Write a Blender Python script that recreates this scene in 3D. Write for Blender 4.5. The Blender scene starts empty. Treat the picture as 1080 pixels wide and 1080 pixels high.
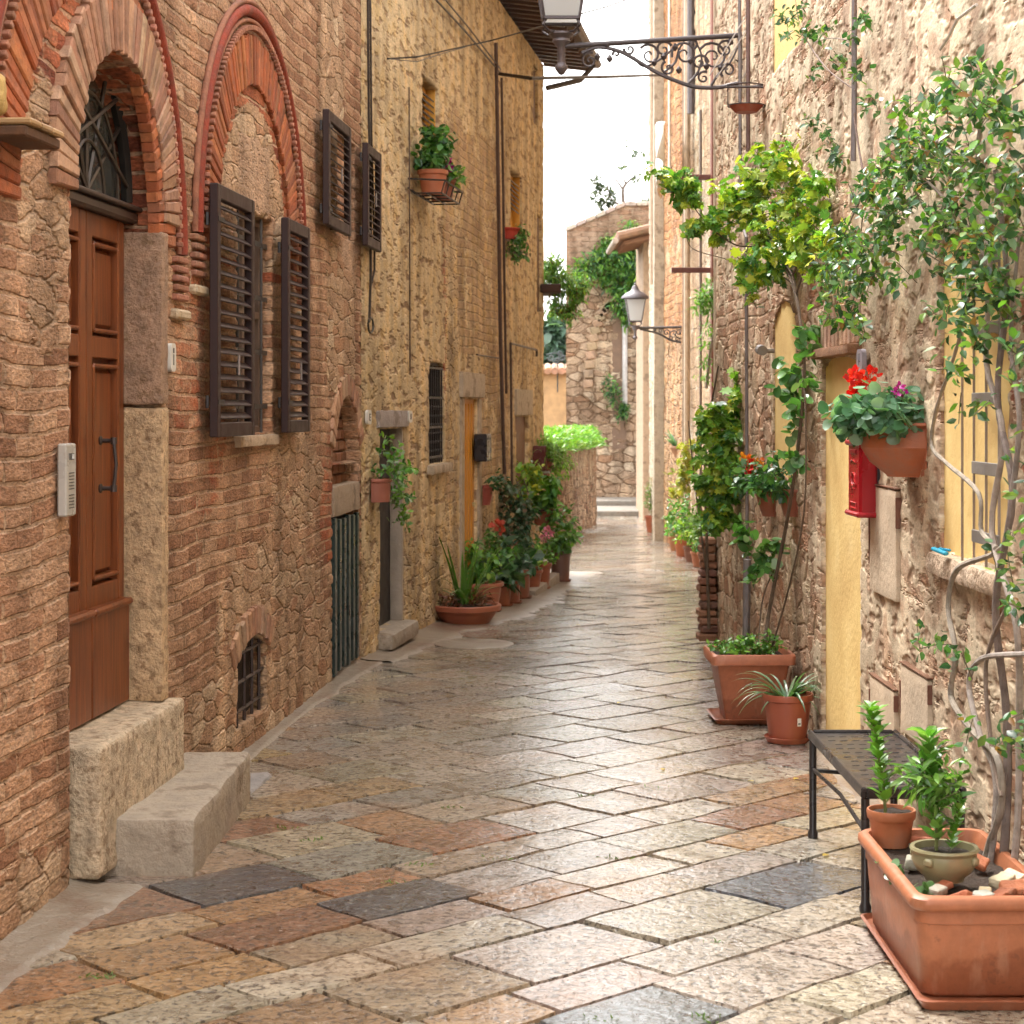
import bpy, bmesh, math, random
import numpy as np
from mathutils import Vector, Matrix
R = math.radians
scene = bpy.context.scene
col = scene.collection

# ------------------------------------------------------------------ camera, sky, sun, exposure
F = 2000.0            # focal length in photo pixels (photo is 1080 wide)
HOR = 430.0           # horizon row
EYE = 1.8
cam_d = bpy.data.cameras.new("camera")
cam = bpy.data.objects.new("camera", cam_d); col.objects.link(cam)
cam.location = (0, 0, EYE); cam.rotation_euler = (R(90), 0, 0)
cam_d.sensor_width = 36; cam_d.lens = 36 * F / 1080
cam_d.shift_y = -(540 - HOR) / 1080
cam_d.clip_start = 0.1; cam_d.clip_end = 2000
cam_d.dof.use_dof = True; cam_d.dof.focus_distance = 8.5; cam_d.dof.aperture_fstop = 8.0
scene.camera = cam

SUN_EL, SUN_AZ = 58, -35          # azimuth measured from the view direction, negative = left
w = bpy.data.worlds.new("World"); scene.world = w; w.use_nodes = True
nt = w.node_tree; nt.nodes.clear()
sky = nt.nodes.new('ShaderNodeTexSky'); sky.sky_type = 'NISHITA'; sky.sun_disc = False
sky.sun_elevation = R(SUN_EL); sky.sun_rotation = R(SUN_AZ)
sky.air_density = 1.0; sky.dust_density = 6.0; sky.ozone_density = 1.0
hs = nt.nodes.new('ShaderNodeHueSaturation'); hs.inputs['Saturation'].default_value = 0.18
cl = nt.nodes.new('ShaderNodeMix'); cl.data_type = 'RGBA'; cl.inputs[0].default_value = 0.55
cl.inputs[7].default_value = (9.5, 9.4, 9.2, 1)
bg = nt.nodes.new('ShaderNodeBackground'); bg.inputs[1].default_value = 0.15
wo = nt.nodes.new('ShaderNodeOutputWorld')
nt.links.new(sky.outputs[0], hs.inputs['Color']); nt.links.new(hs.outputs[0], cl.inputs[6])
nt.links.new(cl.outputs[2], bg.inputs[0]); nt.links.new(bg.outputs[0], wo.inputs[0])
sd = bpy.data.lights.new("sun", 'SUN'); sd.energy = 1.2; sd.angle = R(14); sd.color = (1, .95, .87)
so = bpy.data.objects.new("sun", sd); col.objects.link(so)
sv = Vector((math.sin(R(SUN_AZ)) * math.cos(R(SUN_EL)), math.cos(R(SUN_AZ)) * math.cos(R(SUN_EL)), math.sin(R(SUN_EL))))
so.rotation_euler = sv.to_track_quat('Z', 'Y').to_euler()
so.location = (0, 0, 20)
scene.view_settings.view_transform = 'Standard'; scene.view_settings.look = 'None'
scene.view_settings.exposure = 1.88; scene.view_settings.gamma = 1
scene.cycles.max_bounces = 4; scene.cycles.diffuse_bounces = 3; scene.cycles.glossy_bounces = 2; scene.cycles.transmission_bounces = 2
scene.cycles.use_adaptive_sampling = True; scene.cycles.adaptive_threshold = .035; scene.cycles.adaptive_min_samples = 16
scene.cycles.caustics_reflective = False; scene.cycles.caustics_refractive = False; scene.cycles.sample_clamp_indirect = 6

# ------------------------------------------------------------------ place helpers
def gz(Y):            # the street is level near by, falls gently, then levels out
    return 0.0 if Y < 13 else (-.028 * (Y - 13) if Y < 42 else -.812)
def ground(px, py):
    t = (py - HOR) / F
    Y = EYE / t
    if Y > 13:
        Y = (EYE - .028 * 13) / (t - .028) if t > .0285 else 1e9
        if Y > 42: Y = (EYE + .812) / t
    return ((px - 540) / F * Y, Y)
def P(px, py, Y):
    return Vector(((px - 540) / F * Y, Y, EYE - (py - HOR) / F * Y))

class Frame:          # a wall plane: local x along it, local -y out to the street, z up
    def __init__(s, ox, oy, dx, dy):
        l = math.hypot(dx, dy); s.o = Vector((ox, oy, 0)); s.d = Vector((dx / l, dy / l, 0))
        s.n = Vector((s.d.y, -s.d.x, 0)); s.rz = math.atan2(s.d.y, s.d.x)
    def px(s, x, y, off=0.0):     # where the ray of photo pixel x, y meets the plane standing off the wall
        r = Vector(((x - 540) / F, 1, -(y - HOR) / F)); c = Vector((0, 0, EYE))
        t = ((s.o + s.n * off) - c).dot(s.n) / r.dot(s.n)
        p = c + r * t
        return ((p - s.o).dot(s.d), p.z)
    def w(s, u, off, z): 
        v = s.o + s.d * u + s.n * off; return Vector((v.x, v.y, z))
    def loc(s, p):
        q = Vector(p) - s.o; return Vector((q.dot(s.d), -q.dot(s.n), q.z))

def tag(o, label=None, cat=None, group=None, kind=None):
    if label: o['label'] = label
    if cat: o['category'] = cat
    if group: o['group'] = group
    if kind: o['kind'] = kind
    return o
def empty(name, loc=(0, 0, 0), rz=0, label=None, cat=None, group=None):
    o = bpy.data.objects.new(name, None); col.objects.link(o)
    o.location = loc; o.rotation_euler = (0, 0, rz); o.empty_display_size = .1
    return tag(o, label, cat, group)

# ------------------------------------------------------------------ mesh builder
CB_T = None
class MB:
    def __init__(s): s.v = []; s.f = []; s.c = []; s.n = 0
    def add(s, verts, faces, c=(1, 1, 1)):
        verts = np.asarray(verts, float).reshape(-1, 3)
        s.v.append(verts)
        n0 = s.n
        s.f.extend([tuple(i + n0 for i in f) for f in faces])
        if isinstance(c, list) and len(c) == len(faces): s.c.extend(c)
        else: s.c.extend([tuple(c)] * len(faces))
        s.n += len(verts)
    def box(s, c, size, ch=0.0, M=None, col=(1, 1, 1)):
        c = np.array(c, float); h = np.array(size, float) / 2
        if ch <= 0:
            vs = np.array([[x, y, z] for x in (-1, 1) for y in (-1, 1) for z in (-1, 1)], float) * h
            fs = [(0, 1, 3, 2), (4, 6, 7, 5), (0, 4, 5, 1), (2, 3, 7, 6), (0, 2, 6, 4), (1, 5, 7, 3)]
        else:
            ch = min(ch, .45 * float(min(size)))
            vs = []
            for x in (-1, 1):
                for y in (-1, 1):
                    for z in (-1, 1):
                        b = np.array([x, y, z]) * h
                        for a in range(3):
                            q = b - np.array([x, y, z]) * ch; q[a] = b[a]; vs.append(q)
            vs = np.array(vs); fs = cb_faces()
        if M is not None: vs = vs @ np.array(M.to_3x3()).T
        s.add(vs + c, fs, col)
    def tube(s, pts, r, n=6, col=(1, 1, 1), cap=True):
        pts = [Vector(p) for p in pts]; m = len(pts)
        rs = [r] * m if not hasattr(r, '__len__') else list(r)
        t = (pts[1] - pts[0]).normalized()
        a = t.orthogonal().normalized(); vs = []
        for i in range(m):
            if i == 0: tt = pts[1] - pts[0]
            elif i == m - 1: tt = pts[-1] - pts[-2]
            else: tt = pts[i + 1] - pts[i - 1]
            if tt.length > 1e-9: tt.normalize()
            else: tt = t
            q = t.rotation_difference(tt); a = q @ a; a = (a - tt * a.dot(tt)).normalized(); b = tt.cross(a); t = tt
            for k in range(n):
                an = 2 * math.pi * k / n
                vs.append(pts[i] + (a * math.cos(an) + b * math.sin(an)) * rs[i])
        fs = []
        for i in range(m - 1):
            for k in range(n):
                k2 = (k + 1) % n
                fs.append((i * n + k, i * n + k2, (i + 1) * n + k2, (i + 1) * n + k))
        if cap:
            fs.append(tuple(range(n - 1, -1, -1))); fs.append(tuple((m - 1) * n + k for k in range(n)))
        s.add([tuple(v) for v in vs], fs, col)
    def lathe(s, prof, c=(0, 0, 0), n=24, col=(1, 1, 1), sx=1, sy=1, a0=0, a1=2 * math.pi):
        full = abs(a1 - a0 - 2 * math.pi) < 1e-6
        na = n if full else n + 1; vs = []
        for r, z in prof:
            for k in range(na):
                a = a0 + (a1 - a0) * k / n
                vs.append((c[0] + r * sx * math.cos(a), c[1] + r * sy * math.sin(a), c[2] + z))
        fs = []
        for i in range(len(prof) - 1):
            for k in range(n):
                k2 = (k + 1) % na
                fs.append((i * na + k, i * na + k2, (i + 1) * na + k2, (i + 1) * na + k))
        s.add(vs, fs, col)
    def prism(s, poly, y0, y1, col=(1, 1, 1)):       # polygon in x, z pushed through y
        n = len(poly)
        vs = [(x, y0, z) for x, z in poly] + [(x, y1, z) for x, z in poly]
        fs = [tuple(range(n)), tuple(range(2 * n - 1, n - 1, -1))]
        for i in range(n):
            j = (i + 1) % n; fs.append((i + n, j + n, j, i))
        s.add(vs, fs, col)
    def build(s, name, mat, parent=None, smooth=False, ang=40, loc=None, rz=None):
        me = bpy.data.meshes.new(name)
        v = np.concatenate(s.v) if s.v else np.zeros((0, 3))
        me.from_pydata(v.tolist(), [], s.f)
        a = me.attributes.new('col', 'FLOAT_COLOR', 'CORNER')
        if s.f:
            ln = np.array([len(f) for f in s.f]); cc = np.repeat(np.array(s.c, float), ln, axis=0)
            cc = np.concatenate([cc, np.ones((len(cc), 1))], 1)
            a.data.foreach_set('color', cc.astype(np.float32).ravel())
        me.materials.append(mat)
        if smooth:
            me.polygons.foreach_set('use_smooth', [True] * len(me.polygons))
            if ang < 180: me.set_sharp_from_angle(angle=R(ang))
        me.update()
        o = bpy.data.objects.new(name, me); col_link(o)
        if parent: o.parent = parent
        if loc is not None: o.location = loc
        if rz is not None: o.rotation_euler = (0, 0, rz)
        return o
def col_link(o): col.objects.link(o)
def cb_faces():
    global CB_T
    if CB_T is None:
        bm = bmesh.new(); vs = []
        for x in (-1, 1):
            for y in (-1, 1):
                for z in (-1, 1):
                    b = np.array([x, y, z], float)
                    for a in range(3):
                        q = b * .7; q[a] = b[a]; vs.append(bm.verts.new(q))
        bmesh.ops.convex_hull(bm, input=bm.verts)
        bmesh.ops.dissolve_limit(bm, angle_limit=.01, verts=bm.verts, edges=bm.edges)
        bm.verts.index_update()
        idx = {v: i for i, v in enumerate(vs)}
        CB_T = [tuple(idx[v] for v in f.verts) for f in bm.faces]; bm.free()
    return CB_T
def rgb(h, v=1.0):     # small helper: sRGB hex to linear
    c = [int(h[i:i + 2], 16) / 255 for i in (0, 2, 4)]
    return tuple((x / 12.92 if x <= .04045 else ((x + .055) / 1.055) ** 2.4) * v for x in c)
def vary(c, rng, a=.15):
    k = 1 + rng.uniform(-a, a); return tuple(max(0, min(1, x * k * (1 + rng.uniform(-a, a) * .35))) for x in c)
def jit(mb_pts, rng, a): return [(x + rng.uniform(-a, a), y + rng.uniform(-a, a), z + rng.uniform(-a, a)) for x, y, z in mb_pts]

# ------------------------------------------------------------------ materials
class NG:
    def __init__(s, name):
        s.m = bpy.data.materials.new(name); s.m.use_nodes = True
        s.t = s.m.node_tree; s.t.nodes.clear(); s.L = s.t.links
    def n(s, typ, ins=None, **pr):
        nd = s.t.nodes.new(typ)
        for k, v in pr.items(): setattr(nd, k, v)
        for k, v in (ins or {}).items():
            sk = nd.inputs[k]
            if isinstance(v, bpy.types.NodeSocket): s.L.new(v, sk)
            elif isinstance(v, bpy.types.Node): s.L.new(v.outputs[0], sk)
            else: sk.default_value = v
        return nd
    def math(s, op, a, b=0.0, c=None, clamp=False):
        i = {0: a, 1: b}
        if c is not None: i[2] = c
        return s.n('ShaderNodeMath', i, operation=op, use_clamp=clamp).outputs[0]
    def noise(s, vec, sc, det=5, rough=.55, dist=0, out=0):
        return s.n('ShaderNodeTexNoise', {'Vector': vec, 'Scale': sc, 'Detail': det, 'Roughness': rough, 'Distortion': dist}).outputs[out]
    def mix(s, f, a, b, mode='MIX'):
        nd = s.n('ShaderNodeMix', {0: f}, data_type='RGBA', blend_type=mode)
        for k, v in ((6, a), (7, b)):
            if isinstance(v, bpy.types.NodeSocket): s.L.new(v, nd.inputs[k])
            else: nd.inputs[k].default_value = (*v[:3], 1)
        return nd.outputs[2]
    def mixf(s, f, a, b):
        return s.n('ShaderNodeMix', {0: f, 2: a, 3: b}, data_type='FLOAT').outputs[0]
    def sstep(s, x, a, b):
        return s.n('ShaderNodeMapRange', {0: x, 1: a, 2: b, 3: 0.0, 4: 1.0}, interpolation_type='SMOOTHSTEP').outputs[0]
    def ramp(s, f, stops, interp='LINEAR'):
        nd = s.n('ShaderNodeValToRGB', {0: f}); cr = nd.color_ramp; cr.interpolation = interp
        while len(cr.elements) < len(stops): cr.elements.new(.5)
        for e, (p, c) in zip(cr.elements, stops): e.position = p; e.color = (*c[:3], 1)
        return nd.outputs[0]
    def out(s, colr, rough, normal=None, disp=None, **kw):
        ins = {'Base Color': colr, 'Roughness': rough}
        if normal is not None: ins['Normal'] = normal
        ins.update({k.replace('_', ' '): v for k, v in kw.items()})
        for k in ('Base Color',):
            if isinstance(ins[k], tuple): ins[k] = (*ins[k][:3], 1)
        b = s.n('ShaderNodeBsdfPrincipled', ins)
        o = s.n('ShaderNodeOutputMaterial', {0: b.outputs[0]})
        if disp is not None:
            d = s.n('ShaderNodeDisplacement', {'Height': disp, 'Midlevel': 0.0, 'Scale': 1.0})
            s.L.new(d.outputs[0], o.inputs['Displacement']); s.m.displacement_method = 'BOTH'
        return s.m

def wall_mat(name, brick, bmortar, stone, smortar, plast, pit=None, bw=.27, bh=.078, rs=6.5, pitamt=.5, amp=1.0, sat=None, zst=1.5, mottle=None, grain=1.0, pitscale=(.55, 1.3, 24)):
    g = NG(name)
    tc = g.n('ShaderNodeTexCoord').outputs['Object']
    x, y, z = g.n('ShaderNodeSeparateXYZ', {0: tc}).outputs[:]
    ts = g.n('ShaderNodeMapping', {'Vector': tc, 'Scale': (.5, .5, 1.15)}).outputs[0]
    w1 = g.noise(tc, 1.3, 0, out=1); w2 = g.noise(tc, 9.0, 1, out=1)
    wv = g.n('ShaderNodeVectorMath', {0: w1, 1: (.5, .5, .5)}, operation='SUBTRACT').outputs[0]
    wv = g.n('ShaderNodeVectorMath', {0: wv, 'Scale': .08}, operation='SCALE').outputs[0]
    wv2 = g.n('ShaderNodeVectorMath', {0: w2, 1: (.5, .5, .5)}, operation='SUBTRACT').outputs[0]
    wv2 = g.n('ShaderNodeVectorMath', {0: wv2, 'Scale': .017}, operation='SCALE').outputs[0]
    base = g.n('ShaderNodeCombineXYZ', {0: g.math('ADD', x, y), 1: z, 2: 0.0}).outputs[0]
    v = g.n('ShaderNodeVectorMath', {0: base, 1: wv}, operation='ADD').outputs[0]
    v = g.n('ShaderNodeVectorMath', {0: v, 1: wv2}, operation='ADD').outputs[0]
    br = g.n('ShaderNodeTexBrick', {'Vector': v, 'Color1': (0, 0, 0, 1), 'Color2': (1, 1, 1, 1), 'Mortar': (.5, .5, .5, 1), 'Scale': 1.0,
             'Mortar Size': .011, 'Mortar Smooth': .55, 'Bias': 0.0, 'Brick Width': bw, 'Row Height': bh}, offset=.5, squash=1.0)
    brnd = g.n('ShaderNodeSeparateXYZ', {0: br.outputs[0]}).outputs[0]
    bf = br.outputs[1]
    zs = g.n('ShaderNodeSeparateXYZ', {0: v}).outputs
    v2 = g.n('ShaderNodeCombineXYZ', {0: g.math('MULTIPLY', zs[0], .62), 1: g.math('MULTIPLY', zs[1], zst), 2: g.math('MULTIPLY', y, .5)}).outputs[0]
    v2 = g.n('ShaderNodeVectorMath', {0: v2, 1: g.n('ShaderNodeVectorMath', {0: wv2, 'Scale': 1.5}, operation='SCALE').outputs[0]}, operation='ADD').outputs[0]
    vo = g.n('ShaderNodeTexVoronoi', {'Vector': v2, 'Scale': rs, 'Randomness': .95}, voronoi_dimensions='2D', feature='F1')
    ve = g.n('ShaderNodeTexVoronoi', {'Vector': v2, 'Scale': rs, 'Randomness': .95}, voronoi_dimensions='2D', feature='DISTANCE_TO_EDGE').outputs[0]
    srnd = g.n('ShaderNodeSeparateXYZ', {0: vo.outputs[1]}).outputs
    sjoint = g.sstep(ve, .01, .10)
    nA = g.noise(ts, 3.6, 3, .62); nB = g.noise(ts, 17, 3, .65); nC = g.noise(ts, 78, 1, .7)
    at = g.n('ShaderNodeAttribute', attribute_name='zone').outputs[0]
    rub, plas, red = g.n('ShaderNodeSeparateXYZ', {0: at}).outputs[:]
    k = g.math('MULTIPLY', g.math('SUBTRACT', nA, .5), 1.6)
    k2 = g.math('MULTIPLY', g.math('SUBTRACT', nB, .5), .9)
    kk = g.math('ADD', k, k2)
    mr = g.sstep(g.math('ADD', rub, kk), .42, .58)
    mp = g.sstep(g.math('ADD', plas, kk), .44, .56)
    md = g.sstep(g.math('ADD', red, g.math('MULTIPLY', kk, .5)), .4, .6)
    # heights in metres
    hb = g.math('MULTIPLY', g.math('SUBTRACT', 1.0, bf), .013 * amp)
    hb = g.math('ADD', hb, g.math('MULTIPLY', brnd, .008 * amp))
    hr = g.math('ADD', g.math('MULTIPLY', sjoint, .013 * amp), g.math('MULTIPLY', srnd[1], .011 * amp))
    pits = g.sstep(g.noise(g.n('ShaderNodeMapping', {'Vector': tc, 'Scale': (pitscale[0], pitscale[0], pitscale[1])}).outputs[0], pitscale[2], 2, .6), .36, .50)
    pits = g.mixf(pitamt, 1.0, pits)
    hp = g.math('ADD', .016, g.math('MULTIPLY', pits, .012 * amp))
    h = g.mixf(mr, hb, hr); h = g.mixf(mp, h, hp)
    ero = g.math('ADD', g.math('MULTIPLY', nA, .022), g.math('MULTIPLY', nB, .020 * grain))
    ero = g.math('ADD', ero, g.math('MULTIPLY', nC, .0055 * grain))
    h = g.math('ADD', h, g.math('MULTIPLY', ero, g.mixf(mp, amp, amp * .5)))
    h = g.math('SUBTRACT', h, .03)
    # colours
    n3 = g.noise(tc, 6, 1, .6)
    bc = g.ramp(g.math('ADD', g.math('MULTIPLY', brnd, .75), g.math('MULTIPLY', nB, .3)), [(i / (len(brick) - 1), c) for i, c in enumerate(brick)])
    rc = g.ramp(g.math('ADD', g.math('MULTIPLY', brnd, .5), g.math('MULTIPLY', nA, .5)), [(0.2, (.15, .038, .02)), (.5, (.34, .095, .042)), (.8, (.46, .165, .08))])
    bc = g.mix(md, bc, rc)
    bc = g.mix(g.math('MULTIPLY', bf, .75), bc, bmortar)
    sc = g.ramp(srnd[0], [(i / (len(stone) - 1), c) for i, c in enumerate(stone)])
    sc = g.mix(g.math('SUBTRACT', 1.0, sjoint), sc, smortar)
    pc = g.ramp(g.math('ADD', g.math('MULTIPLY', nA, .6), g.math('MULTIPLY', n3, .4)), [(.3, plast[0]), (.5, plast[1]), (.7, plast[2])])
    pc = g.mix(g.math('SUBTRACT', 1.0, pits), pc, pit or plast[0])
    c = g.mix(mr, bc, sc); c = g.mix(mp, c, pc)
    if mottle: c = g.mix(g.math('MULTIPLY', g.sstep(n3, .48, .62), mottle[1]), c, mottle[0])
    # grime held in the pores and broad weathering stains
    c = g.mix(g.math('MULTIPLY', g.sstep(nB, .47, .30), .55), c, (.10, .06, .035), 'MIX')
    st = g.noise(g.n('ShaderNodeMapping', {'Vector': tc, 'Scale': (1.6, 1.6, .35)}).outputs[0], 2.2, 1, .6)
    c = g.mix(1.0, c, g.ramp(st, [(.3, (.62, .60, .58)), (.55, (1, 1, 1)), (.75, (1.25, 1.22, 1.18))]), 'MULTIPLY')
    c = g.mix(1.0, c, g.ramp(nC, [(.3, (1 - .36 * grain,) * 3), (.7, (1 + .30 * grain,) * 3)]), 'MULTIPLY')
    return g.out(c, .8, disp=h, Specular_IOR_Level=.3)

def tint_mat(name, rough=.7, bump=.002, bscale=30, vr=.25, nscale=8, metallic=0.0, spec=.5, coat=0.0, stain=None, det=4, trans=0.0, rv=.12):
    g = NG(name)
    tc = g.n('ShaderNodeTexCoord').outputs['Object']
    c = g.n('ShaderNodeAttribute', attribute_name='col').outputs[0]
    n1 = g.noise(tc, nscale, det, .6); n2 = g.noise(tc, bscale, det, .62)
    c = g.mix(1.0, c, g.ramp(n1, [(.25, (1 - vr,) * 3), (.75, (1 + vr,) * 3)]), 'MULTIPLY')
    if stain: c = g.mix(g.math('MULTIPLY', g.sstep(g.noise(tc, stain[2], 6, .65), .50, .66), stain[1]), c, stain[0])
    nm = g.n('ShaderNodeBump', {'Strength': 1.0, 'Distance': bump, 'Height': n2}).outputs[0] if bump else None
    r = g.math('ADD', rough, g.math('MULTIPLY', g.math('SUBTRACT', n1, .5), rv * 4), clamp=True)
    kw = dict(Metallic=metallic, Specular_IOR_Level=spec)
    if coat: kw['Coat_Weight'] = coat; kw['Coat_Roughness'] = .15
    m = g.out(c, r, nm, **kw)
    if trans:
        b = [x for x in g.t.nodes if x.type == 'BSDF_PRINCIPLED'][0]; o = [x for x in g.t.nodes if x.type == 'OUTPUT_MATERIAL'][0]
        tr = g.n('ShaderNodeBsdfTranslucent', {0: g.mix(1.0, c, (1.3, 1.5, .6), 'MULTIPLY')})
        mx = g.n('ShaderNodeMixShader', {0: trans, 1: b.outputs[0], 2: tr.outputs[0]})
        g.L.new(mx.outputs[0], o.inputs[0])
    return m
M = {}
M['leaf'] = tint_mat('leaf', .30, 0, vr=.2, nscale=5, trans=.3, spec=.5, rv=.05)
M['petal'] = tint_mat('petal', .5, 0, vr=.15, trans=.25)
M['terra'] = tint_mat('terracotta', .55, .0015, 60, .22, 7, stain=((.30, .20, .15), .35, 5))
M['plasticpot'] = tint_mat('glazed_clay', .38, .0006, 40, .12, 4, stain=((.36, .12, .05), .55, 2.5))
M['stone'] = tint_mat('hewn_stone', .7, .014, 28, .4, 5, stain=((.13, .09, .06), .7, 5), det=5)
M['travert'] = tint_mat('pitted_stone', .7, .022, 45, .4, 14, stain=((.20, .11, .05), .75, 26), det=5)
M['plain'] = tint_mat('old_render', .8, .006, 30, .25, 4, det=7)
M['brick'] = tint_mat('hand_brick', .8, .009, 38, .35, 13, stain=((.10, .05, .03), .4, 14), det=7)
M['metal'] = tint_mat('painted_iron', .45, .001, 50, .25, 10, metallic=.35, spec=.5)
M['wood'] = None
M['paint'] = tint_mat('gloss_paint', .3, .0005, 30, .12, 6, spec=.5)
M['bark'] = tint_mat('bark', .85, .004, 60, .4, 20)
def trough_mat():
    g = NG('weathered_clay'); tc = g.n('ShaderNodeTexCoord').outputs['Object']
    c = g.n('ShaderNodeAttribute', attribute_name='col').outputs[0]
    z = g.n('ShaderNodeSeparateXYZ', {0: tc}).outputs[2]; n1 = g.noise(tc, 3.5, 5, .6); n2 = g.noise(tc, 22, 4, .65); n3 = g.noise(g.n('ShaderNodeMapping', {'Vector': tc, 'Scale': (1, 1, .25)}).outputs[0], 16, 4, .6)
    lvl = g.math('ADD', z, g.math('MULTIPLY', g.math('SUBTRACT', n1, .5), -.34))
    c = g.mix(g.math('MULTIPLY', g.sstep(lvl, .165, .135), .62), c, (.22, .065, .028))
    c = g.mix(g.math('MULTIPLY', g.sstep(n3, .52, .72), .45), c, (.46, .24, .15))
    c = g.mix(g.math('MULTIPLY', g.sstep(g.math('ADD', n2, g.math('MULTIPLY', z, -.6)), .50, .62), .5), c, (.12, .05, .028))
    c = g.mix(1.0, c, g.ramp(n2, [(.3, (.86, .86, .86)), (.7, (1.12, 1.12, 1.12))]), 'MULTIPLY')
    nm = g.n('ShaderNodeBump', {'Strength': 1.0, 'Distance': .0012, 'Height': n2}).outputs[0]
    return g.out(c, g.math('ADD', .26, g.math('MULTIPLY', n1, .4)), nm)
M['clay'] = trough_mat()
M['soil'] = tint_mat('soil', .95, .02, 45, .5, 20)
M['rtile'] = tint_mat('roof_tile', .8, .006, 25, .35, 5, stain=((.2, .16, .1), .5, 6))
M['cloth'] = tint_mat('cloth', .9, .002, 30, .12, 6)
def wood_mat(name, c1, c2, rough=.45):
    g = NG(name); tc = g.n('ShaderNodeTexCoord').outputs['Object']
    m = g.n('ShaderNodeMapping', {'Vector': tc, 'Scale': (22, 22, 1.6)}).outputs[0]
    n = g.noise(m, 1.6, 7, .6, .6); n2 = g.noise(tc, 2.0, 4)
    c = g.ramp(n, [(.3, c1), (.7, c2)]); c = g.mix(g.math('MULTIPLY', g.sstep(n2, .5, .7), .35), c, tuple(x * .55 for x in c1))
    nm = g.n('ShaderNodeBump', {'Strength': .5, 'Distance': .002, 'Height': n}).outputs[0]
    return g.out(c, g.math('ADD', rough - .1, g.math('MULTIPLY', n2, .25)), nm)
M['door'] = wood_mat('varnished_door_wood', (.10, .024, .006), (.25, .068, .016), .38)
M['orangedoor'] = wood_mat('honey_wood', (.50, .20, .02), (.66, .29, .035), .5)
M['darkwood'] = wood_mat('dark_wood', (.035, .018, .012), (.07, .04, .028))
def glass_mat():
    g = NG('old_glass'); return g.out((.10, .10, .09), .12, Specular_IOR_Level=.8)
M['glass'] = glass_mat()
def pane_mat():
    g = NG('frosted_pane'); m = g.out((.78, .80, .82), .25)
    b = [x for x in g.t.nodes if x.type == 'BSDF_PRINCIPLED'][0]; o = [x for x in g.t.nodes if x.type == 'OUTPUT_MATERIAL'][0]
    tr = g.n('ShaderNodeBsdfTranslucent', {0: (.85, .88, .9, 1)}); mx = g.n('ShaderNodeMixShader', {0: .7, 1: b.outputs[0], 2: tr.outputs[0]})
    g.L.new(mx.outputs[0], o.inputs[0]); return m
M['pane'] = pane_mat()
def yellow_mat():
    g = NG('yellow_limewash'); tc = g.n('ShaderNodeTexCoord').outputs['Object']
    n = g.noise(tc, 3, 7, .6); n2 = g.noise(tc, 35, 5, .6); n3 = g.noise(tc, 1.2, 3)
    c = g.ramp(n, [(.3, (.70, .47, .17)), (.55, (.80, .58, .23)), (.8, (.84, .65, .31))])
    c = g.mix(g.math('MULTIPLY', g.sstep(n3, .5, .7), .3), c, (.55, .33, .12))
    nm = g.n('ShaderNodeBump', {'Strength': 1.0, 'Distance': .004, 'Height': n2}).outputs[0]
    return g.out(c, .85, nm)
M['yellow'] = yellow_mat()

# ------------------------------------------------------------------ wall grids with real openings
class Rect:
    def __init__(s, u0, u1, z0, z1, depth=.2): s.a = (min(u0, u1), max(u0, u1), z0, z1); s.depth = depth
    def sdf(s, u, z):
        a = s.a; dx = np.abs(u - (a[0] + a[1]) / 2) - (a[1] - a[0]) / 2; dz = np.abs(z - (a[2] + a[3]) / 2) - (a[3] - a[2]) / 2
        return np.hypot(np.maximum(dx, 0), np.maximum(dz, 0)) + np.minimum(np.maximum(dx, dz), 0)
class Arch(Rect):
    def __init__(s, u0, u1, z0, zs, rise, depth=.2):
        s.r0 = Rect(u0, u1, z0, zs, depth); s.depth = depth; s.zs = zs
        w = abs(u1 - u0); s.r = (w * w / 4 + rise * rise) / (2 * rise); s.cu = (u0 + u1) / 2; s.cz = zs + rise - s.r
        s.a = (min(u0, u1), max(u0, u1), z0, zs + rise)
    def sdf(s, u, z):
        c = np.hypot(u - s.cu, z - s.cz) - s.r
        return np.minimum(s.r0.sdf(u, z), np.maximum(c, s.zs - z))
def spaced(a, b, parts):      # parts: list of (upto, step)
    out = [a]; x = a
    for upto, st in parts:
        n = max(1, int(round((upto - x) / st)))
        out += list(np.linspace(x, upto, n + 1)[1:]); x = upto
    return np.array(out)
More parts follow.
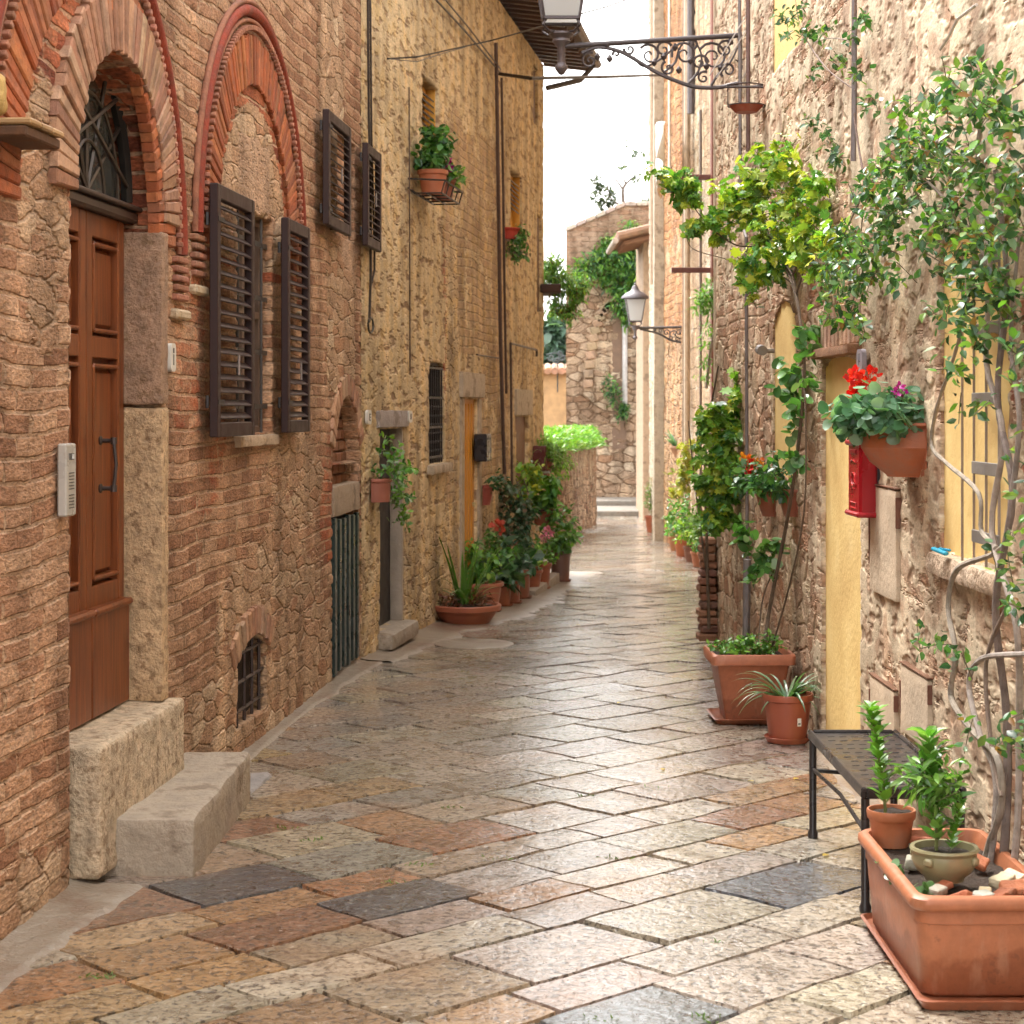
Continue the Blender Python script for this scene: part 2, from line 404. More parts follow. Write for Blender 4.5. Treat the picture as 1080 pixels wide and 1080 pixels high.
def build_wall(name, us, zs, ops, zone, mat, parent, keep=None):
    U, Z = np.meshgrid(us, zs, indexing='ij'); nu, nz = U.shape
    U = U.copy(); Z = Z.copy(); U0, Z0 = U.copy(), Z.copy()
    for op in ops:
        d = op.sdf(U0, Z0); e = 1e-4
        gx = (op.sdf(U0 + e, Z0) - op.sdf(U0 - e, Z0)) / (2 * e); gzz = (op.sdf(U0, Z0 + e) - op.sdf(U0, Z0 - e)) / (2 * e)
        cell = max(np.median(np.diff(us)), np.median(np.diff(zs)))
        m = np.abs(d) < cell * .62
        m[0, :] = m[-1, :] = False; m[:, 0] = m[:, -1] = False
        U[m] -= (d * gx)[m]; Z[m] -= (d * gzz)[m]
    cu = (U[:-1, :-1] + U[1:, :-1] + U[1:, 1:] + U[:-1, 1:]) / 4; cz = (Z[:-1, :-1] + Z[1:, :-1] + Z[1:, 1:] + Z[:-1, 1:]) / 4
    K = np.ones(cu.shape, bool); which = -np.ones(cu.shape, int)
    for i, op in enumerate(ops):
        ins = op.sdf(cu, cz) < 0; K &= ~ins; which[ins] = i
    if keep is not None: K &= keep(cu, cz)
    idx = np.arange(nu * nz).reshape(nu, nz)
    a, b, c, d = idx[:-1, :-1], idx[1:, :-1], idx[1:, 1:], idx[:-1, 1:]
    faces = np.stack([a[K], b[K], c[K], d[K]], 1)
    V = np.stack([U.ravel(), np.zeros(U.size), Z.ravel()], 1)
    extraV = []; extraF = []; cache = {}; NV = len(V)
    def dv(i, k, dep):
        key = (i, k, dep)
        if key not in cache:
            cache[key] = NV + len(extraV); extraV.append((V[i][0], dep, V[i][2]))
        return cache[key]
    ii, jj = np.nonzero(K)
    def side(ci, cj, p, q):      # kept face edge p->q with a removed neighbour
        wi = which[ci, cj]
        if wi < 0: return
        dep = ops[wi].depth; n = max(2, int(round(dep / .035))); 
        if dep <= 0: return
        ys = [dep * t / n for t in range(n + 1)]
        for t in range(n):
            p0 = p if t == 0 else dv(p, t, ys[t]); q0 = q if t == 0 else dv(q, t, ys[t])
            extraF.append((q0, p0, dv(p, t + 1, ys[t + 1]), dv(q, t + 1, ys[t + 1])))
    bd = np.zeros(K.shape, bool)
    for i, j in zip(ii, jj):
        if i > 0 and not K[i - 1, j]: side(i - 1, j, idx[i, j + 1], idx[i, j])
        if i < K.shape[0] - 1 and not K[i + 1, j]: side(i + 1, j, idx[i + 1, j], idx[i + 1, j + 1])
        if j > 0 and not K[i, j - 1]: side(i, j - 1, idx[i, j], idx[i + 1, j])
        if j < K.shape[1] - 1 and not K[i, j + 1]: side(i, j + 1, idx[i + 1, j + 1], idx[i, j + 1])
    if extraV: V = np.concatenate([V, np.array(extraV)])
    used = np.zeros(len(V), bool); used[faces.ravel()] = True
    if extraF: ef = np.array(extraF); used[ef.ravel()] = True; faces = np.concatenate([faces, ef])
    remap = np.cumsum(used) - 1; V = V[used]; faces = remap[faces]
    me = bpy.data.meshes.new(name)
    me.vertices.add(len(V)); me.vertices.foreach_set('co', V.astype(np.float32).ravel())
    me.loops.add(faces.size); me.loops.foreach_set('vertex_index', faces.astype(np.int32).ravel())
    me.polygons.add(len(faces)); me.polygons.foreach_set('loop_start', np.arange(0, faces.size, 4, dtype=np.int32))
    try: me.polygons.foreach_set('loop_total', np.full(len(faces), 4, np.int32))
    except Exception: pass
    me.polygons.foreach_set('use_smooth', np.ones(len(faces), bool))
    at = me.attributes.new('zone', 'FLOAT_COLOR', 'POINT')
    zz = zone(V[:, 0], V[:, 2], V[:, 1]); zz = np.concatenate([zz, np.ones((len(V), 1))], 1)
    at.data.foreach_set('color', zz.astype(np.float32).ravel())
    me.materials.append(mat); me.update(calc_edges=True); me.validate()
    o = bpy.data.objects.new(name, me); col.objects.link(o); o.parent = parent
    return o
def blob(u, z, cu, cz, ru, rz, s=.35):      # soft elliptical mask
    d = np.sqrt(((u - cu) / ru) ** 2 + ((z - cz) / rz) ** 2); return np.clip((1 - d) / s + .5, 0, 1)
def boxm(u, z, u0, u1, z0, z1, s=.08):
    return np.clip(np.minimum(np.minimum(u - u0, u1 - u), np.minimum(z - z0, z1 - z)) / s + .5, 0, 1)
def mx(*a):
    r = a[0]
    for b in a[1:]: r = np.maximum(r, b)
    return r
# ================================================================== THE STREET
rng = random.Random(7)
from mathutils import noise as MN
def roughbox(mb, c, size, r=.02, cuts=10, amp=.006, sc=9, col=(1, 1, 1), rz=0.0, seed=0):
    h = np.array(size, float) / 2; r = min(r, h.min() * .9)
    def face(ax, sg):
        o = [a for a in range(3) if a != ax]
        na = max(2, int(size[o[0]] / max(size) * cuts) + 2); nb = max(2, int(size[o[1]] / max(size) * cuts) + 2)
        vs = []; fs = []
        ta = np.linspace(-1, 1, na + 1); tb = np.linspace(-1, 1, nb + 1)
        ta = np.sign(ta) * (1 - (1 - np.abs(ta)) ** 1.5); tb = np.sign(tb) * (1 - (1 - np.abs(tb)) ** 1.5)
        for i in ta:
            for j in tb:
                p = np.zeros(3); p[ax] = sg * h[ax]; p[o[0]] = i * h[o[0]]; p[o[1]] = j * h[o[1]]
                q = np.clip(p, -(h - r), h - r); d = p - q; l = np.linalg.norm(d)
                if l > 1e-9: p = q + d / l * r
                n = MN.noise_vector(Vector(p * sc) + Vector((seed, seed * 1.7, 0))); n2 = MN.noise_vector(Vector(p * sc * 3.1) + Vector((seed, 3, 1)))
                p = p + np.array(n) * amp + np.array(n2) * amp * .45
                vs.append(p)
        flip = (sg > 0) != (ax == 1)
        for i in range(na):
            for j in range(nb):
                a = i * (nb + 1) + j; f = (a, a + nb + 1, a + nb + 2, a + 1)
                fs.append(f if flip else f[::-1])
        return np.array(vs), fs
    cz, sz = math.cos(rz), math.sin(rz); Rm = np.array([[cz, -sz, 0], [sz, cz, 0], [0, 0, 1]])
    for ax in range(3):
        for sg in (-1, 1):
            v, f = face(ax, sg); mb.add(v @ Rm.T + np.array(c), f, col)

F1 = Frame(-1.705 + .086 * (3 - 6.316), 3.0, .086, 1)
F2 = Frame(-1.084, 13.54, .14, 1)
FR = Frame(1.593, 14.9, .012, -1)
FD = Frame(2.8, 45.0, 0, -1)
def u1(Y): return (Y - 3) * math.hypot(.086, 1)
def u2(Y): return (Y - 13.54) * math.hypot(.14, 1)

def pave_mat():
    g = NG('wet_paving_stone'); tc = g.n('ShaderNodeTexCoord').outputs['Object']
    c = g.n('ShaderNodeAttribute', attribute_name='col').outputs[0]
    big = g.noise(tc, 1.1, 3, .6); n1 = g.noise(tc, 9, 4, .62); n2 = g.noise(tc, 33, 4, .65, .3); n3 = g.noise(tc, 130, 1, .6)
    vo = g.n('ShaderNodeTexVoronoi', {'Vector': g.n('ShaderNodeVectorMath', {0: tc, 1: g.n('ShaderNodeVectorMath', {0: g.noise(tc, 20, 1, out=1), 'Scale': .05}, operation='SCALE').outputs[0]}, operation='ADD').outputs[0], 'Scale': 34.0}, feature='SMOOTH_F1').outputs[0]
    tool = g.sstep(vo, .15, .55)
    c = g.mix(1.0, c, g.ramp(n1, [(.25, (.55, .53, .50)), (.5, (1, 1, 1)), (.8, (1.35, 1.33, 1.3))]), 'MULTIPLY')
    c = g.mix(g.math('MULTIPLY', g.sstep(n2, .48, .39), .85), c, (.03, .022, .016))
    c = g.mix(g.math('MULTIPLY', g.sstep(n2, .58, .72), .55), c, (.50, .45, .38))  # pale specks in the colour stand in for wet glints
    c = g.mix(g.math('MULTIPLY', g.sstep(big, .52, .66), .35), c, (.30, .15, .06))
    h1 = g.math('ADD', g.math('MULTIPLY', n1, .0042), g.math('MULTIPLY', n2, .0034))
    h = g.math('ADD', g.math('MULTIPLY', tool, -.005), g.math('MULTIPLY', n2, .012))
    h = g.math('ADD', h, g.math('MULTIPLY', n1, .008)); h = g.math('ADD', h, g.math('MULTIPLY', n3, .002))
    wet = g.n('ShaderNodeBump', {'Strength': 1.0, 'Distance': 1.0, 'Height': h1}).outputs[0]
    nm = g.n('ShaderNodeBump', {'Strength': 1.0, 'Distance': 1.0, 'Height': h}).outputs[0]
    r = g.math('ADD', .20, g.math('MULTIPLY', g.sstep(g.math('ADD', n1, g.math('MULTIPLY', big, .6)), .62, 1.0), .42))
    return g.out(c, r, nm, Specular_IOR_Level=.5, Coat_Weight=g.math('MULTIPLY', g.sstep(g.math('ADD', n2, g.math('MULTIPLY', big, .5)), 1.05, .80), 1.0), Coat_Roughness=.06, Coat_Normal=wet, Coat_IOR=1.55)
M['pave'] = pave_mat()
def apron_mat():
    g = NG('wet_smooth_mortar'); tc = g.n('ShaderNodeTexCoord').outputs['Object']
    n0 = g.noise(tc, 1.2, 4, .65); n1 = g.noise(tc, 6, 5, .65); n2 = g.noise(tc, 45, 3, .6)
    c = g.ramp(g.math('ADD', g.math('MULTIPLY', n0, .6), g.math('MULTIPLY', n1, .4)), [(.32, (.17, .09, .06)), (.48, (.25, .195, .145)), (.62, (.31, .265, .21)), (.75, (.33, .20, .125))])
    h = g.math('ADD', g.math('MULTIPLY', n1, .018), g.math('MULTIPLY', n2, .005))
    nm = g.n('ShaderNodeBump', {'Strength': 1.0, 'Distance': 1.0, 'Height': h}).outputs[0]
    return g.out(c, g.math('ADD', .2, g.math('MULTIPLY', n1, .35)), nm, Specular_IOR_Level=.5)
M['apron'] = apron_mat()

def pave():
    mb = MB(); a = R(44); ca, sa = math.cos(a), math.sin(a)
    rows = []; q = -40.0
    greys = [(.31, .255, .195), (.37, .315, .245), (.27, .22, .17), (.33, .26, .19), (.40, .345, .27), (.28, .24, .20), (.34, .285, .225)]
    warm = [(.28, .13, .055), (.34, .20, .085), (.22, .10, .05), (.34, .25, .155), (.36, .24, .125), (.26, .15, .075), (.35, .29, .20), (.28, .21, .14), (.31, .175, .085), (.33, .22, .11)]
    dark = [ground(312, 932), ground(352, 950), ground(806, 937), ground(612, 1068)]
    dcol = [(.055, .055, .06), (.06, .058, .06), (.09, .10, .115), (.14, .16, .17)]
    cells = []; colw = [rng.choice([.40, .44, .48, .52]) for _ in range(400)]; cum = np.concatenate([[0], np.cumsum(colw)]).tolist()
    while q < 40:
        h = rng.choice([.25, .29, .32, .36, .40]) * rng.uniform(.96, 1.04); p = -45.0 + rng.uniform(0, .5); ki = 0; rj = rng.random()
        while p < 60:
            l = rng.choice([.36, .44, .48, .54, .62]) * rng.uniform(.94, 1.06); ki += 1
            cp, cq = p + l / 2, q + h / 2
            X, Y = cp * ca - cq * sa, cp * sa + cq * ca
            if 4.6 < Y < 47 and -2.3 - (0 if Y < 14 else 0) < X < 3.4 and abs(X - .025 * Y) < 3.2: cells.append((p, q, l, h, X, Y))
            p += l
        q += h
    own = {}
    for k, (dx, dy) in enumerate(dark):
        bi = min(range(len(cells)), key=lambda i: (cells[i][4] - dx) ** 2 + (cells[i][5] - dy) ** 2)
        own.setdefault(bi, dcol[k])
    for i, (p, q, l, h, X, Y) in enumerate(cells):
        if i in own: cc = own[i]
        else:
            wl = max(0, min(1, (-X + .15) / 1.0)) * max(0, min(1, (11.5 - Y) / 3)) * .85
            wr = max(0, min(1, (X - .75) / .5)) * max(0, min(1, (10.5 - Y) / 2)) * .5
            cc = vary(rng.choice(warm if rng.random() < max(wl, wr, .02) else greys), rng, .14)
        g = .0052; n = (9, 6) if Y < 9 else ((5, 4) if Y < 16 else (2, 2))
        cs = [(p + g, q + g), (p + l - g, q + g), (p + l - g, q + h - g), (p + g, q + h - g)]
        j = .013; cs = [(x + rng.uniform(-j, j) * .6, y + rng.uniform(-j, j) * .6) for x, y in cs]
        tx, ty = rng.uniform(-.012, .012), rng.uniform(-.012, .012); dz = rng.uniform(-.003, .003)
        vs = []; nu, nv = n[0] + 2, n[1] + 2
        us_ = [0, .0] + list(np.linspace(.035, .965, n[0] - 1 + 1)) + [1]; us_ = [0] + list(np.linspace(.012, .988, n[0])) + [1]
        vs_ = [0] + list(np.linspace(.018, .982, n[1])) + [1]
        for a_ in us_:
            for b_ in vs_:
                x = (cs[0][0] * (1 - a_) + cs[1][0] * a_) * (1 - b_) + (cs[3][0] * (1 - a_) + cs[2][0] * a_) * b_
                y = (cs[0][1] * (1 - a_) + cs[1][1] * a_) * (1 - b_) + (cs[3][1] * (1 - a_) + cs[2][1] * a_) * b_
                e = min(a_, 1 - a_, b_, 1 - b_)
                wob = MN.noise(Vector((x * 6, y * 6, 2))) * .006
                if e == 0:
                    x += MN.noise(Vector((x * 14, y * 14, 7))) * .010; y += MN.noise(Vector((x * 14, y * 14, 11))) * .010
                XX, YY = x * ca - y * sa, x * sa + y * ca
                z = gz(YY) + dz + (x - p - l / 2) * tx + (y - q - h / 2) * ty + wob + (-.018 if e == 0 else .0)
                vs.append((XX, YY, z))
        m = len(vs_); fs = [(i1 * m + k, (i1 + 1) * m + k, (i1 + 1) * m + k + 1, i1 * m + k + 1) for i1 in range(len(us_) - 1) for k in range(m - 1)]
        mb.add(vs, fs, cc)
    o = mb.build('street_paving', M['pave'], smooth=True, ang=32); tag(o, kind='structure')
pave()
# earth under and beyond the paving, one sheet to the horizon
mb = MB(); ys = [-30, 0, 5, 13] + [13 + i * 2.9 for i in range(1, 11)] + [80, 200, 900]
xs = [-900, -60, -3, 0, 3, 60, 900]
vs = [(x, y, gz(y) - .016) for y in ys for x in xs]; nx = len(xs)
mb.add(vs, [(j * nx + i, j * nx + i + 1, (j + 1) * nx + i + 1, (j + 1) * nx + i) for j in range(len(ys) - 1) for i in range(nx - 1)], (.06, .05, .035))
M['earth'] = tint_mat('wet_joint_earth', .5, .004, 60, .4, 12)
tag(mb.build('ground', M['earth']), kind='structure')
# smooth mortar margin along the left houses
def apron(name, fr, pts, z=.010):       # pts: (u, width)
    mb = MB(); vs = []; fs = []; us = np.arange(pts[0][0], pts[-1][0], .06); nk = 9
    for u in us:
        w_ = np.interp(u, [p[0] for p in pts], [p[1] for p in pts]) * (1 + MN.noise(Vector((u * 2.3, 0, 5))) * .35 + MN.noise(Vector((u * 9, 0, 8))) * .12)
        for k in range(nk):
            t = k / (nk - 1); off = -.08 + (w_ + .08) * t
            p = fr.w(u, off, 0); hz = z + .05 * (1 - t) ** 4 + MN.noise(Vector((u * 5, off * 8, 1))) * .004 - (.022 if k == nk - 1 else 0)
            vs.append((p.x, p.y, gz(p.y) + hz))
    for i in range(len(us) - 1):
        for k in range(nk - 1): fs.append((i * nk + k, i * nk + k + 1, (i + 1) * nk + k + 1, (i + 1) * nk + k))
    mb.add(vs, fs); tag(mb.build(name, M['apron'], smooth=True, ang=180), kind='structure')
apron('kerb_strip', F1, [(2.0, .12), (u1(7.2), .26)])
apron('kerb_strip', F1, [(u1(8.9), .02), (u1(9.6), .10), (u1(11), .08), (u1(13.54), .20)])
apron('kerb_strip', F2, [(0, .26), (u2(16), .42), (u2(18), .75), (u2(24.5), .7)])
apron('kerb_strip', FR, [(.2, .10), (3, .08), (6, .10), (9.5, .06)])
# low manhole cover by the left pots
mx_, my_ = ground(500, 680)
mb = MB(); mb.lathe([(0, .016), (.30, .016), (.31, .013), (.31, 0)], n=32, sx=1, sy=1.0, col=(.16, .14, .12))
o = mb.build('manhole_cover', M['apron'], loc=(mx_, my_, gz(my_) - .004)); tag(o, 'round flat cover set in the pale mortar margin in front of the bowl planter', 'manhole cover')

# ================================================================== LEFT BRICK HOUSE
BR = [(.20, .09, .048), (.34, .175, .10), (.45, .26, .155), (.53, .34, .215)]
ST = [(.34, .21, .125), (.48, .32, .20), (.38, .20, .11), (.56, .41, .27)]
M['wall1'] = wall_mat('old_brick_and_rubble', BR, (.46, .31, .20), ST, (.38, .25, .155), [(.36, .22, .14), (.45, .29, .19), (.50, .34, .23)], rs=7, amp=.82)
H1 = empty('brick_house', (F1.o.x, F1.o.y, 0), F1.rz, 'reddish brown brick house with blind pointed arches, panelled door and stone steps at left', 'house')
DOOR = Arch(u1(7.04), u1(8.26), -.4, 2.62, .60, .26)
WIN1 = Rect(u1(9.72), u1(10.56), 1.66, 2.84, .115)
WIN2 = Rect(u1(12.62), u1(13.30), 2.96, 3.64, .07)
CELL = Arch(u1(12.42), u1(13.46), -.3, 1.42, .45, .11)
BASW = Arch(u1(9.72), u1(10.42), .15, .50, .09, .09)
DC, AC = u1(7.33), u1(10.12)
def zone1(u, z, y):
    rub = mx(blob(u, z, u1(10.6), .55, 1.5, .65) * .7, blob(u, z, u1(11.2), 1.35, .9, .5) * .62, boxm(u, z, u1(12.25), u1(13.3), 1.9, 2.85, .15), blob(u, z, u1(12.4), 4.1, .5, .8),
             boxm(u, z, -3, u1(16), -1, .22, .2), blob(u, z, u1(6.75), 2.5, .28, .55) * .62, boxm(u, z, u1(8.6), u1(13), -1, .5, .3))
    lun = (np.hypot(u - AC, z - 2.62) < .80) & (z > 2.55); rub = np.maximum(rub, lun * 1.0)
    rub = rub * (1 - .8 * boxm(u, z, u1(8.3), u1(9.2), .5, 3))
    pl = boxm(u, z, u1(9.75), u1(10.5), 2.86, 3.22, .1) * 1.0
    pl = np.maximum(pl, blob(u, z, u1(13.1), 2.85, .35, .12) * .8)
    red = ((np.hypot(u - DC, z - 2.51) < 1.16) | (np.hypot(u - AC, z - 2.64) < 1.14)) & (z > 2.5) & ~lun
    red = red * 1.0 + .45 * blob(u, z, u1(9), 1.9, .6, .7) + .5 * blob(u, z, u1(12.4), 1.2, .5, .5)
    return np.stack([rub, pl, np.clip(red, 0, 1)], 1)
us = spaced(-1.5, u1(13.56), [(u1(5.9), .10), (u1(13.56), .018)])
zs = spaced(-.35, 5.5, [(4.9, .018), (5.5, .05)])
build_wall('wall', us, zs, [DOOR, WIN1, WIN2, CELL, BASW], zone1, M['wall1'], H1)
def bodybox(parent, u0, u1_, y0, y1, z0, z1, mat, c=(.35, .25, .18), name='back_wall'):
    mb = MB(); mb.box(((u0 + u1_) / 2, (y0 + y1) / 2, (z0 + z1) / 2), (u1_ - u0, y1 - y0, z1 - z0), col=c); return mb.build(name, mat, parent)
bodybox(H1, -1.52, u1(13.5), .50, 5, -.4, 5.52, M['plain'])

def arch_bricks(mb, cu, cz, r0, r1, a0, a1, n, y0, y1, pal, rng, gap=.10, jy=.006):
    for i in range(n):
        g = gap * (a1 - a0) / n; b0 = a0 + (a1 - a0) * i / n + g / 2; b1 = a0 + (a1 - a0) * (i + 1) / n - g / 2
        rr0 = r0 + rng.uniform(-.004, .006); rr1 = r1 + rng.uniform(-.015, .008); yy = y0 + rng.uniform(-jy, jy)
        k = .006; vs = []
        for (yv, ins) in ((yy, 1), (yy + k, 0), (y1, 0)):
            for r_, s_ in ((rr0, 1), (rr1, -1)):
                for b_, t_ in ((b0, 1), (b1, -1)):
                    rr = r_ + s_ * k * ins; bb = b_ + t_ * ins * k / max(r_, .2)
                    vs.append((cu - rr * math.cos(bb), yv, cz + rr * math.sin(bb)))
        fs = [(0, 1, 3, 2)]
        for L in (0, 4):
            fs += [(L, L + 2, L + 6, L + 4), (L + 2, L + 3, L + 7, L + 6), (L + 3, L + 1, L + 5, L + 7), (L + 1, L, L + 4, L + 5)]
        mb.add(vs, fs, vary(rng.choice(pal), rng, .16))
PALE = [(.40, .22, .13), (.34, .175, .10), (.45, .27, .165), (.31, .155, .09), (.40, .24, .15)]
REDB = [(.36, .095, .032), (.29, .075, .028), (.42, .135, .05), (.34, .12, .052)]
mb = MB()
arch_bricks(mb, (DOOR.a[0] + DOOR.a[1]) / 2, 2.62, .605, .86, -.02, math.pi + .02, 44, -.035, .05, PALE, rng)
mb.build('door_arch', M['brick'], H1)
def big_arch(cu, cz, name):
    mb = MB(); arch_bricks(mb, cu, cz, .87, 1.13, 0, math.pi, 62, -.024, .03, REDB, rng, .09); mb.build(name, M['brick'], H1)
    mb = MB(); n = 56                                    # smooth terracotta roll moulding, dark red
    for (r_, rad, yy, c) in ((1.255, .032, -.012, (.24, .035, .014)), (1.30, .016, -.014, (.28, .11, .06)), (1.205, .012, -.016, (.36, .15, .09))):
        pts = [(cu - r_ * math.cos(math.pi * i / n), yy, cz + r_ * math.sin(math.pi * i / n)) for i in range(n + 1)]
        pts = [(pts[0][0], yy, cz - .02)] + pts + [(pts[-1][0], yy, cz - .02)]
        mb.tube(pts, rad, 10, c)
    m_ = mb.build('arch_moulding', M['brick'], H1, smooth=True)
    mb = MB(); n = 90
    for i in range(n):
        a = math.pi * (i + .5) / n; r_ = 1.165
        mb.box((cu - r_ * math.cos(a), -.03, cz + r_ * math.sin(a)), (.028, .03, .022), .004, Matrix.Rotation(a, 3, 'Y'), vary((.36, .15, .09), rng))
    mb.build('dentil_band', M['brick'], H1)
    for sgn in (-1, 1):                                  # ribbed corbel under each springing
        mb = MB(); xc = cu + sgn * 1.235
        for k in range(5): mb.box((xc, -.012, cz - .045 - k * .042), (.19, .04, .028), .006, None, vary((.36, .15, .09), rng))
        mb.box((xc, -.012, cz - .29), (.24, .05, .045), .010, None, (.50, .38, .25)); mb.build('corbel', M['stone'], H1)
big_arch(DC, 2.51, 'arch_ring'); big_arch(AC, 2.64, 'arch_ring')
mb = MB(); arch_bricks(mb, (CELL.a[0] + CELL.a[1]) / 2, CELL.cz, CELL.r + .01, CELL.r + .16, .35, math.pi - .35, 18, -.02, .03, PALE, rng); mb.build('cellar_arch', M['brick'], H1)
mb = MB(); arch_bricks(mb, BASW.cu, BASW.cz, BASW.r + .005, BASW.r + .16, math.pi / 2 - .62, math.pi / 2 + .62, 15, -.022, .03, PALE, rng); mb.build('basement_arch', M['brick'], H1)
# stone jambs of the door
mb = MB()
for (z0, z1, s, jc) in ((.53, 1.80, 1, (.55, .37, .21)), (1.812, 2.56, 2, (.36, .22, .14))):
    roughbox(mb, (DOOR.a[1] - .018, .065, (z0 + z1) / 2), (.11, .20, z1 - z0), .012, 26, .006, 10, jc, seed=s)
mb.build('door_jamb', M['travert'], H1, smooth=True, ang=60)
mb = MB(); roughbox(mb, (DOOR.a[0] - .035, .14, 1.55), (.08, .20, 2.0), .02, 20, .007, 10, (.40, .24, .15), seed=4); mb.build('door_jamb', M['travert'], H1, smooth=True, ang=60)
# door: two leaves, panels, kick board, fanlight
dr = empty('door'); dr.parent = H1; dr.location = (0, .155, 0)
def leaf(parent, u0, u1_, z0, z1):
    t = .05; ww = u1_ - u0
    mb = MB(); mb.box(((u0 + u1_) / 2, .035, (z0 + z1) / 2), (ww, .03, z1 - z0))
    for uu in (u0 + .04, u1_ - .04): mb.box((uu, 0, (z0 + z1) / 2), (.08, t, z1 - z0), .006)
    for zz, hh in ((z1 - .05, .10), (z0 + 1.52, .09), (z0 + .47, .14)): mb.box(((u0 + u1_) / 2, .001, zz), (ww - .16, t - .004, hh), .005)
    for (a, b) in ((z0 + .56, z0 + 1.45), (z0 + 1.58, z1 - .12)):
        mb.box(((u0 + u1_) / 2, .012, (a + b) / 2), (ww - .22, .03, b - a - .05), .012)
        for uu in (u0 + .092, u1_ - .092): mb.box((uu, -.006, (a + b) / 2), (.018, .05, b - a - .012), .006)
        for zz in (a + .008, b - .008): mb.box(((u0 + u1_) / 2, -.006, zz), (ww - .19, .048, .018), .006)
    mb.box(((u0 + u1_) / 2, -.025, z0 + .22), (ww - .01, .05, .42), .006)
    mb.box(((u0 + u1_) / 2, -.035, z0 + .44), (ww - .01, .07, .03), .01)
    return mb.build('door_leaf', M['door'], parent)
dm = (DOOR.a[0] + DOOR.a[1]) / 2
leaf(dr, DOOR.a[0] + .02, dm - .003, .53, 2.60)
L2 = leaf(dr, dm + .003, DOOR.a[1] - .085, .53, 2.60)
mb = MB(); mb.box((dm, -.02, 2.625), (1.22, .09, .05), .012); mb.box((dm, -.03, 2.66), (1.22, .11, .02), .006); mb.build('transom_rail', M['darkwood'], dr)
mb = MB(); ha, hz0 = F1.px(96, 461, -.14), 0
hz_hi, hz_lo = 1.665, 1.47
for zz in (hz_hi, hz_lo):
    mb.lathe([(0, 0), (.018, .001), (.02, .008), (.009, .014)], (0, 0, 0), 12); v = mb.v[-1]; mb.v[-1] = np.stack([v[:, 0] + ha[0], -v[:, 2] - .05, v[:, 1] + zz], 1)
    mb.tube([(ha[0], -.05, zz), (ha[0], -.11, zz)], .009, 8, (.05, .035, .03))
    mb.tube([(ha[0], -.11, zz - .014), (ha[0], -.11, zz + .014)], .014, 8, (.05, .035, .03))
mb.tube([(ha[0], -.11, hz_hi), (ha[0], -.12, (hz_hi + hz_lo) / 2), (ha[0], -.11, hz_lo)], .008, 8, (.05, .035, .03))
mb.c = [(.05, .035, .03)] * len(mb.f); mb.build('door_handle', M['metal'], L2, smooth=True)
fl = empty('fanlight'); fl.parent = H1; fl.location = (0, .13, 0)
mb = MB(); rr = .60; poly = [(dm - rr * math.cos(math.pi * i / 24), 2.66 + (rr - .02) * math.sin(math.pi * i / 24)) for i in range(25)]; mb.prism(poly, .04, .05); mb.build('pane', M['glass'], fl)
mb = MB(); pts = [(x, 0, z) for x, z in [(dm - .57 * math.cos(math.pi * i / 24), 2.69 + .57 * math.sin(math.pi * i / 24)) for i in range(25)]]; mb.tube(pts, .028, 6, (.03, .025, .022))
for a in (35, 62, 90, 118, 145): mb.tube([(dm, 0, 2.68), (dm - .58 * math.cos(R(a)), 0, 2.68 + .58 * math.sin(R(a)))], .010, 5, (.06, .045, .035))
for s in (-1, 1): mb.tube([(dm - s * .5, -.02, 2.75), (dm + s * .35, -.02, 3.1)], .010, 5, (.06, .045, .035))
for r_ in (.2, .4): mb.tube([(dm - r_ * math.cos(math.pi * i / 16), -.01, 2.68 + r_ * math.sin(math.pi * i / 16)) for i in range(17)], .008, 5, (.06, .045, .035))
mb.build('iron_bars', M['metal'], fl)
# steps
mb = MB(); roughbox(mb, ((u1(7.10) + u1(8.33)) / 2, .085, .28), (u1(8.33) - u1(7.10), .37, .50), .025, 30, .008, 6, (.56, .43, .29), seed=11); mb.build('upper_step', M['travert'], H1, smooth=True, ang=60)
ls = empty('lower_step_anchor') if False else None
mb = MB(); roughbox(mb, ((u1(7.30) + u1(8.72)) / 2, -.14, .055), (u1(8.72) - u1(7.30), .42, .33), .018, 30, .006, 5, (.38, .31, .235), rz=.07, seed=13); mb.build('lower_step', M['stone'], H1, smooth=True, ang=60)
mb = MB(); roughbox(mb, (u1(9.05), -.12, -.10), (.5, .32, .24), .03, 16, .01, 6, (.30, .27, .25), seed=15); mb.build('threshold_stone', M['stone'], H1, smooth=True, ang=60)

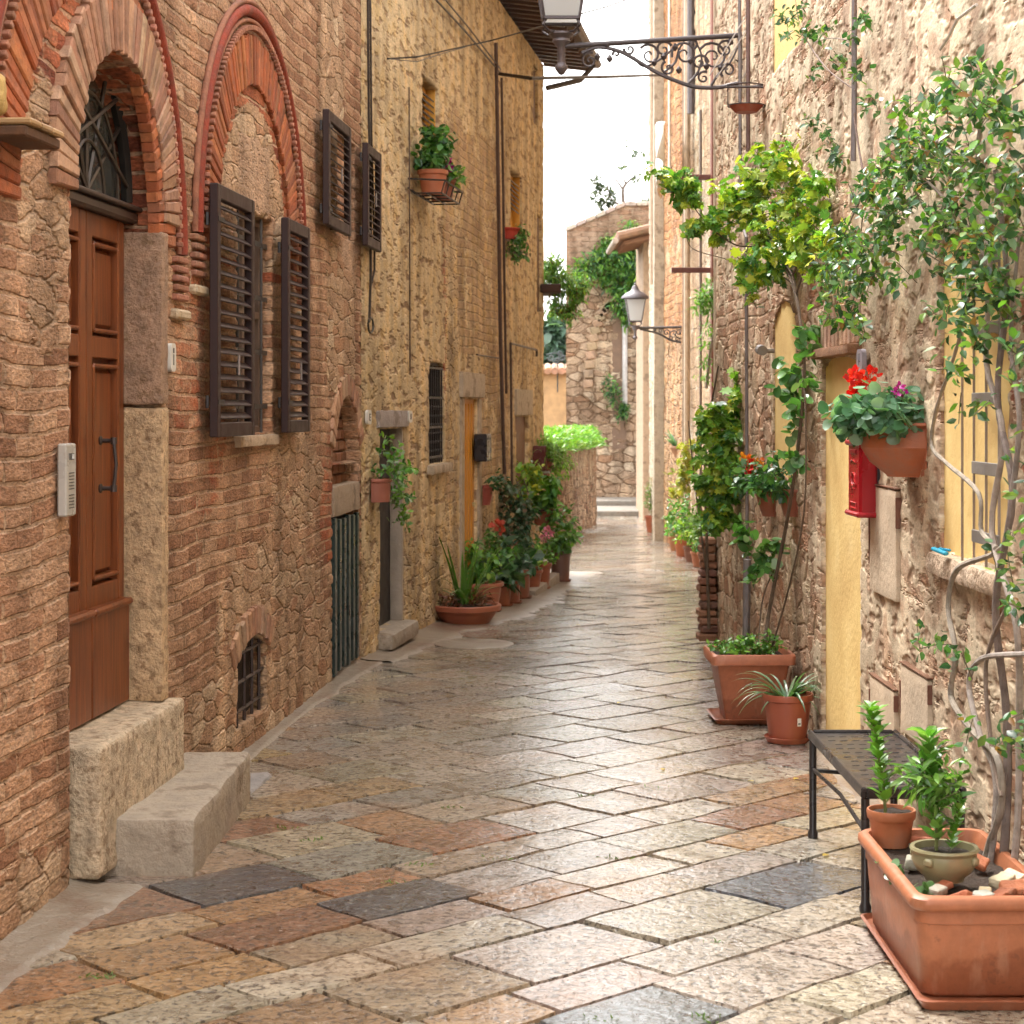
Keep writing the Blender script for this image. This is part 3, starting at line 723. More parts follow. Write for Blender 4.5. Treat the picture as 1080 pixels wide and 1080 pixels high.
# shutters
M['shut'] = tint_mat('brown_shutter_paint', .55, .0006, 40, .2, 9, spec=.5)
SHC = (.024, .0065, .0055)
def shutter(parent, u0, u1_, z0, z1, y, n, ang=0.0, hinge=None, name='shutter'):
    mb = MB(); wd = u1_ - u0; st = min(.06, wd * .16); t = .042; cz = (z0 + z1) / 2
    def bx(c, s, ch=.005, M_=None): mb.box(c, s, ch, M_, vary(SHC, rng, .08))
    for uu in (st / 2, wd - st / 2): bx((uu, 0, 0), (st, t, z1 - z0))
    for zz in (-(z1 - z0) / 2 + .035, (z1 - z0) / 2 - .035): bx((wd / 2, 0, zz), (wd - 2 * st + .002, t * .96, .07))
    zt = (z1 - z0) - .14
    for i in range(n):
        zz = -(z1 - z0) / 2 + .07 + zt * (i + .5) / n
        bx((wd / 2, 0, zz), (wd - 2 * st, .046, .009), .002, Matrix.Rotation(R(38), 3, 'X'))
    for zz in (-(z1 - z0) * .36, (z1 - z0) * .36): mb.tube([(0, .03, zz - .03), (0, .03, zz + .03)], .009, 6, (.02, .015, .015)); mb.box((.06, -.023, zz), (.12, .004, .022), 0, None, (.02, .015, .015))
    mb.tube([(wd * .5, -.03, -(z1 - z0) / 2 + .30), (wd * .5, -.03, -(z1 - z0) / 2 + .40)], .006, 5, (.25, .2, .18))
    o = mb.build(name, M['shut'], parent); o.location = (u0, y, cz); o.rotation_euler = (0, 0, ang); return o
def thumb(parent, u, z, y=-.04):
    mb = MB(); mb.tube([(u, .0, z), (u, y - .03, z), (u + .05, y - .05, z - .01), (u + .09, y - .045, z + .015)], .006, 6, (.05, .035, .03)); mb.build('shutter_catch', M['metal'], parent)
def window(parent, op, bars=True, nb=4, hb=3, y=.2, name='window', frame=(.16, .10, .07)):
    u0, u1_, z0, z1 = op.a; wn = empty(name); wn.parent = parent
    mb = MB(); mb.box(((u0 + u1_) / 2, y + .045, (z0 + z1) / 2), (u1_ - u0 + .02, .008, z1 - z0 + .02)); mb.build('pane', M['glass'], wn)
    mb = MB(); c = frame
    for uu in (u0 + .02, u1_ - .02, (u0 + u1_) / 2): mb.box((uu, y + .02, (z0 + z1) / 2), (.045, .04, z1 - z0), .004, None, c)
    for zz in (z0 + .02, z1 - .02, z0 + (z1 - z0) * .55): mb.box(((u0 + u1_) / 2, y + .019, zz), (u1_ - u0, .036, .04), .004, None, c)
    mb.build('frame', M['shut'], wn)
    if bars:
        mb = MB()
        for i in range(nb): uu = u0 + (u1_ - u0) * (i + .5) / nb; mb.tube([(uu, y * .45, z0), (uu, y * .45, z1)], .008, 6, (.06, .05, .045))
        for i in range(hb): zz = z0 + (z1 - z0) * (i + .5) / hb; mb.box(((u0 + u1_) / 2, y * .45, zz), (u1_ - u0, .008, .025), 0, None, (.06, .05, .045))
        mb.build('iron_bars', M['metal'], wn)
    return wn
W1_ = window(H1, WIN1, True, 3, 4, .06)
a, b, c_, d = WIN1.a
shutter(W1_, F1.px(222, 300, .06)[0], a - .0, 1.66, 2.86, -.075, 17)
shutter(W1_, b + .0, b + .64, 1.66, 2.86, -.075, 17)
thumb(W1_, a - .3, 1.68); thumb(W1_, b + .3, 1.68)
mb = MB(); roughbox(mb, ((a + b) / 2, .06, c_ - .035), (b - a + .1, .2, .06), .012, 14, .004, 9, (.48, .35, .24)); mb.build('sill', M['stone'], W1_, smooth=True, ang=60)
W2_ = window(H1, WIN2, False, y=.06)
mb = MB()
for k in range(9):
    for q in range(3):
        mb.box((WIN2.a[0] + .12 + q * .24 + (k % 2) * .1 - .05, .085, WIN2.a[2] + .04 + k * .079), (.225, .09, .066), .01, None, vary(rng.choice(PALE), rng))
mb.build('brick_infill', M['brick'], W2_)
a, b, c_, d = WIN2.a
shutter(W2_, F1.px(341, 180, .06)[0], a, 2.94, 3.66, -.075, 12); shutter(W2_, b, b + .62, 2.94, 3.66, -.075, 12)
thumb(W2_, a - .3, 2.96)
# cellar niche with green bars
mb = MB(); y0 = .125
for k in range(8):
    for q in range(5): mb.box((CELL.a[0] + .10 + q * .23 + (k % 2) * .1 - .05, y0, 1.30 + k * .078), (.22, .08, .068), .008, None, vary((.24, .10, .05), rng))
mb.build('niche_bricks', M['brick'], H1)
mb = MB(); roughbox(mb, ((CELL.a[0] + CELL.a[1]) / 2, .045, 1.18), (CELL.a[1] - CELL.a[0], .12, .20), .012, 16, .005, 7, (.36, .27, .19)); mb.build('niche_lintel', M['stone'], H1, smooth=True, ang=60)
gt = empty('barred_gate'); gt.parent = H1
mb = MB(); gcol = (.022, .036, .034)
gu0, gu1 = CELL.a[0] + .03, CELL.a[1] - .03
for i in range(6):
    uu = gu0 + .05 + (gu1 - gu0 - .1) * i / 5; mb.box((uu, .0, .55), (.085, .03, 1.02 + rng.uniform(-.02, .02)), .006, None, vary(gcol, rng))
mb.build('bar', M['paint'], gt)
for zz in (.12, .90): mb = MB(); mb.box(((gu0 + gu1) / 2, .025, zz), (gu1 - gu0, .02, .05), .003, None, gcol); mb.build('crossbar', M['paint'], gt)
mb = MB(); mb.box(((gu0 + gu1) / 2, .10, .5), (gu1 - gu0 + .1, .02, 1.2), 0, None, (.012, .010, .009)); mb.build('cellar_dark_sheet', M['plain'], H1)  # near-black sheet stands in for the unlit cellar behind the bars
# basement window grille
bw = empty('basement_window'); bw.parent = H1; a, b, c_, d = BASW.a
mb = MB()
for i in range(4): uu = a + (b - a) * (i + .5) / 4; mb.tube([(uu, .02, c_ - .02), (uu, .02, d + .02)], .009, 6, (.045, .025, .02))
for i in range(3): zz = c_ + (d - c_) * (i + .5) / 3; mb.tube([(a - .02, .02, zz), (b + .02, .02, zz)], .009, 6, (.045, .025, .02))
mb.build('grille', M['metal'], bw)
mb = MB(); mb.box(((a + b) / 2, .10, (c_ + d) / 2), (b - a + .1, .02, d - c_ + .1), 0, None, (.03, .018, .012)); mb.build('board', M['plain'], bw)  # near-black sheet gives the darkness behind the grille
mb = MB(); mb.box(((DOOR.a[0] + DOOR.a[1]) / 2, .36, 1.5), (1.6, .02, 3.6), 0, None, (.03, .02, .015)); mb.build('dark_hall', M['plain'], H1)
# ================================================================== LEFT OCHRE HOUSE
M['wall2'] = wall_mat('weathered_ochre_render', [(.36, .22, .13), (.48, .32, .19), (.54, .38, .23)], (.44, .33, .21), [(.36, .25, .15), (.52, .39, .24), (.44, .31, .18), (.60, .47, .31)], (.36, .26, .16),
                      [(.50, .37, .22), (.62, .47, .28), (.70, .57, .38)], pit=(.30, .19, .11), rs=6.5, pitamt=.95, bh=.085, mottle=((.60, .40, .17), .6), grain=.55, pitscale=(.30, .9, 13))
H2 = empty('ochre_house', (F2.o.x, F2.o.y, 0), F2.rz, 'ochre weathered house with tiled eave, orange door and slim yellow windows beyond the brick house', 'house')
def o2(kind, x0, x1, y0, y1, depth, **k):
    a = F2.px(x0, (y0 + y1) / 2)[0]; b = F2.px(x1, (y0 + y1) / 2)[0]
    z1 = F2.px(x0, y0)[1]; z0 = F2.px((x0 + x1) / 2, y1)[1]
    return (kind(a, b, z0, z1 - k['rise'], k['rise'], depth) if 'rise' in k else kind(a, b, z0, z1, depth))
DD = o2(Rect, 400, 425, 452, 668, .10); GW = o2(Arch, 452, 468, 380, 489, .06, rise=.05); OD = o2(Rect, 487, 502.5, 420, 650, .035)
D3 = o2(Rect, 544, 557, 439, 600, .05); YW1 = o2(Rect, 445, 461.5, 79, 194, .12); YW2 = o2(Rect, 538, 550, 176, 250, .12)
FW = o2(Rect, 562, 567, 68, 132, .10); FW2 = o2(Rect, 566, 571, 225, 330, .08)
DD.a = (DD.a[0], DD.a[1], .10, DD.a[3]); OD.a = (OD.a[0], OD.a[1], -.12, OD.a[3]); D3.a = (D3.a[0], D3.a[1], -.2, D3.a[3])
L2w = u2(24.13); TOP2 = 6.15
def zone2(u, z, y):
    rub = mx(boxm(u, z, -1, 20, -2, 1.0, .5) * .62, blob(u, z, 2.2, .5, 1.6, 1.0) * .8, blob(u, z, u2(17.4), 2.2, .4, 1.4) * .75, boxm(u, z, u2(19), u2(21), 0, 2.4, .3) * .45, boxm(u, z, u2(16.5), u2(20), 2.6, 6, .4) * .35)
    pl = 1 - mx(boxm(u, z, u2(16.8), u2(20.8), 1.9, 4.6, .5) * .85, boxm(u, z, u2(18.8), u2(21), 0, 2.4, .3) * .8, boxm(u, z, -1, 20, -2, .9, .5) * .62, blob(u, z, u2(17.3), 1.5, .3, 1.4) * .8)
    pl = np.clip(pl, .3, .72) + .08
    pl = np.maximum(pl, mx(boxm(u, z, OD.a[0] - .22, OD.a[1] + .28, -1, 2.3, .05), boxm(u, z, GW.a[0] - .05, GW.a[1] + .05, 2.2, 2.75, .05), boxm(u, z, D3.a[0] - .2, D3.a[1] + .2, -1, 2.1, .05)) * 1.2)
    red = blob(u, z, u2(16.9), 2.4, .15, 1.2) * .6
    return np.stack([rub, pl, red], 1)
us = spaced(0, L2w, [(L2w, .026)]); zs = spaced(-.9, TOP2, [(TOP2, .026)])
build_wall('wall', us, zs, [DD, GW, OD, D3, YW1, YW2, FW, FW2], zone2, M['wall2'], H2)
bodybox(H2, 0.02, L2w - .002, .60, 6, -1, TOP2 + .01, M['plain'], (.42, .30, .17))
mb = MB(); mb.box((L2w - .03, .32, TOP2 / 2 - .4), (.06, .60, TOP2 + .8), 0, None, (.48, .35, .20)); mb.build('end_wall', M['plain'], H2)
# yellow painted reveals and blinds of the slim windows
def slim_window(op, nm='window'):
    a, b, c_, d = op.a; wn = empty(nm); wn.parent = H2
    mb = MB(); mb.box((b - .006, op.depth / 2 + .015, (c_ + d) / 2), (.03, op.depth - .01, d - c_ - .01)); mb.box(((a + b) / 2, op.depth - .01, (c_ + d) / 2), (b - a, .02, d - c_))
    mb.box((a + .006, op.depth / 2 + .015, (c_ + d) / 2), (.03, op.depth - .01, d - c_ - .01)); mb.build('painted_reveal', M['ywall'], wn)
    mb = MB()
    for k in range(7): mb.box(((a + b) / 2 - .03, .05, d - .10 - k * .052), (b - a - .1, .08, .012), 0, Matrix.Rotation(R(35), 3, 'X'), (.10, .07, .05))
    mb.tube([(a + .04, .06, d - .06), (a + .04, .06, d - .5)], .008, 5, (.06, .05, .04)); mb.build('louvre_blind', M['metal'], wn); return wn
M['ywall'] = (lambda g: g.out(g.ramp(g.noise(g.n('ShaderNodeTexCoord').outputs['Object'], 4, 6), [(.3, (.58, .27, .04)), (.7, (.70, .37, .07))]), .8))(NG('ochre_paint'))
slim_window(YW1); slim_window(YW2)
for op in (FW, FW2):
    mb = MB(); a, b, c_, d = op.a; mb.box(((a + b) / 2, .05, (c_ + d) / 2), (b - a - .02, .04, d - c_ - .02), .004, None, (.15, .08, .05)); mb.build('closed_shutter', M['shut'], H2)
# dark doorway
a, b, c_, d = DD.a
mb = MB(); mb.box(((a + b) / 2, .115, (c_ + d) / 2), (b - a + .1, .03, d - c_ + .2), 0, None, (.02, .014, .011)); mb.build('dark_doorway', M['shut'], H2)  # near-black panel painted in place of the unlit interior
mb = MB(); roughbox(mb, (b + .0, .05, (c_ + d) / 2), (.07, .11, d - c_), .02, 16, .006, 6, (.36, .29, .23), seed=3); mb.build('door_jamb', M['plain'], H2, smooth=True, ang=60)
mb = MB(); roughbox(mb, ((a + b) / 2, .05, .05), (b - a + .12, .34, .12), .02, 14, .005, 7, (.40, .33, .26), seed=5); mb.build('threshold_stone', M['stone'], H2, smooth=True, ang=60)
mb = MB(); roughbox(mb, ((a + b) / 2, .02, d + .07), (b - a + .25, .10, .13), .012, 14, .004, 7, (.36, .31, .29), seed=6); mb.build('lintel', M['stone'], H2, smooth=True, ang=60)
# barred window
a, b, c_, d = GW.a; gw = window(H2, GW, False, y=.03, frame=(.05, .04, .035))
mb = MB()
for i in range(7): uu = a + (b - a) * (i + .5) / 7; mb.tube([(uu, .01, c_ + .0), (uu, .01, d - .06)], .008, 5, (.035, .03, .03))
for i in range(4): zz = c_ + .06 + (d - c_ - .12) * i / 3; mb.box(((a + b) / 2, .01, zz), (b - a + .06, .012, .02), 0, None, (.035, .03, .03))
for i in range(7):
    for k in range(7): mb.box((a + (b - a) * (i + .5) / 7, .01, c_ + .04 + k * .075), (.03, .02, .03), .008, Matrix.Rotation(R(45), 3, 'Y'), (.035, .03, .03))
mb.build('iron_grille', M['metal'], gw)
mb = MB(); roughbox(mb, ((a + b) / 2, -.01, c_ - .04), (b - a + .2, .12, .08), .012, 12, .004, 8, (.46, .36, .26)); mb.build('sill', M['stone'], gw, smooth=True, ang=60)
# orange door with stone surround
a, b, c_, d = OD.a; od = empty('door'); od.parent = H2
mb = MB(); mb.box(((a + b) / 2, .045, (c_ + d) / 2), (b - a, .04, d - c_), .004)
for k in range(1, 5): mb.box((a + (b - a) * k / 5, .022, (c_ + d) / 2), (.012, .012, d - c_ - .1), .003)
mb.build('door_leaf', M['orangedoor'], od)
mb = MB(); mb.lathe([(0, 0), (.02, 0), (.025, .02), (0, .04)], (0, 0, 0), 10); v = mb.v[-1]; mb.v[-1] = np.stack([v[:, 0] + b - .12, -v[:, 2] + .025, v[:, 1] + .85], 1); mb.c = [(.5, .4, .2)] * len(mb.f); mb.build('handle', M['metal'], od)
mb = MB(); roughbox(mb, ((a + b) / 2 + .03, -.005, d + .13), (b - a + .45, .09, .24), .012, 16, .004, 6, (.47, .37, .27), seed=8)
mb.build('lintel', M['stone'], H2, smooth=True, ang=60)
for uu, s in ((a - .08, 1), (b + .10, 2)):
    mb = MB(); roughbox(mb, (uu, .015, (c_ + d) / 2), (.17, .09, d - c_), .012, 22, .004, 6, (.45, .35, .25), seed=s); mb.build('door_jamb', M['stone'], H2, smooth=True, ang=60)
a, b, c_, d = D3.a
mb = MB(); mb.box(((a + b) / 2, .06, (c_ + d) / 2), (b - a, .04, d - c_), .004, None, (.17, .075, .035))
mb.box(((a + b) / 2, .035, 1.1), (b - a, .03, .05), .006, None, (.40, .30, .2)); mb.build('far_door', M['shut'], H2)
mb = MB(); roughbox(mb, ((a + b) / 2, -.002, d + .16), (b - a + .3, .08, .30), .012, 12, .004, 6, (.46, .37, .27)); mb.build('lintel', M['stone'], H2, smooth=True, ang=60)
mb = MB(); roughbox(mb, (u2(21.2), -.25, -.20), (2.2, .35, .14), .02, 16, .004, 6, (.40, .34, .28)); mb.build('low_step', M['stone'], H2, smooth=True, ang=60)
# roof eave with rafters and tiles
rf = MB()
rf.box((L2w / 2 + .3, 1.8, TOP2 + .42), (L2w + .55, 4.9, .05), 0, Matrix.Rotation(R(8), 3, 'X'), (.10, .06, .045))
rf.build('roof', M['rtile'], H2)
mb = MB(); k = 0
while k * .26 < L2w + .5: mb.box((.05 + k * .26, -.24, TOP2 + .10), (.08, .60, .09), .006, Matrix.Rotation(R(8), 3, 'X'), vary((.10, .055, .04), rng)); k += 1
mb.build('rafters', M['shut'], H2)
mb = MB(); k = 0
while k * .17 < L2w + .6:
    x0 = -.0 + k * .17; prof = [(x0 + .085 * math.cos(t * math.pi / 6), TOP2 + .215 + .045 * math.sin(t * math.pi / 6)) for t in range(7)]
    mb.prism(prof, -.62, 1.4, vary((.30, .15, .09), rng)); k += 1
mb.build('tiles', M['rtile'], H2)
mb = MB(); mb.tube([(-.05, -.64, TOP2 + .13), (L2w + .55, -.64, TOP2 + .10)], .055, 8, (.13, .10, .085)); mb.tube([(L2w + .4, -.62, TOP2 + .08), (L2w + .25, -.45, TOP2 - .15), (L2w - .1, -.06, TOP2 - .30)], .035, 8, (.10, .085, .08)); mb.build('gutter', M['metal'], H2, smooth=True)

# ================================================================== RIGHT STONE HOUSE
M['wallR'] = wall_mat('patched_stone_and_render', [(.40, .20, .12), (.50, .31, .20), (.58, .42, .29)], (.52, .42, .30), [(.38, .25, .15), (.54, .41, .27), (.60, .48, .34), (.40, .18, .09), (.62, .51, .37)], (.44, .33, .23),
                      [(.54, .42, .29), (.66, .54, .385), (.74, .64, .48)], pit=(.40, .28, .19), rs=6.0, pitamt=.9, amp=.9, zst=1.2, mottle=((.40, .24, .15), .7), grain=.5, pitscale=(.45, .8, 11))
H3 = empty('stone_house', (FR.o.x, FR.o.y, 0), FR.rz, 'pale patched stone house with yellow painted niches on the right of the street', 'house')
def o3(x0, x1, y0, y1, depth, z=None, rise=None):
    a = FR.px(x0, 400)[0]; b = FR.px(x1, 400)[0]
    z1 = FR.px(x0, y0)[1] if y0 is not None else 5.2; z0 = FR.px(x0, y1)[1] if y1 is not None else -.3
    return Arch(a, b, z0, z1 - rise, rise, depth) if rise else Rect(a, b, z0, z1, depth)
N1 = o3(815, 845, None, 78, .02); N1.a = (N1.a[0], N1.a[1], N1.a[2], 5.2)
N2 = o3(815, 839, 322, 500, .025, rise=.14); N3 = o3(867, 908, 378, None, .03, rise=.05); N4 = o3(992, 1064, 258, 580, .025)
def zone3(u, z, y):
    f = lambda x: FR.px(x, 400)[0]
    rub = mx(boxm(u, z, 0, f(865), -2, 2.4, .3) * .72, boxm(u, z, f(815), f(960), 2.3, 6, .3) * .62, blob(u, z, f(1000), .7, .8, .6) * .7)
    pl = .60 + .16 * blob(u, z, f(1000), 3.2, 2, 1.2) + .1 * blob(u, z, f(930), 1.4, .7, 1.2) - .22 * boxm(u, z, 0, f(862), -2, 2.6, .3) - .05 * boxm(u, z, f(815), f(900), 2.3, 7, .3)
    red = mx(blob(u, z, f(925), 3.4, .5, .6), blob(u, z, f(960), 4.2, .3, .3), blob(u, z, f(820), 3.3, .4, .6), blob(u, z, f(1060), 2, .5, .8)) * .7
    return np.stack([rub, pl, red], 1)
LR = 14.9 - 1.0; us = spaced(0, LR, [(9.6, .02), (LR, .12)]); zs = spaced(-.35, 5.6, [(5.0, .02), (5.6, .05)])
build_wall('wall', us, zs, [N1, N2, N3, N4], zone3, M['wallR'], H3)
bodybox(H3, .03, LR, .45, 6, -.5, 5.62, M['plain'], (.5, .4, .28))
mb = MB(); mb.box((.02, .24, 2.6), (.05, .50, 6.0), 0, None, (.5, .4, .28)); mb.build('end_wall', M['plain'], H3)
for nm, op in (('blind_window', N1), ('blind_window', N2), ('filled_doorway', N3), ('blind_window', N4)):
    a, b, c_, d = op.a; mb = MB(); mb.box(((a + b) / 2, op.depth + .005, (c_ + d) / 2), (b - a + .06, .03, d - c_ + .06)); mb.build(nm, M['yellow'], H3)
a, b, c_, d = N3.a
mb = MB(); roughbox(mb, ((a + b) / 2, -.0, d + .02), (b - a + .06, .15, .05), .012, 14, .005, 8, (.24, .12, .06)); mb.build('wooden_lintel', M['bark'], H3, smooth=True)
mb = MB()
for k in range(11): mb.box(((a + b) / 2 + (k - 5) * .105, .004, d + .15), (.085, .05, .22), .012, Matrix.Rotation(R((k - 5) * -2.2), 3, 'Y'), vary((.44, .28, .19), rng))
mb.build('soldier_lintel', M['brick'], H3)
a, b, c_, d = N4.a
gr = empty('window_grille'); gr.parent = H3; mb = MB()
for i, uu in enumerate(np.linspace(FR.px(1022, 400)[0], b - .03, 4)): mb.box((uu, -.025, (c_ + d) / 2), (.008, .008, d - c_ + .1), 0, None, (.30, .24, .20))
for zz in np.linspace(c_ + .10, d - .12, 5): mb.box((b - .17, -.035, zz), (.36, .008, .045), .002, None, (.26, .24, .22))
mb.build('iron_bars', M['metal'], gr)
mb = MB(); roughbox(mb, ((a + b) / 2, -.0, c_ - .05), (b - a + .1, .10, .09), .02, 14, .008, 6, (.56, .42, .30), seed=4); mb.build('window_sill', M['travert'], H3, smooth=True, ang=60)
# little hatch doors plastered over in the wall
for (x0, x1, y0, y1) in ((922, 950, 512, 622), (922, 948, 712, 770), (955, 984, 700, 770)):
    a = FR.px(x0, y0)[0]; b = FR.px(x1, y0)[0]; z1 = FR.px(x0, y0)[1]; z0 = FR.px(x0, y1)[1]
    ht = empty('meter_hatch'); ht.parent = H3
    mb = MB(); roughbox(mb, ((a + b) / 2, -.002, (z0 + z1) / 2), (b - a, .04, z1 - z0), .006, 14, .004, 7, (.58, .46, .33)); mb.build('hatch_door', M['plain'], ht, smooth=True, ang=60)
    mb = MB()
    for uu, hh in ((a - .008, .5), (b + .006, .28)): mb.box((uu, -.003, z0 + (z1 - z0) * (.5 if hh == .5 else .8)), (.009, .042, (z1 - z0) * hh), .002, None, (.20, .09, .06))
    mb.box(((a + b) / 2, -.004, z1 + .008), (b - a + .02, .042, .008), .002, None, (.20, .10, .06)); mb.build('hatch_frame', M['metal'], ht)

# ================================================================== FAR RIGHT HOUSES
M['wallS'] = wall_mat('pale_block_stone', [(.34, .21, .12), (.44, .30, .18), (.50, .37, .24)], (.17, .11, .065), [(.46, .35, .24), (.54, .44, .32), (.38, .25, .15)], (.32, .23, .15), [(.46, .37, .26), (.56, .47, .34), (.62, .54, .42)], bh=.30, bw=.55, rs=3, pit=(.26, .17, .10), amp=1.6)
M['wallO'] = wall_mat('orange_brickwork', [(.32, .13, .05), (.44, .21, .085), (.50, .29, .14)], (.17, .09, .045), [(.38, .22, .11), (.50, .33, .18)], (.25, .16, .1), [(.42, .26, .14), (.5, .34, .2), (.56, .42, .27)], bh=.14, bw=.42, rs=3, amp=2)
M['wallP'] = wall_mat('cream_peeling_render', [(.34, .2, .11), (.44, .30, .18), (.5, .36, .23)], (.38, .28, .18), [(.42, .29, .18), (.54, .42, .28), (.38, .22, .11)], (.30, .21, .13), [(.54, .45, .33), (.62, .54, .42), (.70, .62, .50)], rs=2.5, pit=(.34, .22, .12), pitamt=.9, amp=1.6)
def far_house(name, label, Y0, Y1, X, top, mat, zone, step=.06, ops=(), hid=0):
    fr = Frame(X, Y1, 0, -1)
    h = empty(name, (X, Y1, 0), fr.rz, label, 'house')
    us = spaced(0, Y1 - Y0, [(Y1 - Y0 - hid, step)] + ([(Y1 - Y0, .4)] if hid else [])); zs = spaced(-1.2, top, [(top, step)])
    build_wall('wall', us, zs, list(ops), zone, mat, h)
    bodybox(h, .02, Y1 - Y0 - .02, .35, 6, -1.2, top + .02, M['plain'], (.55, .42, .28))
    mb = MB(); mb.box((Y1 - Y0 - .02, .19, top / 2 - .6), (.05, .38, top + 1.2), 0, None, (.42, .31, .20)); mb.build('side_wall', M['plain'], h)
    return h, fr
zc = lambda r, p, d: (lambda u, z, y: np.stack([np.full_like(u, r), np.full_like(u, p), np.full_like(u, d)], 1))
H4, F4 = far_house('block_stone_house', 'pale block stone house with rusty rails, middle right behind the vines', 15.0, 29.9, 2.80, 13, M['wallS'], lambda u, z, y: np.stack([np.full_like(u, .1), .25 + .25 * (np.sin(u * 1.3 + z) > .6), np.zeros_like(u)], 1), .06, hid=11.5)
H5, F5 = far_house('orange_brick_house', 'narrow orange brick house front between pale stone and cream render', 29.95, 34.3, 2.76, 13, M['wallO'], lambda u, z, y: np.stack([.30 + .3 * (z < 3), .15 + .3 * (np.abs(z - 4.4) < .3), np.zeros_like(u)], 1), .07)
H6, F6 = far_house('cream_house', 'cream rendered house at the far end of the right side with peeling plaster', 34.35, 38.4, 2.80, 13, M['wallP'], lambda u, z, y: np.stack([np.full_like(u, .4), .45 + .2 * (np.sin(u * 2.1) > 0) - .25 * (z > 6.5), np.zeros_like(u)], 1), .07)
# pilasters, rails, pipes on them
def rail(parent, fr, p0, p1, off, r=.035, c=(.13, .05, .04), name='rusty_rail', n=6):
    a = fr.px(*p0, off); b = fr.px(*p1, off); mb = MB(); mb.tube([(a[0], -off, a[1]), (b[0], -off, b[1])], r, n, c); return mb.build(name, M['metal'], parent, smooth=True)
for (yy) in (30.6, 34.5):
    mb = MB(); roughbox(mb, (F6.o.y - yy if yy > 34 else 0.3, -.10, 6), (.30, .26, 14.4), .03, 40, .01, 3, (.50, .41, .30)); mb.build('pilaster', M['stone'], H6 if yy > 34 else H5, smooth=True, ang=60)
def vpipe(parent, fr, x, y0, y1, r, c, off=.08, name='drain_pipe', mat='metal'):
    a = fr.px(x, y0, off); b = fr.px(x, y1, off); mb = MB(); mb.tube([(a[0], -off, a[1]), (a[0], -off, b[1])], r, 8, c); return mb.build(name, M[mat], parent, smooth=True)
for x, y0, y1, r, c in ((729, -60, 120, .06, (.12, .10, .10)), (739, 116, 560, .02, (.16, .12, .10)), (753, -60, 560, .05, (.24, .10, .07))): vpipe(H4, F4, x, y0, y1, r, c)
for x, y0, y1, r, c in ((706, -50, 200, .02, (.75, .7, .6)), (721, -50, 560, .02, (.25, .18, .12)), (724.5, -50, 570, .05, (.50, .38, .27))): vpipe(H5, F5, x, y0, y1, r, c)
for x, y0, y1, r, c in ((688, -50, 300, .05, (.45, .32, .22)), (693, 200, 560, .02, (.35, .25, .18)), (699, -50, 560, .03, (.5, .4, .3))): vpipe(H6, F6, x, y0, y1, r, c)
for yy in (187, 285):                                  # horizontal rusty beams standing out into the street
    Y = 25.6; a = P(757, yy, Y); b = P(706 if yy < 200 else 708, yy + 8 if yy < 200 else yy, Y)
    o = MB(); o.box(((a.x + .12 + b.x) / 2, 0, 0), (a.x + .12 - b.x, .08, .07), .006, None, (.14, .055, .045)); o = o.build('rusty_beam', M['metal'], H4)
    l = F4.loc((0, Y, a.z)); o.location = (l.x - 0, 0, 0); 
    # beam lies along world x: place it in the house frame
    o.matrix_local = H4.matrix_world.inverted() @ Matrix.Translation((0, Y, a.z)) if False else Matrix.Translation((F4.o.y - Y, -(F4.o.x), a.z)) @ Matrix.Rotation(math.pi / 2, 4, 'Z')
# eave of the house beyond
mb = MB()
def Y42(x, y, Y=44.0): p = P(x, y, Y); return p
H7 = empty('tiled_roof_house', (2.85, 44.2, 0), 0, 'low house corner with tiled eave jutting left below the cream house wall top', 'house')
mb.box((1.9, 1.2, 2.4), (3.4, 2.4, 7.0), .02, None, (.42, .29, .19)); mb.build('wall', M['stone'], H7)
mb = MB(); hx = P(657, 0, 44).x - 2.85
z_e = EYE + (430 - 262) * 44 / F
for k in range(9): mb.box((hx + 1.1, -.75 + k * .30, z_e + .35), (2.3, .08, .10), .01, Matrix.Rotation(R(-14), 3, 'Y'), (.30, .16, .10))
mb.box((hx + 1.1, .45, z_e + .44), (2.4, 2.8, .05), 0, Matrix.Rotation(R(-14), 3, 'Y'), (.20, .11, .07)); mb.build('rafters', M['plain'], H7)
mb = MB()
for k in range(15): mb.tube([(hx - .15, -1.0 + k * .2, z_e + .14 + .08), (hx + 2.2, -1.0 + k * .2, z_e + .14 + .65)], .10, 8, vary((.30, .17, .11), rng))
mb.build('roof_tiles', M['rtile'], H7, smooth=True)
mb = MB(); mb.tube([(hx - .22, -1.1, z_e + .10), (hx - .22, 2.0, z_e + .10)], .07, 8, (.45, .36, .30)); mb.build('gutter', M['metal'], H7, smooth=True)

# ================================================================== END OF THE STREET: STONE TOWER WALL
M['wallT'] = wall_mat('round_rubble', [(.28, .16, .10), (.38, .24, .16), (.44, .31, .22)], (.38, .29, .21), [(.30, .19, .12), (.48, .36, .25), (.40, .27, .18), (.62, .51, .38), (.34, .20, .12)], (.20, .125, .075), [(.52, .38, .26), (.62, .48, .34), (.7, .56, .4)], rs=4.6, bh=.14, bw=.42, amp=2.4, zst=1.1)
YT = 50.0; tx0 = P(597, 0, YT).x; FT = Frame(tx0, YT, 1, 0)
HT = empty('rubble_tower', (tx0, YT, 0), 0, 'tall rubble wall with brick top closing the far end of the street', 'tower')
def zoneT(u, z, y):
    top = 5.1 + u * .3; br = np.clip((z - top) / .5 + .5, 0, 1)
    return np.stack([1.1 - 1.1 * br, .12 + .25 * blob(u, z, 1.2, 3.4, .8, 1.4) + .2 * blob(u, z, .6, 1, .8, .8), 0 * u], 1)
us = spaced(0, 4.2, [(4.2, .07)]); zs = spaced(-1.2, 7.6, [(7.6, .07)])
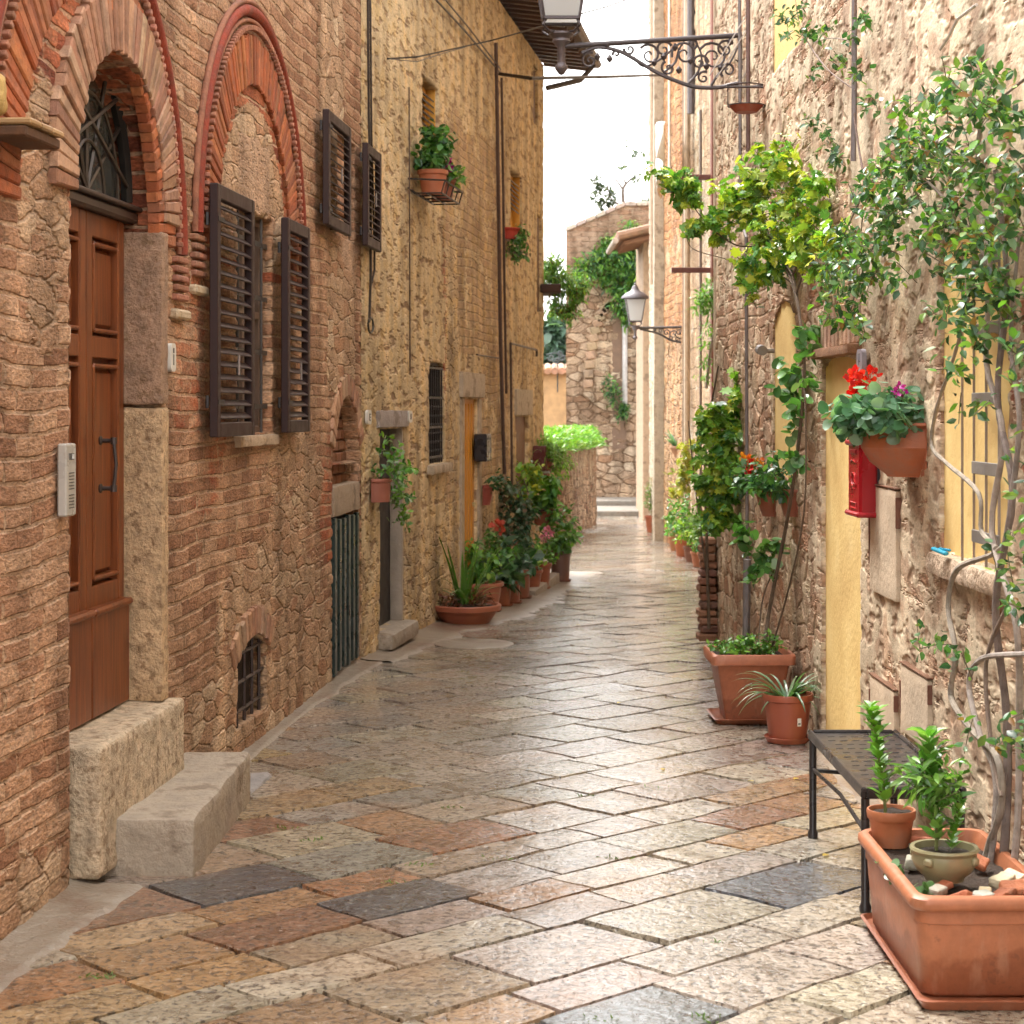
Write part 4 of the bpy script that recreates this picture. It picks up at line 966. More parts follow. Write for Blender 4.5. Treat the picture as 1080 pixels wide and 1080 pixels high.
ztop = lambda u: 6.48 + np.minimum(u, 1.55) * .43
build_wall('wall', us, zs, [], zoneT, M['wallT'], HT, keep=lambda u, z: z < ztop(u))
mb = MB()
pts = [(0, 6.47), (1.55, 7.14), (4.2, 7.14)]
for (a, b), (c_, d) in zip(pts[:-1], pts[1:]):
    n = int((c_ - a) / .3) + 1
    for k in range(n):
        x = a + (c_ - a) * (k + .5) / n; z = b + (d - b) * (k + .5) / n; mb.box((x, .18, z + .03), ((c_ - a) / n - .01, .62, .12), .02, Matrix.Rotation(-math.atan2(d - b, c_ - a), 3, 'Y'), vary((.52, .42, .36), rng))
mb.build('coping', M['stone'], HT)
mb = MB()
for k in range(1): mb.box((2.2, 2.2, 2.6), (4.0, 3.7, 7.6), 0, None, (.52, .38, .26))
mb.build('body', M['plain'], HT)
mb = MB()                                             # arched rib on the tower face
for i in range(14):
    t = i / 13; a = P(620 + 28 * t ** 1.6, 405 - 85 * math.sin(t * math.pi / 2), YT)
    mb.box((a.x - tx0, -.05, a.z), (.26, .16, .22), .03, Matrix.Rotation(-t * .9, 3, 'Y'), vary((.40, .28, .18), rng))
mb.build('arch_rib', M['stone'], HT)
vpipe(HT, FT, 659, 315, 430, .07, (.55, .53, .52)); 
mb = MB(); a = FT.px(653, 350); mb.box((a[0], -.0, 3.0), (.38, .14, 4.6), .02, None, (.20, .13, .09)); mb.build('dark_slot', M['plain'], HT)
# tan wall with tiled top left of the tower
lw = empty('courtyard_wall', (P(560, 0, 56).x, 56, 0), 0, 'tan rendered wall with tiled coping far behind the low street wall', 'wall')
mb = MB(); mb.box((1.5, .2, .7), (3.8, .4, 4.4), .02, None, (.55, .36, .19)); mb.build('render', M['plain'], lw)
mb = MB()
for k in range(18): mb.tube([(-.3 + k * .2, -.25, 2.88), (-.3 + k * .2, .3, 3.02)], .11, 8, vary((.55, .32, .22), rng))
mb.build('coping_tiles', M['rtile'], lw, smooth=True)
# low garden wall with grass on top
la = ground(593, 565); lb = ground(626, 554)
dx, dy = lb[0] - la[0], lb[1] - la[1]; FL = Frame(la[0] - dx * 2.0, la[1] - dy * 2.0, dx, dy); LL = math.hypot(dx, dy) * 3.0
HL = empty('garden_wall', (FL.o.x, FL.o.y, 0), FL.rz, 'low brown stone garden wall topped with grass beside the far left of the street', 'wall')
M['wallL'] = wall_mat('ruddy_low_wall', [(.24, .11, .055), (.34, .19, .11), (.40, .26, .16)], (.30, .22, .14), [(.32, .18, .10), (.44, .30, .19), (.22, .10, .05)], (.16, .10, .06), [(.34, .22, .13), (.42, .29, .18), (.48, .36, .23)], rs=4, amp=2.4, pit=(.16, .08, .04))
LZ = 1.12
build_wall('wall', spaced(0, LL, [(LL, .08)]), spaced(-1.2, LZ, [(LZ, .07)]), [], lambda u, z, y: np.stack([.85 * (z < .35) + .3, .50 - .3 * np.clip(.6 - z, 0, 1), .5 * (u > LL - .8)], 1), M['wallL'], HL)
mb = MB(); mb.box((LL / 2, .32, 0), (LL, .56, 2.2), 0, None, (.45, .32, .2)); mb.build('core', M['plain'], HL)
mb = MB()
for k in range(13): mb.box((LL + .12, .14, -.78 + k * .155), (.28, .34, .14), .015, None, vary((.36, .17, .10), rng))
mb.build('end_pier', M['brick'], HL)
mb = MB()                                              # broad shallow steps up to the left
for k, (Y, w_, h) in enumerate(((45.6, 2.0, .13), (48.0, 1.6, .13))):
    x0 = P(612, 0, Y).x; mb.box((x0 + w_ / 2 - .2, Y + 3.0, -.812 + h * (k + .5) - .02), (w_ + .4, 6, h + .04), .02, None, (.24, .215, .185))
o = mb.build('far_steps', M['stone']); tag(o, kind='structure')
# hills and trees far off in the gap
def hill():
    mb = MB(); vs = []; n = 40
    for j, Y in enumerate((180, 260, 340)):
        for i in range(n + 1):
            X = -120 + 300 * i / n; vs.append((X, Y, -2 + (0, 12, 17)[j] + MN.noise(Vector((X * .02, j, 0))) * 5 * (j > 0)))
    mb.add(vs, [(j * (n + 1) + i, j * (n + 1) + i + 1, (j + 1) * (n + 1) + i + 1, (j + 1) * (n + 1) + i) for j in range(2) for i in range(n)], (.16, .20, .14))
    tag(mb.build('hills', M['earth'], smooth=True), kind='structure')
hill()
# ================================================================== PLANT AND POT BUILDERS
nrng = np.random.default_rng(5)
def bri(p, k): return [tuple(min(.8, c * k) for c in q) for q in p]
LT = {
 'oval': ([(0, 0, 0), (.35, .27, .05), (.7, .21, .03), (1, 0, -.10), (.7, -.21, .03), (.35, -.27, .05), (.35, 0, -.01), (.7, 0, -.03)],
          [(0, 6, 1), (6, 7, 2, 1), (7, 3, 2), (0, 5, 6), (5, 4, 7, 6), (4, 3, 7)]),
 'lance': ([(0, 0, 0), (.35, .13, .03), (.7, .10, .0), (1, 0, -.15), (.7, -.10, .0), (.35, -.13, .03), (.35, 0, 0), (.7, 0, -.03)],
          [(0, 6, 1), (6, 7, 2, 1), (7, 3, 2), (0, 5, 6), (5, 4, 7, 6), (4, 3, 7)]),
 'lobed': ([(.3, 0, -.03), (.0, 0, 0), (-.12, .25, .02), (.15, .30, .03), (.18, .52, -.03), (.45, .32, .03), (.72, .42, -.04), (.70, .16, .02), (1.0, 0, -.12),
            (.70, -.16, .02), (.72, -.42, -.04), (.45, -.32, .03), (.18, -.52, -.03), (.15, -.30, .03), (-.12, -.25, .02)],
           [(0, i, i + 1) for i in range(1, 14)] + [(0, 14, 1)]),
 'round': ([(.45, 0, -.06), (.05, 0, 0), (.0, .28, .04), (.25, .47, .05), (.55, .45, .02), (.85, .27, 0), (.98, 0, -.02), (.85, -.27, 0), (.55, -.45, .02), (.25, -.47, .05), (.0, -.28, .04)],
           [(0, i, i + 1) for i in range(1, 10)] + [(0, 10, 1)]),
}
G_DARK = [(.018, .055, .020), (.028, .075, .025), (.04, .095, .03), (.022, .06, .03)]
G_MID = [(.045, .12, .028), (.07, .17, .035), (.05, .13, .04), (.10, .20, .05)]
G_LITE = [(.12, .26, .035), (.17, .32, .05), (.09, .21, .03), (.24, .36, .06)]
G_YEL = [(.32, .36, .04), (.42, .42, .06), (.20, .30, .04), (.26, .34, .05)]
G_JAS = [(.035, .10, .04), (.05, .14, .045), (.10, .20, .10), (.03, .075, .03), (.15, .24, .13), (.07, .17, .04), (.16, .25, .05)]
G_DARK = bri(G_DARK, 1.9); G_MID = bri(G_MID, 1.7); G_LITE = bri(G_LITE, 1.25); G_YEL = bri(G_YEL, 1.35); G_JAS = bri(G_JAS, 1.05)
def put_leaves(mb, pos, dirs, nor, size, tmpl, cols):
    tv, tf = LT[tmpl]; tv = np.array(tv); k = len(tv); n = len(pos)
    x = dirs / (np.linalg.norm(dirs, axis=1, keepdims=True) + 1e-9); z = nor - x * (nor * x).sum(1, keepdims=True)
    z /= np.linalg.norm(z, axis=1, keepdims=True) + 1e-9; y = np.cross(z, x)
    V = pos[:, None, :] + size[:, None, None] * (tv[None, :, 0:1] * x[:, None] + tv[None, :, 1:2] * y[:, None] + tv[None, :, 2:3] * z[:, None] * nrng.uniform(.3, 2.2, (n, 1, 1)))
    F_ = [tuple(i * k + j for j in f) for i in range(n) for f in tf]
    C = [c for c in cols for _ in tf]
    mb.add(V.reshape(-1, 3), F_, C)
def foliage(mb, blobs, n, size, tmpl='oval', pal=G_MID, clump=7, spread=.10, up=.5, droop=.2, filt=None, stems=None, stemc=(.10, .12, .04), pal2=None, p2=0.0, hang=0.0):
    """leaves in small sprays scattered through ellipsoids; blobs = [(centre, (rx, ry, rz))]"""
    vol = np.array([b[1][0] * b[1][2] for b in blobs]) ** .9; vol = vol / vol.sum(); tot = max(1, n // clump)
    for b, v in zip(blobs, vol):
        m = max(1, int(round(tot * v))); c = np.array(b[0], float); r = np.array(b[1], float)
        d = nrng.normal(size=(m, 3)); d /= np.linalg.norm(d, axis=1, keepdims=True); rad = nrng.uniform(.15, 1.0, (m, 1)) ** .55
        cc = c + d * rad * r
        if filt is not None: k = filt(cc); cc = cc[k]; d = d[k]; m = len(cc)
        if m == 0: continue
        ax = d * .7 + nrng.normal(size=(m, 3)) * .6 + np.array([0, 0, up - hang]); ax /= np.linalg.norm(ax, axis=1, keepdims=True)
        bright = nrng.uniform(.75, 1.2, m)
        if stems is not None:
            for i in range(0, m, 2):
                e = cc[i] + ax[i] * spread; s_ = cc[i] - ax[i] * spread * 1.2; stems.tube([tuple(s_), tuple((s_ + e) / 2 + nrng.normal(size=3) * .004), tuple(e)], .0022, 3, stemc, cap=False)
        i = np.repeat(np.arange(m), clump); t = np.tile(np.linspace(-1, 1, clump), m)[:, None]
        pos = cc[i] + ax[i] * t * spread + nrng.normal(size=(len(i), 3)) * spread * .12
        sd_ = nrng.normal(size=(len(i), 3)); dirs = sd_ - ax[i] * (sd_ * ax[i]).sum(1, keepdims=True) * .8 + ax[i] * .5 + np.array([0, 0, -droop]) 
        nor = np.array([0, 0, .9]) + d[i] * .5 + nrng.normal(size=(len(i), 3)) * .45
        cl = []
        for q in i:
            p_ = pal2 if (pal2 and nrng.random() < p2) else pal
            base = p_[int(nrng.integers(len(p_)))]; kf = bright[q] * nrng.uniform(.8, 1.2); cl.append(tuple(min(.9, x * kf) for x in base))
        put_leaves(mb, pos, dirs, nor, nrng.uniform(size[0], size[1], len(i)), tmpl, cl)
def strap(mb, base, d, L, w_, droop, c, n=8, fold=.25):
    base = Vector(base); d = Vector(d).normalized(); p = base.copy(); vs = []; dd = d.copy()
    for i in range(n + 1):
        t = i / n; side = dd.cross(Vector((0, 0, 1)))
        side = side.normalized() if side.length > 1e-4 else Vector((1, 0, 0))
        ww = w_ * (1 - t) ** .6 * min(1, .5 + t * 4) / 2; nn = side.cross(dd)
        vs += [tuple(p - side * ww + nn * ww * fold), tuple(p - nn * ww * fold * .5), tuple(p + side * ww + nn * ww * fold)]
        dd = (dd + Vector((0, 0, -droop * (.4 + t * 1.6) / n))).normalized(); p = p + dd * (L / n)
    fs = []
    for i in range(n): fs += [(i * 3, i * 3 + 1, i * 3 + 4, i * 3 + 3), (i * 3 + 1, i * 3 + 2, i * 3 + 5, i * 3 + 4)]
    mb.add(vs, fs, c)
def straps(mb, c, n, L, w_, droop, pal, up=(.4, 1.4), r=.03):
    for i in range(n):
        a = rng.uniform(0, 2 * math.pi); l = rng.uniform(.6, 1.05) * L
        strap(mb, (c[0] + math.cos(a) * r * rng.random(), c[1] + math.sin(a) * r * rng.random(), c[2]), (math.cos(a), math.sin(a), rng.uniform(*up)), l, w_ * rng.uniform(.7, 1.1), droop * rng.uniform(.6, 1.3), vary(rng.choice(pal), rng, .2))
def flower(mb, c, r, cols, n=26):
    if not hasattr(mb, 'blooms'): mb.blooms = []
    top = mb; mb = MB(); top.blooms.append(mb)
    for i in range(n):
        d = Vector((rng.gauss(0, 1), rng.gauss(0, 1), rng.gauss(.4, .8))).normalized(); p = Vector(c) + d * r * rng.uniform(.4, .9)
        put_leaves(mb, np.array([p]), np.array([d]) + nrng.normal(size=(1, 3)) * .5, nrng.normal(size=(1, 3)), np.array([r * rng.uniform(.5, .8)]), 'round', [vary(rng.choice(cols), rng, .2)])
def rrect(hx, hy, r, n=5):
    pts = []
    for q, (sx, sy) in enumerate(((1, 1), (-1, 1), (-1, -1), (1, -1))):
        for i in range(n + 1):
            a = (q + i / n) * math.pi / 2; pts.append((sx * (hx - r) + r * math.cos(a), sy * (hy - r) + r * math.sin(a)))
    return pts
def loft(mb, rings, col=(1, 1, 1), n=5, cap0=True, cap1=False):       # rings (hx, hy, r, z)
    vs = []; m = 4 * (n + 1)
    for hx, hy, r, z in rings: vs += [(x, y, z) for x, y in rrect(hx, hy, min(r, hx * .99, hy * .99), n)]
    fs = [(i * m + k, i * m + (k + 1) % m, (i + 1) * m + (k + 1) % m, (i + 1) * m + k) for i in range(len(rings) - 1) for k in range(m)]
    if cap0: fs.append(tuple(range(m - 1, -1, -1)))
    if cap1: fs.append(tuple((len(rings) - 1) * m + k for k in range(m)))
    mb.add(vs, fs, col)
TC = (.38, .135, .068); TC2 = (.30, .088, .045); TC3 = (.46, .17, .085)
def pot_mesh(root, r, h, c=TC, base=.68, rim=.16, name='pot', half=False, mat='terra', bulge=0, saucer=True, sc=None, n=28):
    rb = r * base; rt = r * .93
    prof = [(0, .0), (rb, 0), (rb * 1.01, .006)]
    for t in (.3, .6): prof.append((rb + (rt - rb) * t + bulge * math.sin(t * math.pi), h * (1 - rim) * t))
    prof += [(rt * .98, h * (1 - rim) - .002), (rt * 1.0, h * (1 - rim)), (r * 1.0, h * (1 - rim) + .006), (r * 1.02, h * .95), (r * 1.0, h), (r * .93, h), (r * .90, h * .93), (r * .88, h * .8)]
    a0, a1 = (math.pi, 2 * math.pi) if half else (0, 2 * math.pi)
    mb = MB(); mb.lathe(prof, n=n, col=c, a0=a0, a1=a1)
    if half: mb.box((0, .002, h / 2), (r * 1.9, .008, h), .002, None, c)
    mb.build(name, M[mat], root, smooth=True)
    mb = MB(); k = 14; vs = [(0, 0, h * .90)]
    aa = [a0 + (a1 - a0) * i / k for i in range(k + (1 if half else 0))]
    for q in (.5, .92): vs += [(r * q * math.cos(a), r * q * math.sin(a), h * .88 + rng.uniform(-.006, .008)) for a in aa]
    m = len(aa); fs = []
    for i in range(m if not half else m - 1): j = (i + 1) % m; fs += [(0, 1 + i, 1 + j), (1 + i, 1 + m + i, 1 + m + j, 1 + j)]
    mb.add(vs, fs, (.035, .022, .014)); mb.build('soil', M['soil'], root, smooth=True)
    if saucer:
        mb = MB(); mb.lathe([(0, -.0), (rb * 1.12, 0), (rb * 1.28, .028), (rb * 1.25, .030), (rb * 1.12, .012), (0, .012)], (0, 0, -.001), 24, sc or c); mb.build('saucer', M[mat], root, smooth=True)
        for o in root.children:
            if o.name.startswith(('pot', 'soil')): o.location.z = .013
def finish(root, fol=None, stm=None, flw=None, bark=True):
    if stm is not None and stm.n: stm.build('stem', M['bark'], root, smooth=True)
    if fol is not None and fol.n: fol.build('foliage', M['leaf'], root, smooth=True)
    for b_ in (getattr(flw, 'blooms', []) if flw is not None else []): b_.build('flower', M['petal'], root, smooth=True)
def gpos(px, py): X, Y = ground(px, py); return (X, Y, gz(Y) + .006)

# ================================================================== RIGHT FOREGROUND: LONG PLANTER
px0, px1, py0, py1 = 1.20, 1.64, 5.66, 6.60
lp = empty('long_planter', ((px0 + px1) / 2, (py0 + py1) / 2, .004), 0, 'large rectangular terracotta trough on a tray in the lower right corner', 'planter')
hx, hy = (px1 - px0) / 2, (py1 - py0) / 2
mb = MB(); loft(mb, [(hx - .03, hy + .01, .03, 0), (hx - .010, hy + .028, .04, .030), (hx - .020, hy + .018, .035, .033), (hx - .030, hy + .008, .03, .016)], (.34, .115, .055), cap1=True)
mb.build('tray', M['clay'], lp, smooth=True, ang=50)
mb = MB(); H_ = .335
loft(mb, [(hx * .80, hy * .86, .05, .018), (hx * .83, hy * .885, .05, .03), (hx * .89, hy * .93, .055, .20), (hx * .905, hy * .94, .055, .245), (hx * .925, hy * .955, .058, .248), (hx * .93, hy * .958, .06, .285), (hx * .99, hy * .995, .06, .290),
          (hx * 1.0 + .006, hy + .006, .062, .305), (hx + .004, hy + .004, .062, .325), (hx - .010, hy - .010, .055, H_), (hx - .028, hy - .028, .045, H_ - .002), (hx - .035, hy - .035, .04, H_ - .02), (hx - .04, hy - .04, .04, H_ - .06)], (.40, .145, .068), 7)
mb.build('trough', M['clay'], lp, smooth=True, ang=50)
mb = MB(); n = 12; vs = []
for i in range(n + 1):
    for j in range(n + 1): x = (-1 + 2 * i / n) * (hx - .04); y = (-1 + 2 * j / n) * (hy - .04); vs.append((x, y, H_ - .045 + MN.noise(Vector((x * 14, y * 14, 0))) * .012))
mb.add(vs, [(i * (n + 1) + j, (i + 1) * (n + 1) + j, (i + 1) * (n + 1) + j + 1, i * (n + 1) + j + 1) for i in range(n) for j in range(n)], (.045, .028, .018)); mb.build('soil', M['soil'], lp, smooth=True)
# shards and stones on the soil: each can be lifted away
for i, (x, y, s, kd) in enumerate([(-.06, -.40, .05, 1), (.0, -.42, .045, 0), (.06, -.40, .06, 1), (.12, -.35, .075, 1), (.10, -.25, .055, 2), (.15, -.18, .05, 2), (-.13, -.38, .04, 3), (-.10, -.30, .045, 1), (.02, -.36, .03, 2), (.17, -.28, .05, 1), (-.05, .18, .05, 1), (.03, .22, .06, 1), (-.12, .02, .05, 3), (.16, -.40, .05, 1), (.07, .10, .06, 3), (-.03, .30, .05, 1), (.10, .02, .05, 1)]):
    c = {0: (.50, .48, .44), 1: (.42, .13, .06), 2: (.70, .58, .40), 3: (.36, .32, .27)}[kd]
    mb = MB(); roughbox(mb, (0, 0, 0), (s * 1.3, s, s * (.45 if kd == 1 else .7)), s * .15, 7, s * .10, 16, vary(c, rng, .2), seed=i)
    nm, lb = {0: ('pebble', 'grey pebble'), 1: ('clay_shard', 'broken red clay piece'), 2: ('pale_stone', 'pale cream stone'), 3: ('grey_stone', 'flat grey stone')}[kd]
    o = mb.build(nm, M['stone'], smooth=True, ang=60, loc=(lp.location.x + x, lp.location.y + y, .325 + rng.uniform(-.004, .01))); o.rotation_euler = (rng.uniform(-.4, .4), rng.uniform(-.4, .4), rng.uniform(0, 3))
    tag(o, lb + ' lying among others on the soil of the long terracotta trough', 'stone' if kd != 1 else 'clay shard', lb + 's on the trough soil')
# small succulent sprigs spilling over the near left rim
sp = empty('trailing_plant', (1.235, 6.12, .31), 0, 'small pale rosette sprigs spilling over the left rim of the long trough', 'plant')
f_ = MB(); s_ = MB(); foliage(f_, [((0, 0, .0), (.03, .10, .03)), ((.02, -.33, .01), (.03, .05, .02))], 70, (.022, .04), 'round', [(.10, .20, .08), (.16, .28, .14), (.08, .15, .05)], 6, .015, stems=s_); finish(sp, f_, s_)

# small clay pot with leafy shoot
def shoot(root, base, h, lean, n, size, pal, w_=.05, tm='oval'):
    f_ = MB(); s_ = MB(); pts = []
    for i in range(7): t = i / 6; pts.append((base[0] + lean[0] * t ** 1.4 + rng.uniform(-.004, .004), base[1] + lean[1] * t, base[2] + h * t))
    s_.tube(pts, [.006 * (1 - .6 * i / 6) for i in range(7)], 5, (.16, .18, .06))
    P_, D_, N_, C_ = [], [], [], []
    for i in range(n):
        t = (i + .5) / n * .95 + .08; k = min(5.999, t * 6); a = Vector(pts[int(k)]).lerp(Vector(pts[min(6, int(k) + 1)]), k % 1); an = i * 2.4
        P_.append(a); D_.append((math.cos(an), math.sin(an), rng.uniform(.5, 1.3))); N_.append((-math.cos(an) * .6, -math.sin(an) * .6, 1)); C_.append(vary(rng.choice(pal), rng, .25))
    put_leaves(f_, np.array(P_), np.array(D_), np.array(N_), nrng.uniform(size[0], size[1], n), tm, C_)
    return f_, s_
r1 = empty('potted_shoot', (1.30, 6.50, .30), 0, 'small terracotta pot with one upright leafy shoot, back left corner of the long trough', 'potted plant')
pot_mesh(r1, .082, .125, (.43, .15, .065), .70, .28, saucer=False)
f_, s_ = shoot(r1, (-.02, 0, .11), .36, (-.05, 0), 62, (.045, .075), [(.13, .30, .03), (.20, .40, .06), (.10, .24, .03)])
finish(r1, f_, s_)
r2 = empty('glazed_bowl_plant', (1.352, 5.93, .325), 0, 'olive glazed bowl with bushy light green plant, sitting in the long trough', 'potted plant')
mb = MB(); mb.lathe([(0, 0), (.06, 0), (.062, .01), (.085, .03), (.102, .062), (.098, .085), (.102, .09), (.108, .097), (.104, .104), (.092, .103), (.088, .08)], n=36, col=(.26, .235, .13)); 
for a in range(4):
    an = R(50 + a * 90); mb.box((.104 * math.cos(an), .104 * math.sin(an), .07), (.02, .03, .025), .006, Matrix.Rotation(an, 3, 'Z'), (.26, .235, .13))
mb.build('bowl', M['plasticpot'], r2, smooth=True)
mb = MB(); mb.lathe([(0, .084), (.05, .088), (.09, .083)], n=16, col=(.03, .02, .013)); mb.build('soil', M['soil'], r2, smooth=True)
f_, s_ = shoot(r2, (-.02, .02, .08), .36, (-.02, .02), 60, (.05, .085), [(.10, .26, .04), (.16, .34, .06), (.22, .40, .09)])
fb, sb = shoot(r2, (.02, 0, .08), .14, (.03, 0), 30, (.03, .05), [(.12, .28, .04), (.2, .38, .07)]); f_.add(np.concatenate(fb.v), fb.f, fb.c)
foliage(f_, [((-.02, .03, .30), (.09, .09, .12))], 190, (.045, .08), 'lance', [(.10, .26, .04), (.16, .34, .06), (.07, .18, .03), (.24, .42, .10)], 7, .035, up=.9, droop=.1, stems=s_)
finish(r2, f_, s_)

# ================================================================== BENCH
bn = empty('metal_bench', (1.4275, 7.34, .004), 0, 'low dark metal bench with slotted top and round legs behind the long trough', 'bench')
bw_, bl_, bh_ = .375, 1.22, .445; DK = (.030, .026, .026)
mb = MB(); mb.box((0, 0, bh_ - .012), (bw_ - .03, bl_ - .03, .006), 0, None, DK)
mb.build('seat_plate', M['paint'], bn)
mb = MB()
for i in range(6):
    for j in range(12): mb.box(((-1 + 2 * (i + .5) / 6) * .145 + (j % 2) * .012, (-1 + 2 * (j + .5) / 12) * .54, bh_ - .0085), (.028, .011, .0012), 0, Matrix.Rotation(R(14), 3, 'Z'), (.004, .004, .004))
mb.build('slots', M['plain'], bn)
mb = MB()
for sx in (-1, 1): mb.box((sx * (bw_ / 2 - .01), 0, bh_ - .018), (.02, bl_, .042), .006, None, DK)
for sy in (-1, 1): mb.box((0, sy * (bl_ / 2 - .01), bh_ - .0181), (bw_ - .04, .02, .0418), .006, None, DK)
mb.build('frame', M['paint'], bn)
for sx in (-1, 1):
    for sy in (-1, 1):
        mb = MB(); x, y = sx * (bw_ / 2 - .018), sy * (bl_ / 2 - .022); mb.lathe([(0, 0), (.021, 0), (.022, .02), (.0155, .035), (.0155, bh_ - .04)], (x, y, 0), 14, DK); mb.build('leg', M['paint'], bn, smooth=True)
mb = MB()
for sy in (-1, 1): mb.tube([(-bw_ / 2 + .018, sy * (bl_ / 2 - .022), .28), (0, sy * (bl_ / 2 - .05), .272), (bw_ / 2 - .018, sy * (bl_ / 2 - .022), .28)], .009, 8, DK)
for sx in (-1, 1): mb.tube([(sx * (bw_ / 2 - .018), -bl_ / 2 + .02, .285), (sx * (bw_ / 2 - .03), 0, .30), (sx * (bw_ / 2 - .018), bl_ / 2 - .02, .285)], .008, 8, DK)
mb.build('stretcher', M['paint'], bn, smooth=True)

# ================================================================== RIGHT POTS
ga = ground(786, 757)
sq = empty('square_planter', (1.365, 10.93, .004), .02, 'tall tapered square terracotta planter of low green leaves, on a square tray', 'potted plant')
mb = MB(); loft(mb, [(.20, .18, .02, 0), (.225, .205, .03, .03), (.215, .195, .03, .033), (.20, .18, .03, .014)], (.36, .11, .05), cap1=True); mb.build('tray', M['clay'], sq, smooth=True, ang=50)
mb = MB(); loft(mb, [(.150, .14, .02, .016), (.205, .19, .025, .33), (.21, .195, .025, .335), (.235, .22, .03, .34), (.24, .225, .03, .39), (.232, .217, .03, .40), (.215, .20, .025, .398), (.205, .19, .02, .36)], (.42, .145, .075)); mb.build('pot', M['clay'], sq, smooth=True, ang=50)
mb = MB(); mb.box((0, 0, .355), (.40, .37, .03), 0, None, (.04, .025, .015)); mb.build('soil', M['soil'], sq)
f_ = MB(); s_ = MB(); foliage(f_, [((-.08, -.02, .42), (.17, .14, .05)), ((.06, -.05, .43), (.12, .12, .05))], 420, (.028, .048), 'oval', G_LITE[:3] + G_MID[:2], 7, .03, up=.8, stems=s_)
finish(sq, f_, s_)
rp = empty('round_pot', (1.485, 10.22, .004), 0, 'round reddish plastic pot with arching grey green strap leaves, in front of the square planter', 'potted plant')
pot_mesh(rp, .138, .245, (.34, .09, .05), .72, .16, mat='plasticpot')
mb = MB(); mb.box((.045, -.1235, .12), (.022, .002, .042), 0, Matrix.Rotation(R(17), 3, 'Z'), (.7, .68, .66)); mb.box((.045, -.1250, .112), (.014, .001, .010), 0, Matrix.Rotation(R(17), 3, 'Z'), (.2, .2, .2)); mb.build('price_sticker', M['cloth'], rp)
f_ = MB(); straps(f_, (0, 0, .22), 46, .34, .026, 1.5, [(.10, .19, .10), (.13, .24, .12), (.07, .15, .06), (.20, .28, .18)], (.35, 1.6)); finish(rp, f_)

# the stack of bricks / little pier at the house corner
pr = empty('brick_pier', FR.w(.12, .07, 0), FR.rz, 'narrow rough brick pier standing at the far corner of the pale stone house', 'pier')
mb = MB()
for k in range(13): mb.box((rng.uniform(-.012, .012), rng.uniform(-.01, .01), .02 + k * .062), (.20, .15 - .003 * k, .055), .012, Matrix.Rotation(rng.uniform(-.05, .05), 3, 'Z'), vary(rng.choice([(.26, .11, .06), (.34, .16, .09), (.20, .09, .06)]), rng))
mb.build('bricks', M['brick'], pr)
# row of small pots along the far right
def smallpot(name, px, py, r, h, label, fol, group=None, c=TC2, cat='potted plant', z=0):
    g_ = gpos(px, py); o = empty(name, g_, 0, label, cat, group or 'small pots along the far right side'); pot_mesh(o, r, h, c, saucer=False, n=18)
    f_ = MB(); s_ = MB(); fl_ = MB(); fol(f_, s_, fl_, h, r); finish(o, f_, s_, fl_); return o
def bush(rx, rz, n, size, pal, tm='oval', dz=0, **k):
    return lambda f, s, fl, h, r: foliage(f, [((0, 0, h + rz * .8 + dz), (rx, rx, rz))], n, size, tm, pal, 7, .06, stems=s, **k)
smallpot('potted_plant', 747, 602, .15, .24, 'terracotta pot with a blue green rosette, nearest of the small right hand row', bush(.20, .17, 200, (.06, .10), G_JAS), c=(.36, .13, .07))
smallpot('potted_plant', 738, 598, .13, .20, 'wide clay pot of yellow green ground leaves beside the rosette pot on the right', bush(.20, .13, 220, (.04, .07), G_YEL[2:] + G_LITE, dz=.1), c=(.38, .14, .07))
smallpot('potted_plant', 730, 593, .13, .22, 'dark clay pot with lime green shrub in the middle of the small right hand row', bush(.22, .26, 330, (.05, .09), G_LITE), c=(.20, .08, .05))
smallpot('potted_plant', 721, 587, .15, .26, 'red clay pot with the tallest bright green bush in the right hand row', bush(.27, .34, 480, (.05, .09), G_LITE[:3] + G_MID), c=(.46, .14, .06))
smallpot('potted_plant', 713, 581, .13, .22, 'brown clay pot with sparse pale leaves, farthest of the small right hand row', bush(.25, .22, 200, (.05, .08), G_MID + [(.3, .25, .08)]), c=(.40, .17, .08))
smallpot('potted_plant', 688, 562, .15, .34, 'lone slim terracotta pot with pale spiky plant far down by the cream house corner', lambda f, s, fl, h, r: foliage(f, [((0, 0, h + .4), (.16, .16, .45))], 240, (.08, .14), 'lance', [(.25, .33, .12), (.16, .24, .07)], 7, .08, up=1.2, stems=s), c=(.46, .15, .08))

# ================================================================== RIGHT WALL: VINES
def blobs_at(fr, lst, off=.12, dep=.14):
    out = []
    for x, y, r in lst:
        u, z = fr.px(x, y, off); p = fr.w(u, off, z); rr = r / F * p.y; ry = max(dep, rr * 1.0)
        out.append(((p.x, p.y, p.z), (rr, ry * 2.2, rr)))
    return out
def clear_of(fr, off=.015):
    n = np.array(fr.n); o = np.array(fr.o); return lambda c: ((c - o) @ n) > off
def ppts(fr, lst, off): 
    r = []
    for q in lst:
        o = q[2] if len(q) > 2 else off; u, z = fr.px(q[0], q[1], o); r.append(tuple(fr.w(u, o, z)))
    return r
def wobble(pts, k=4, a=.012):
    out = []
    for p, q in zip(pts[:-1], pts[1:]):
        for i in range(k): t = i / k; v = Vector(p).lerp(Vector(q), t) + Vector((rng.uniform(-a, a), rng.uniform(-a, a), rng.uniform(-a, a))); out.append(tuple(v))
    return out + [tuple(pts[-1])]
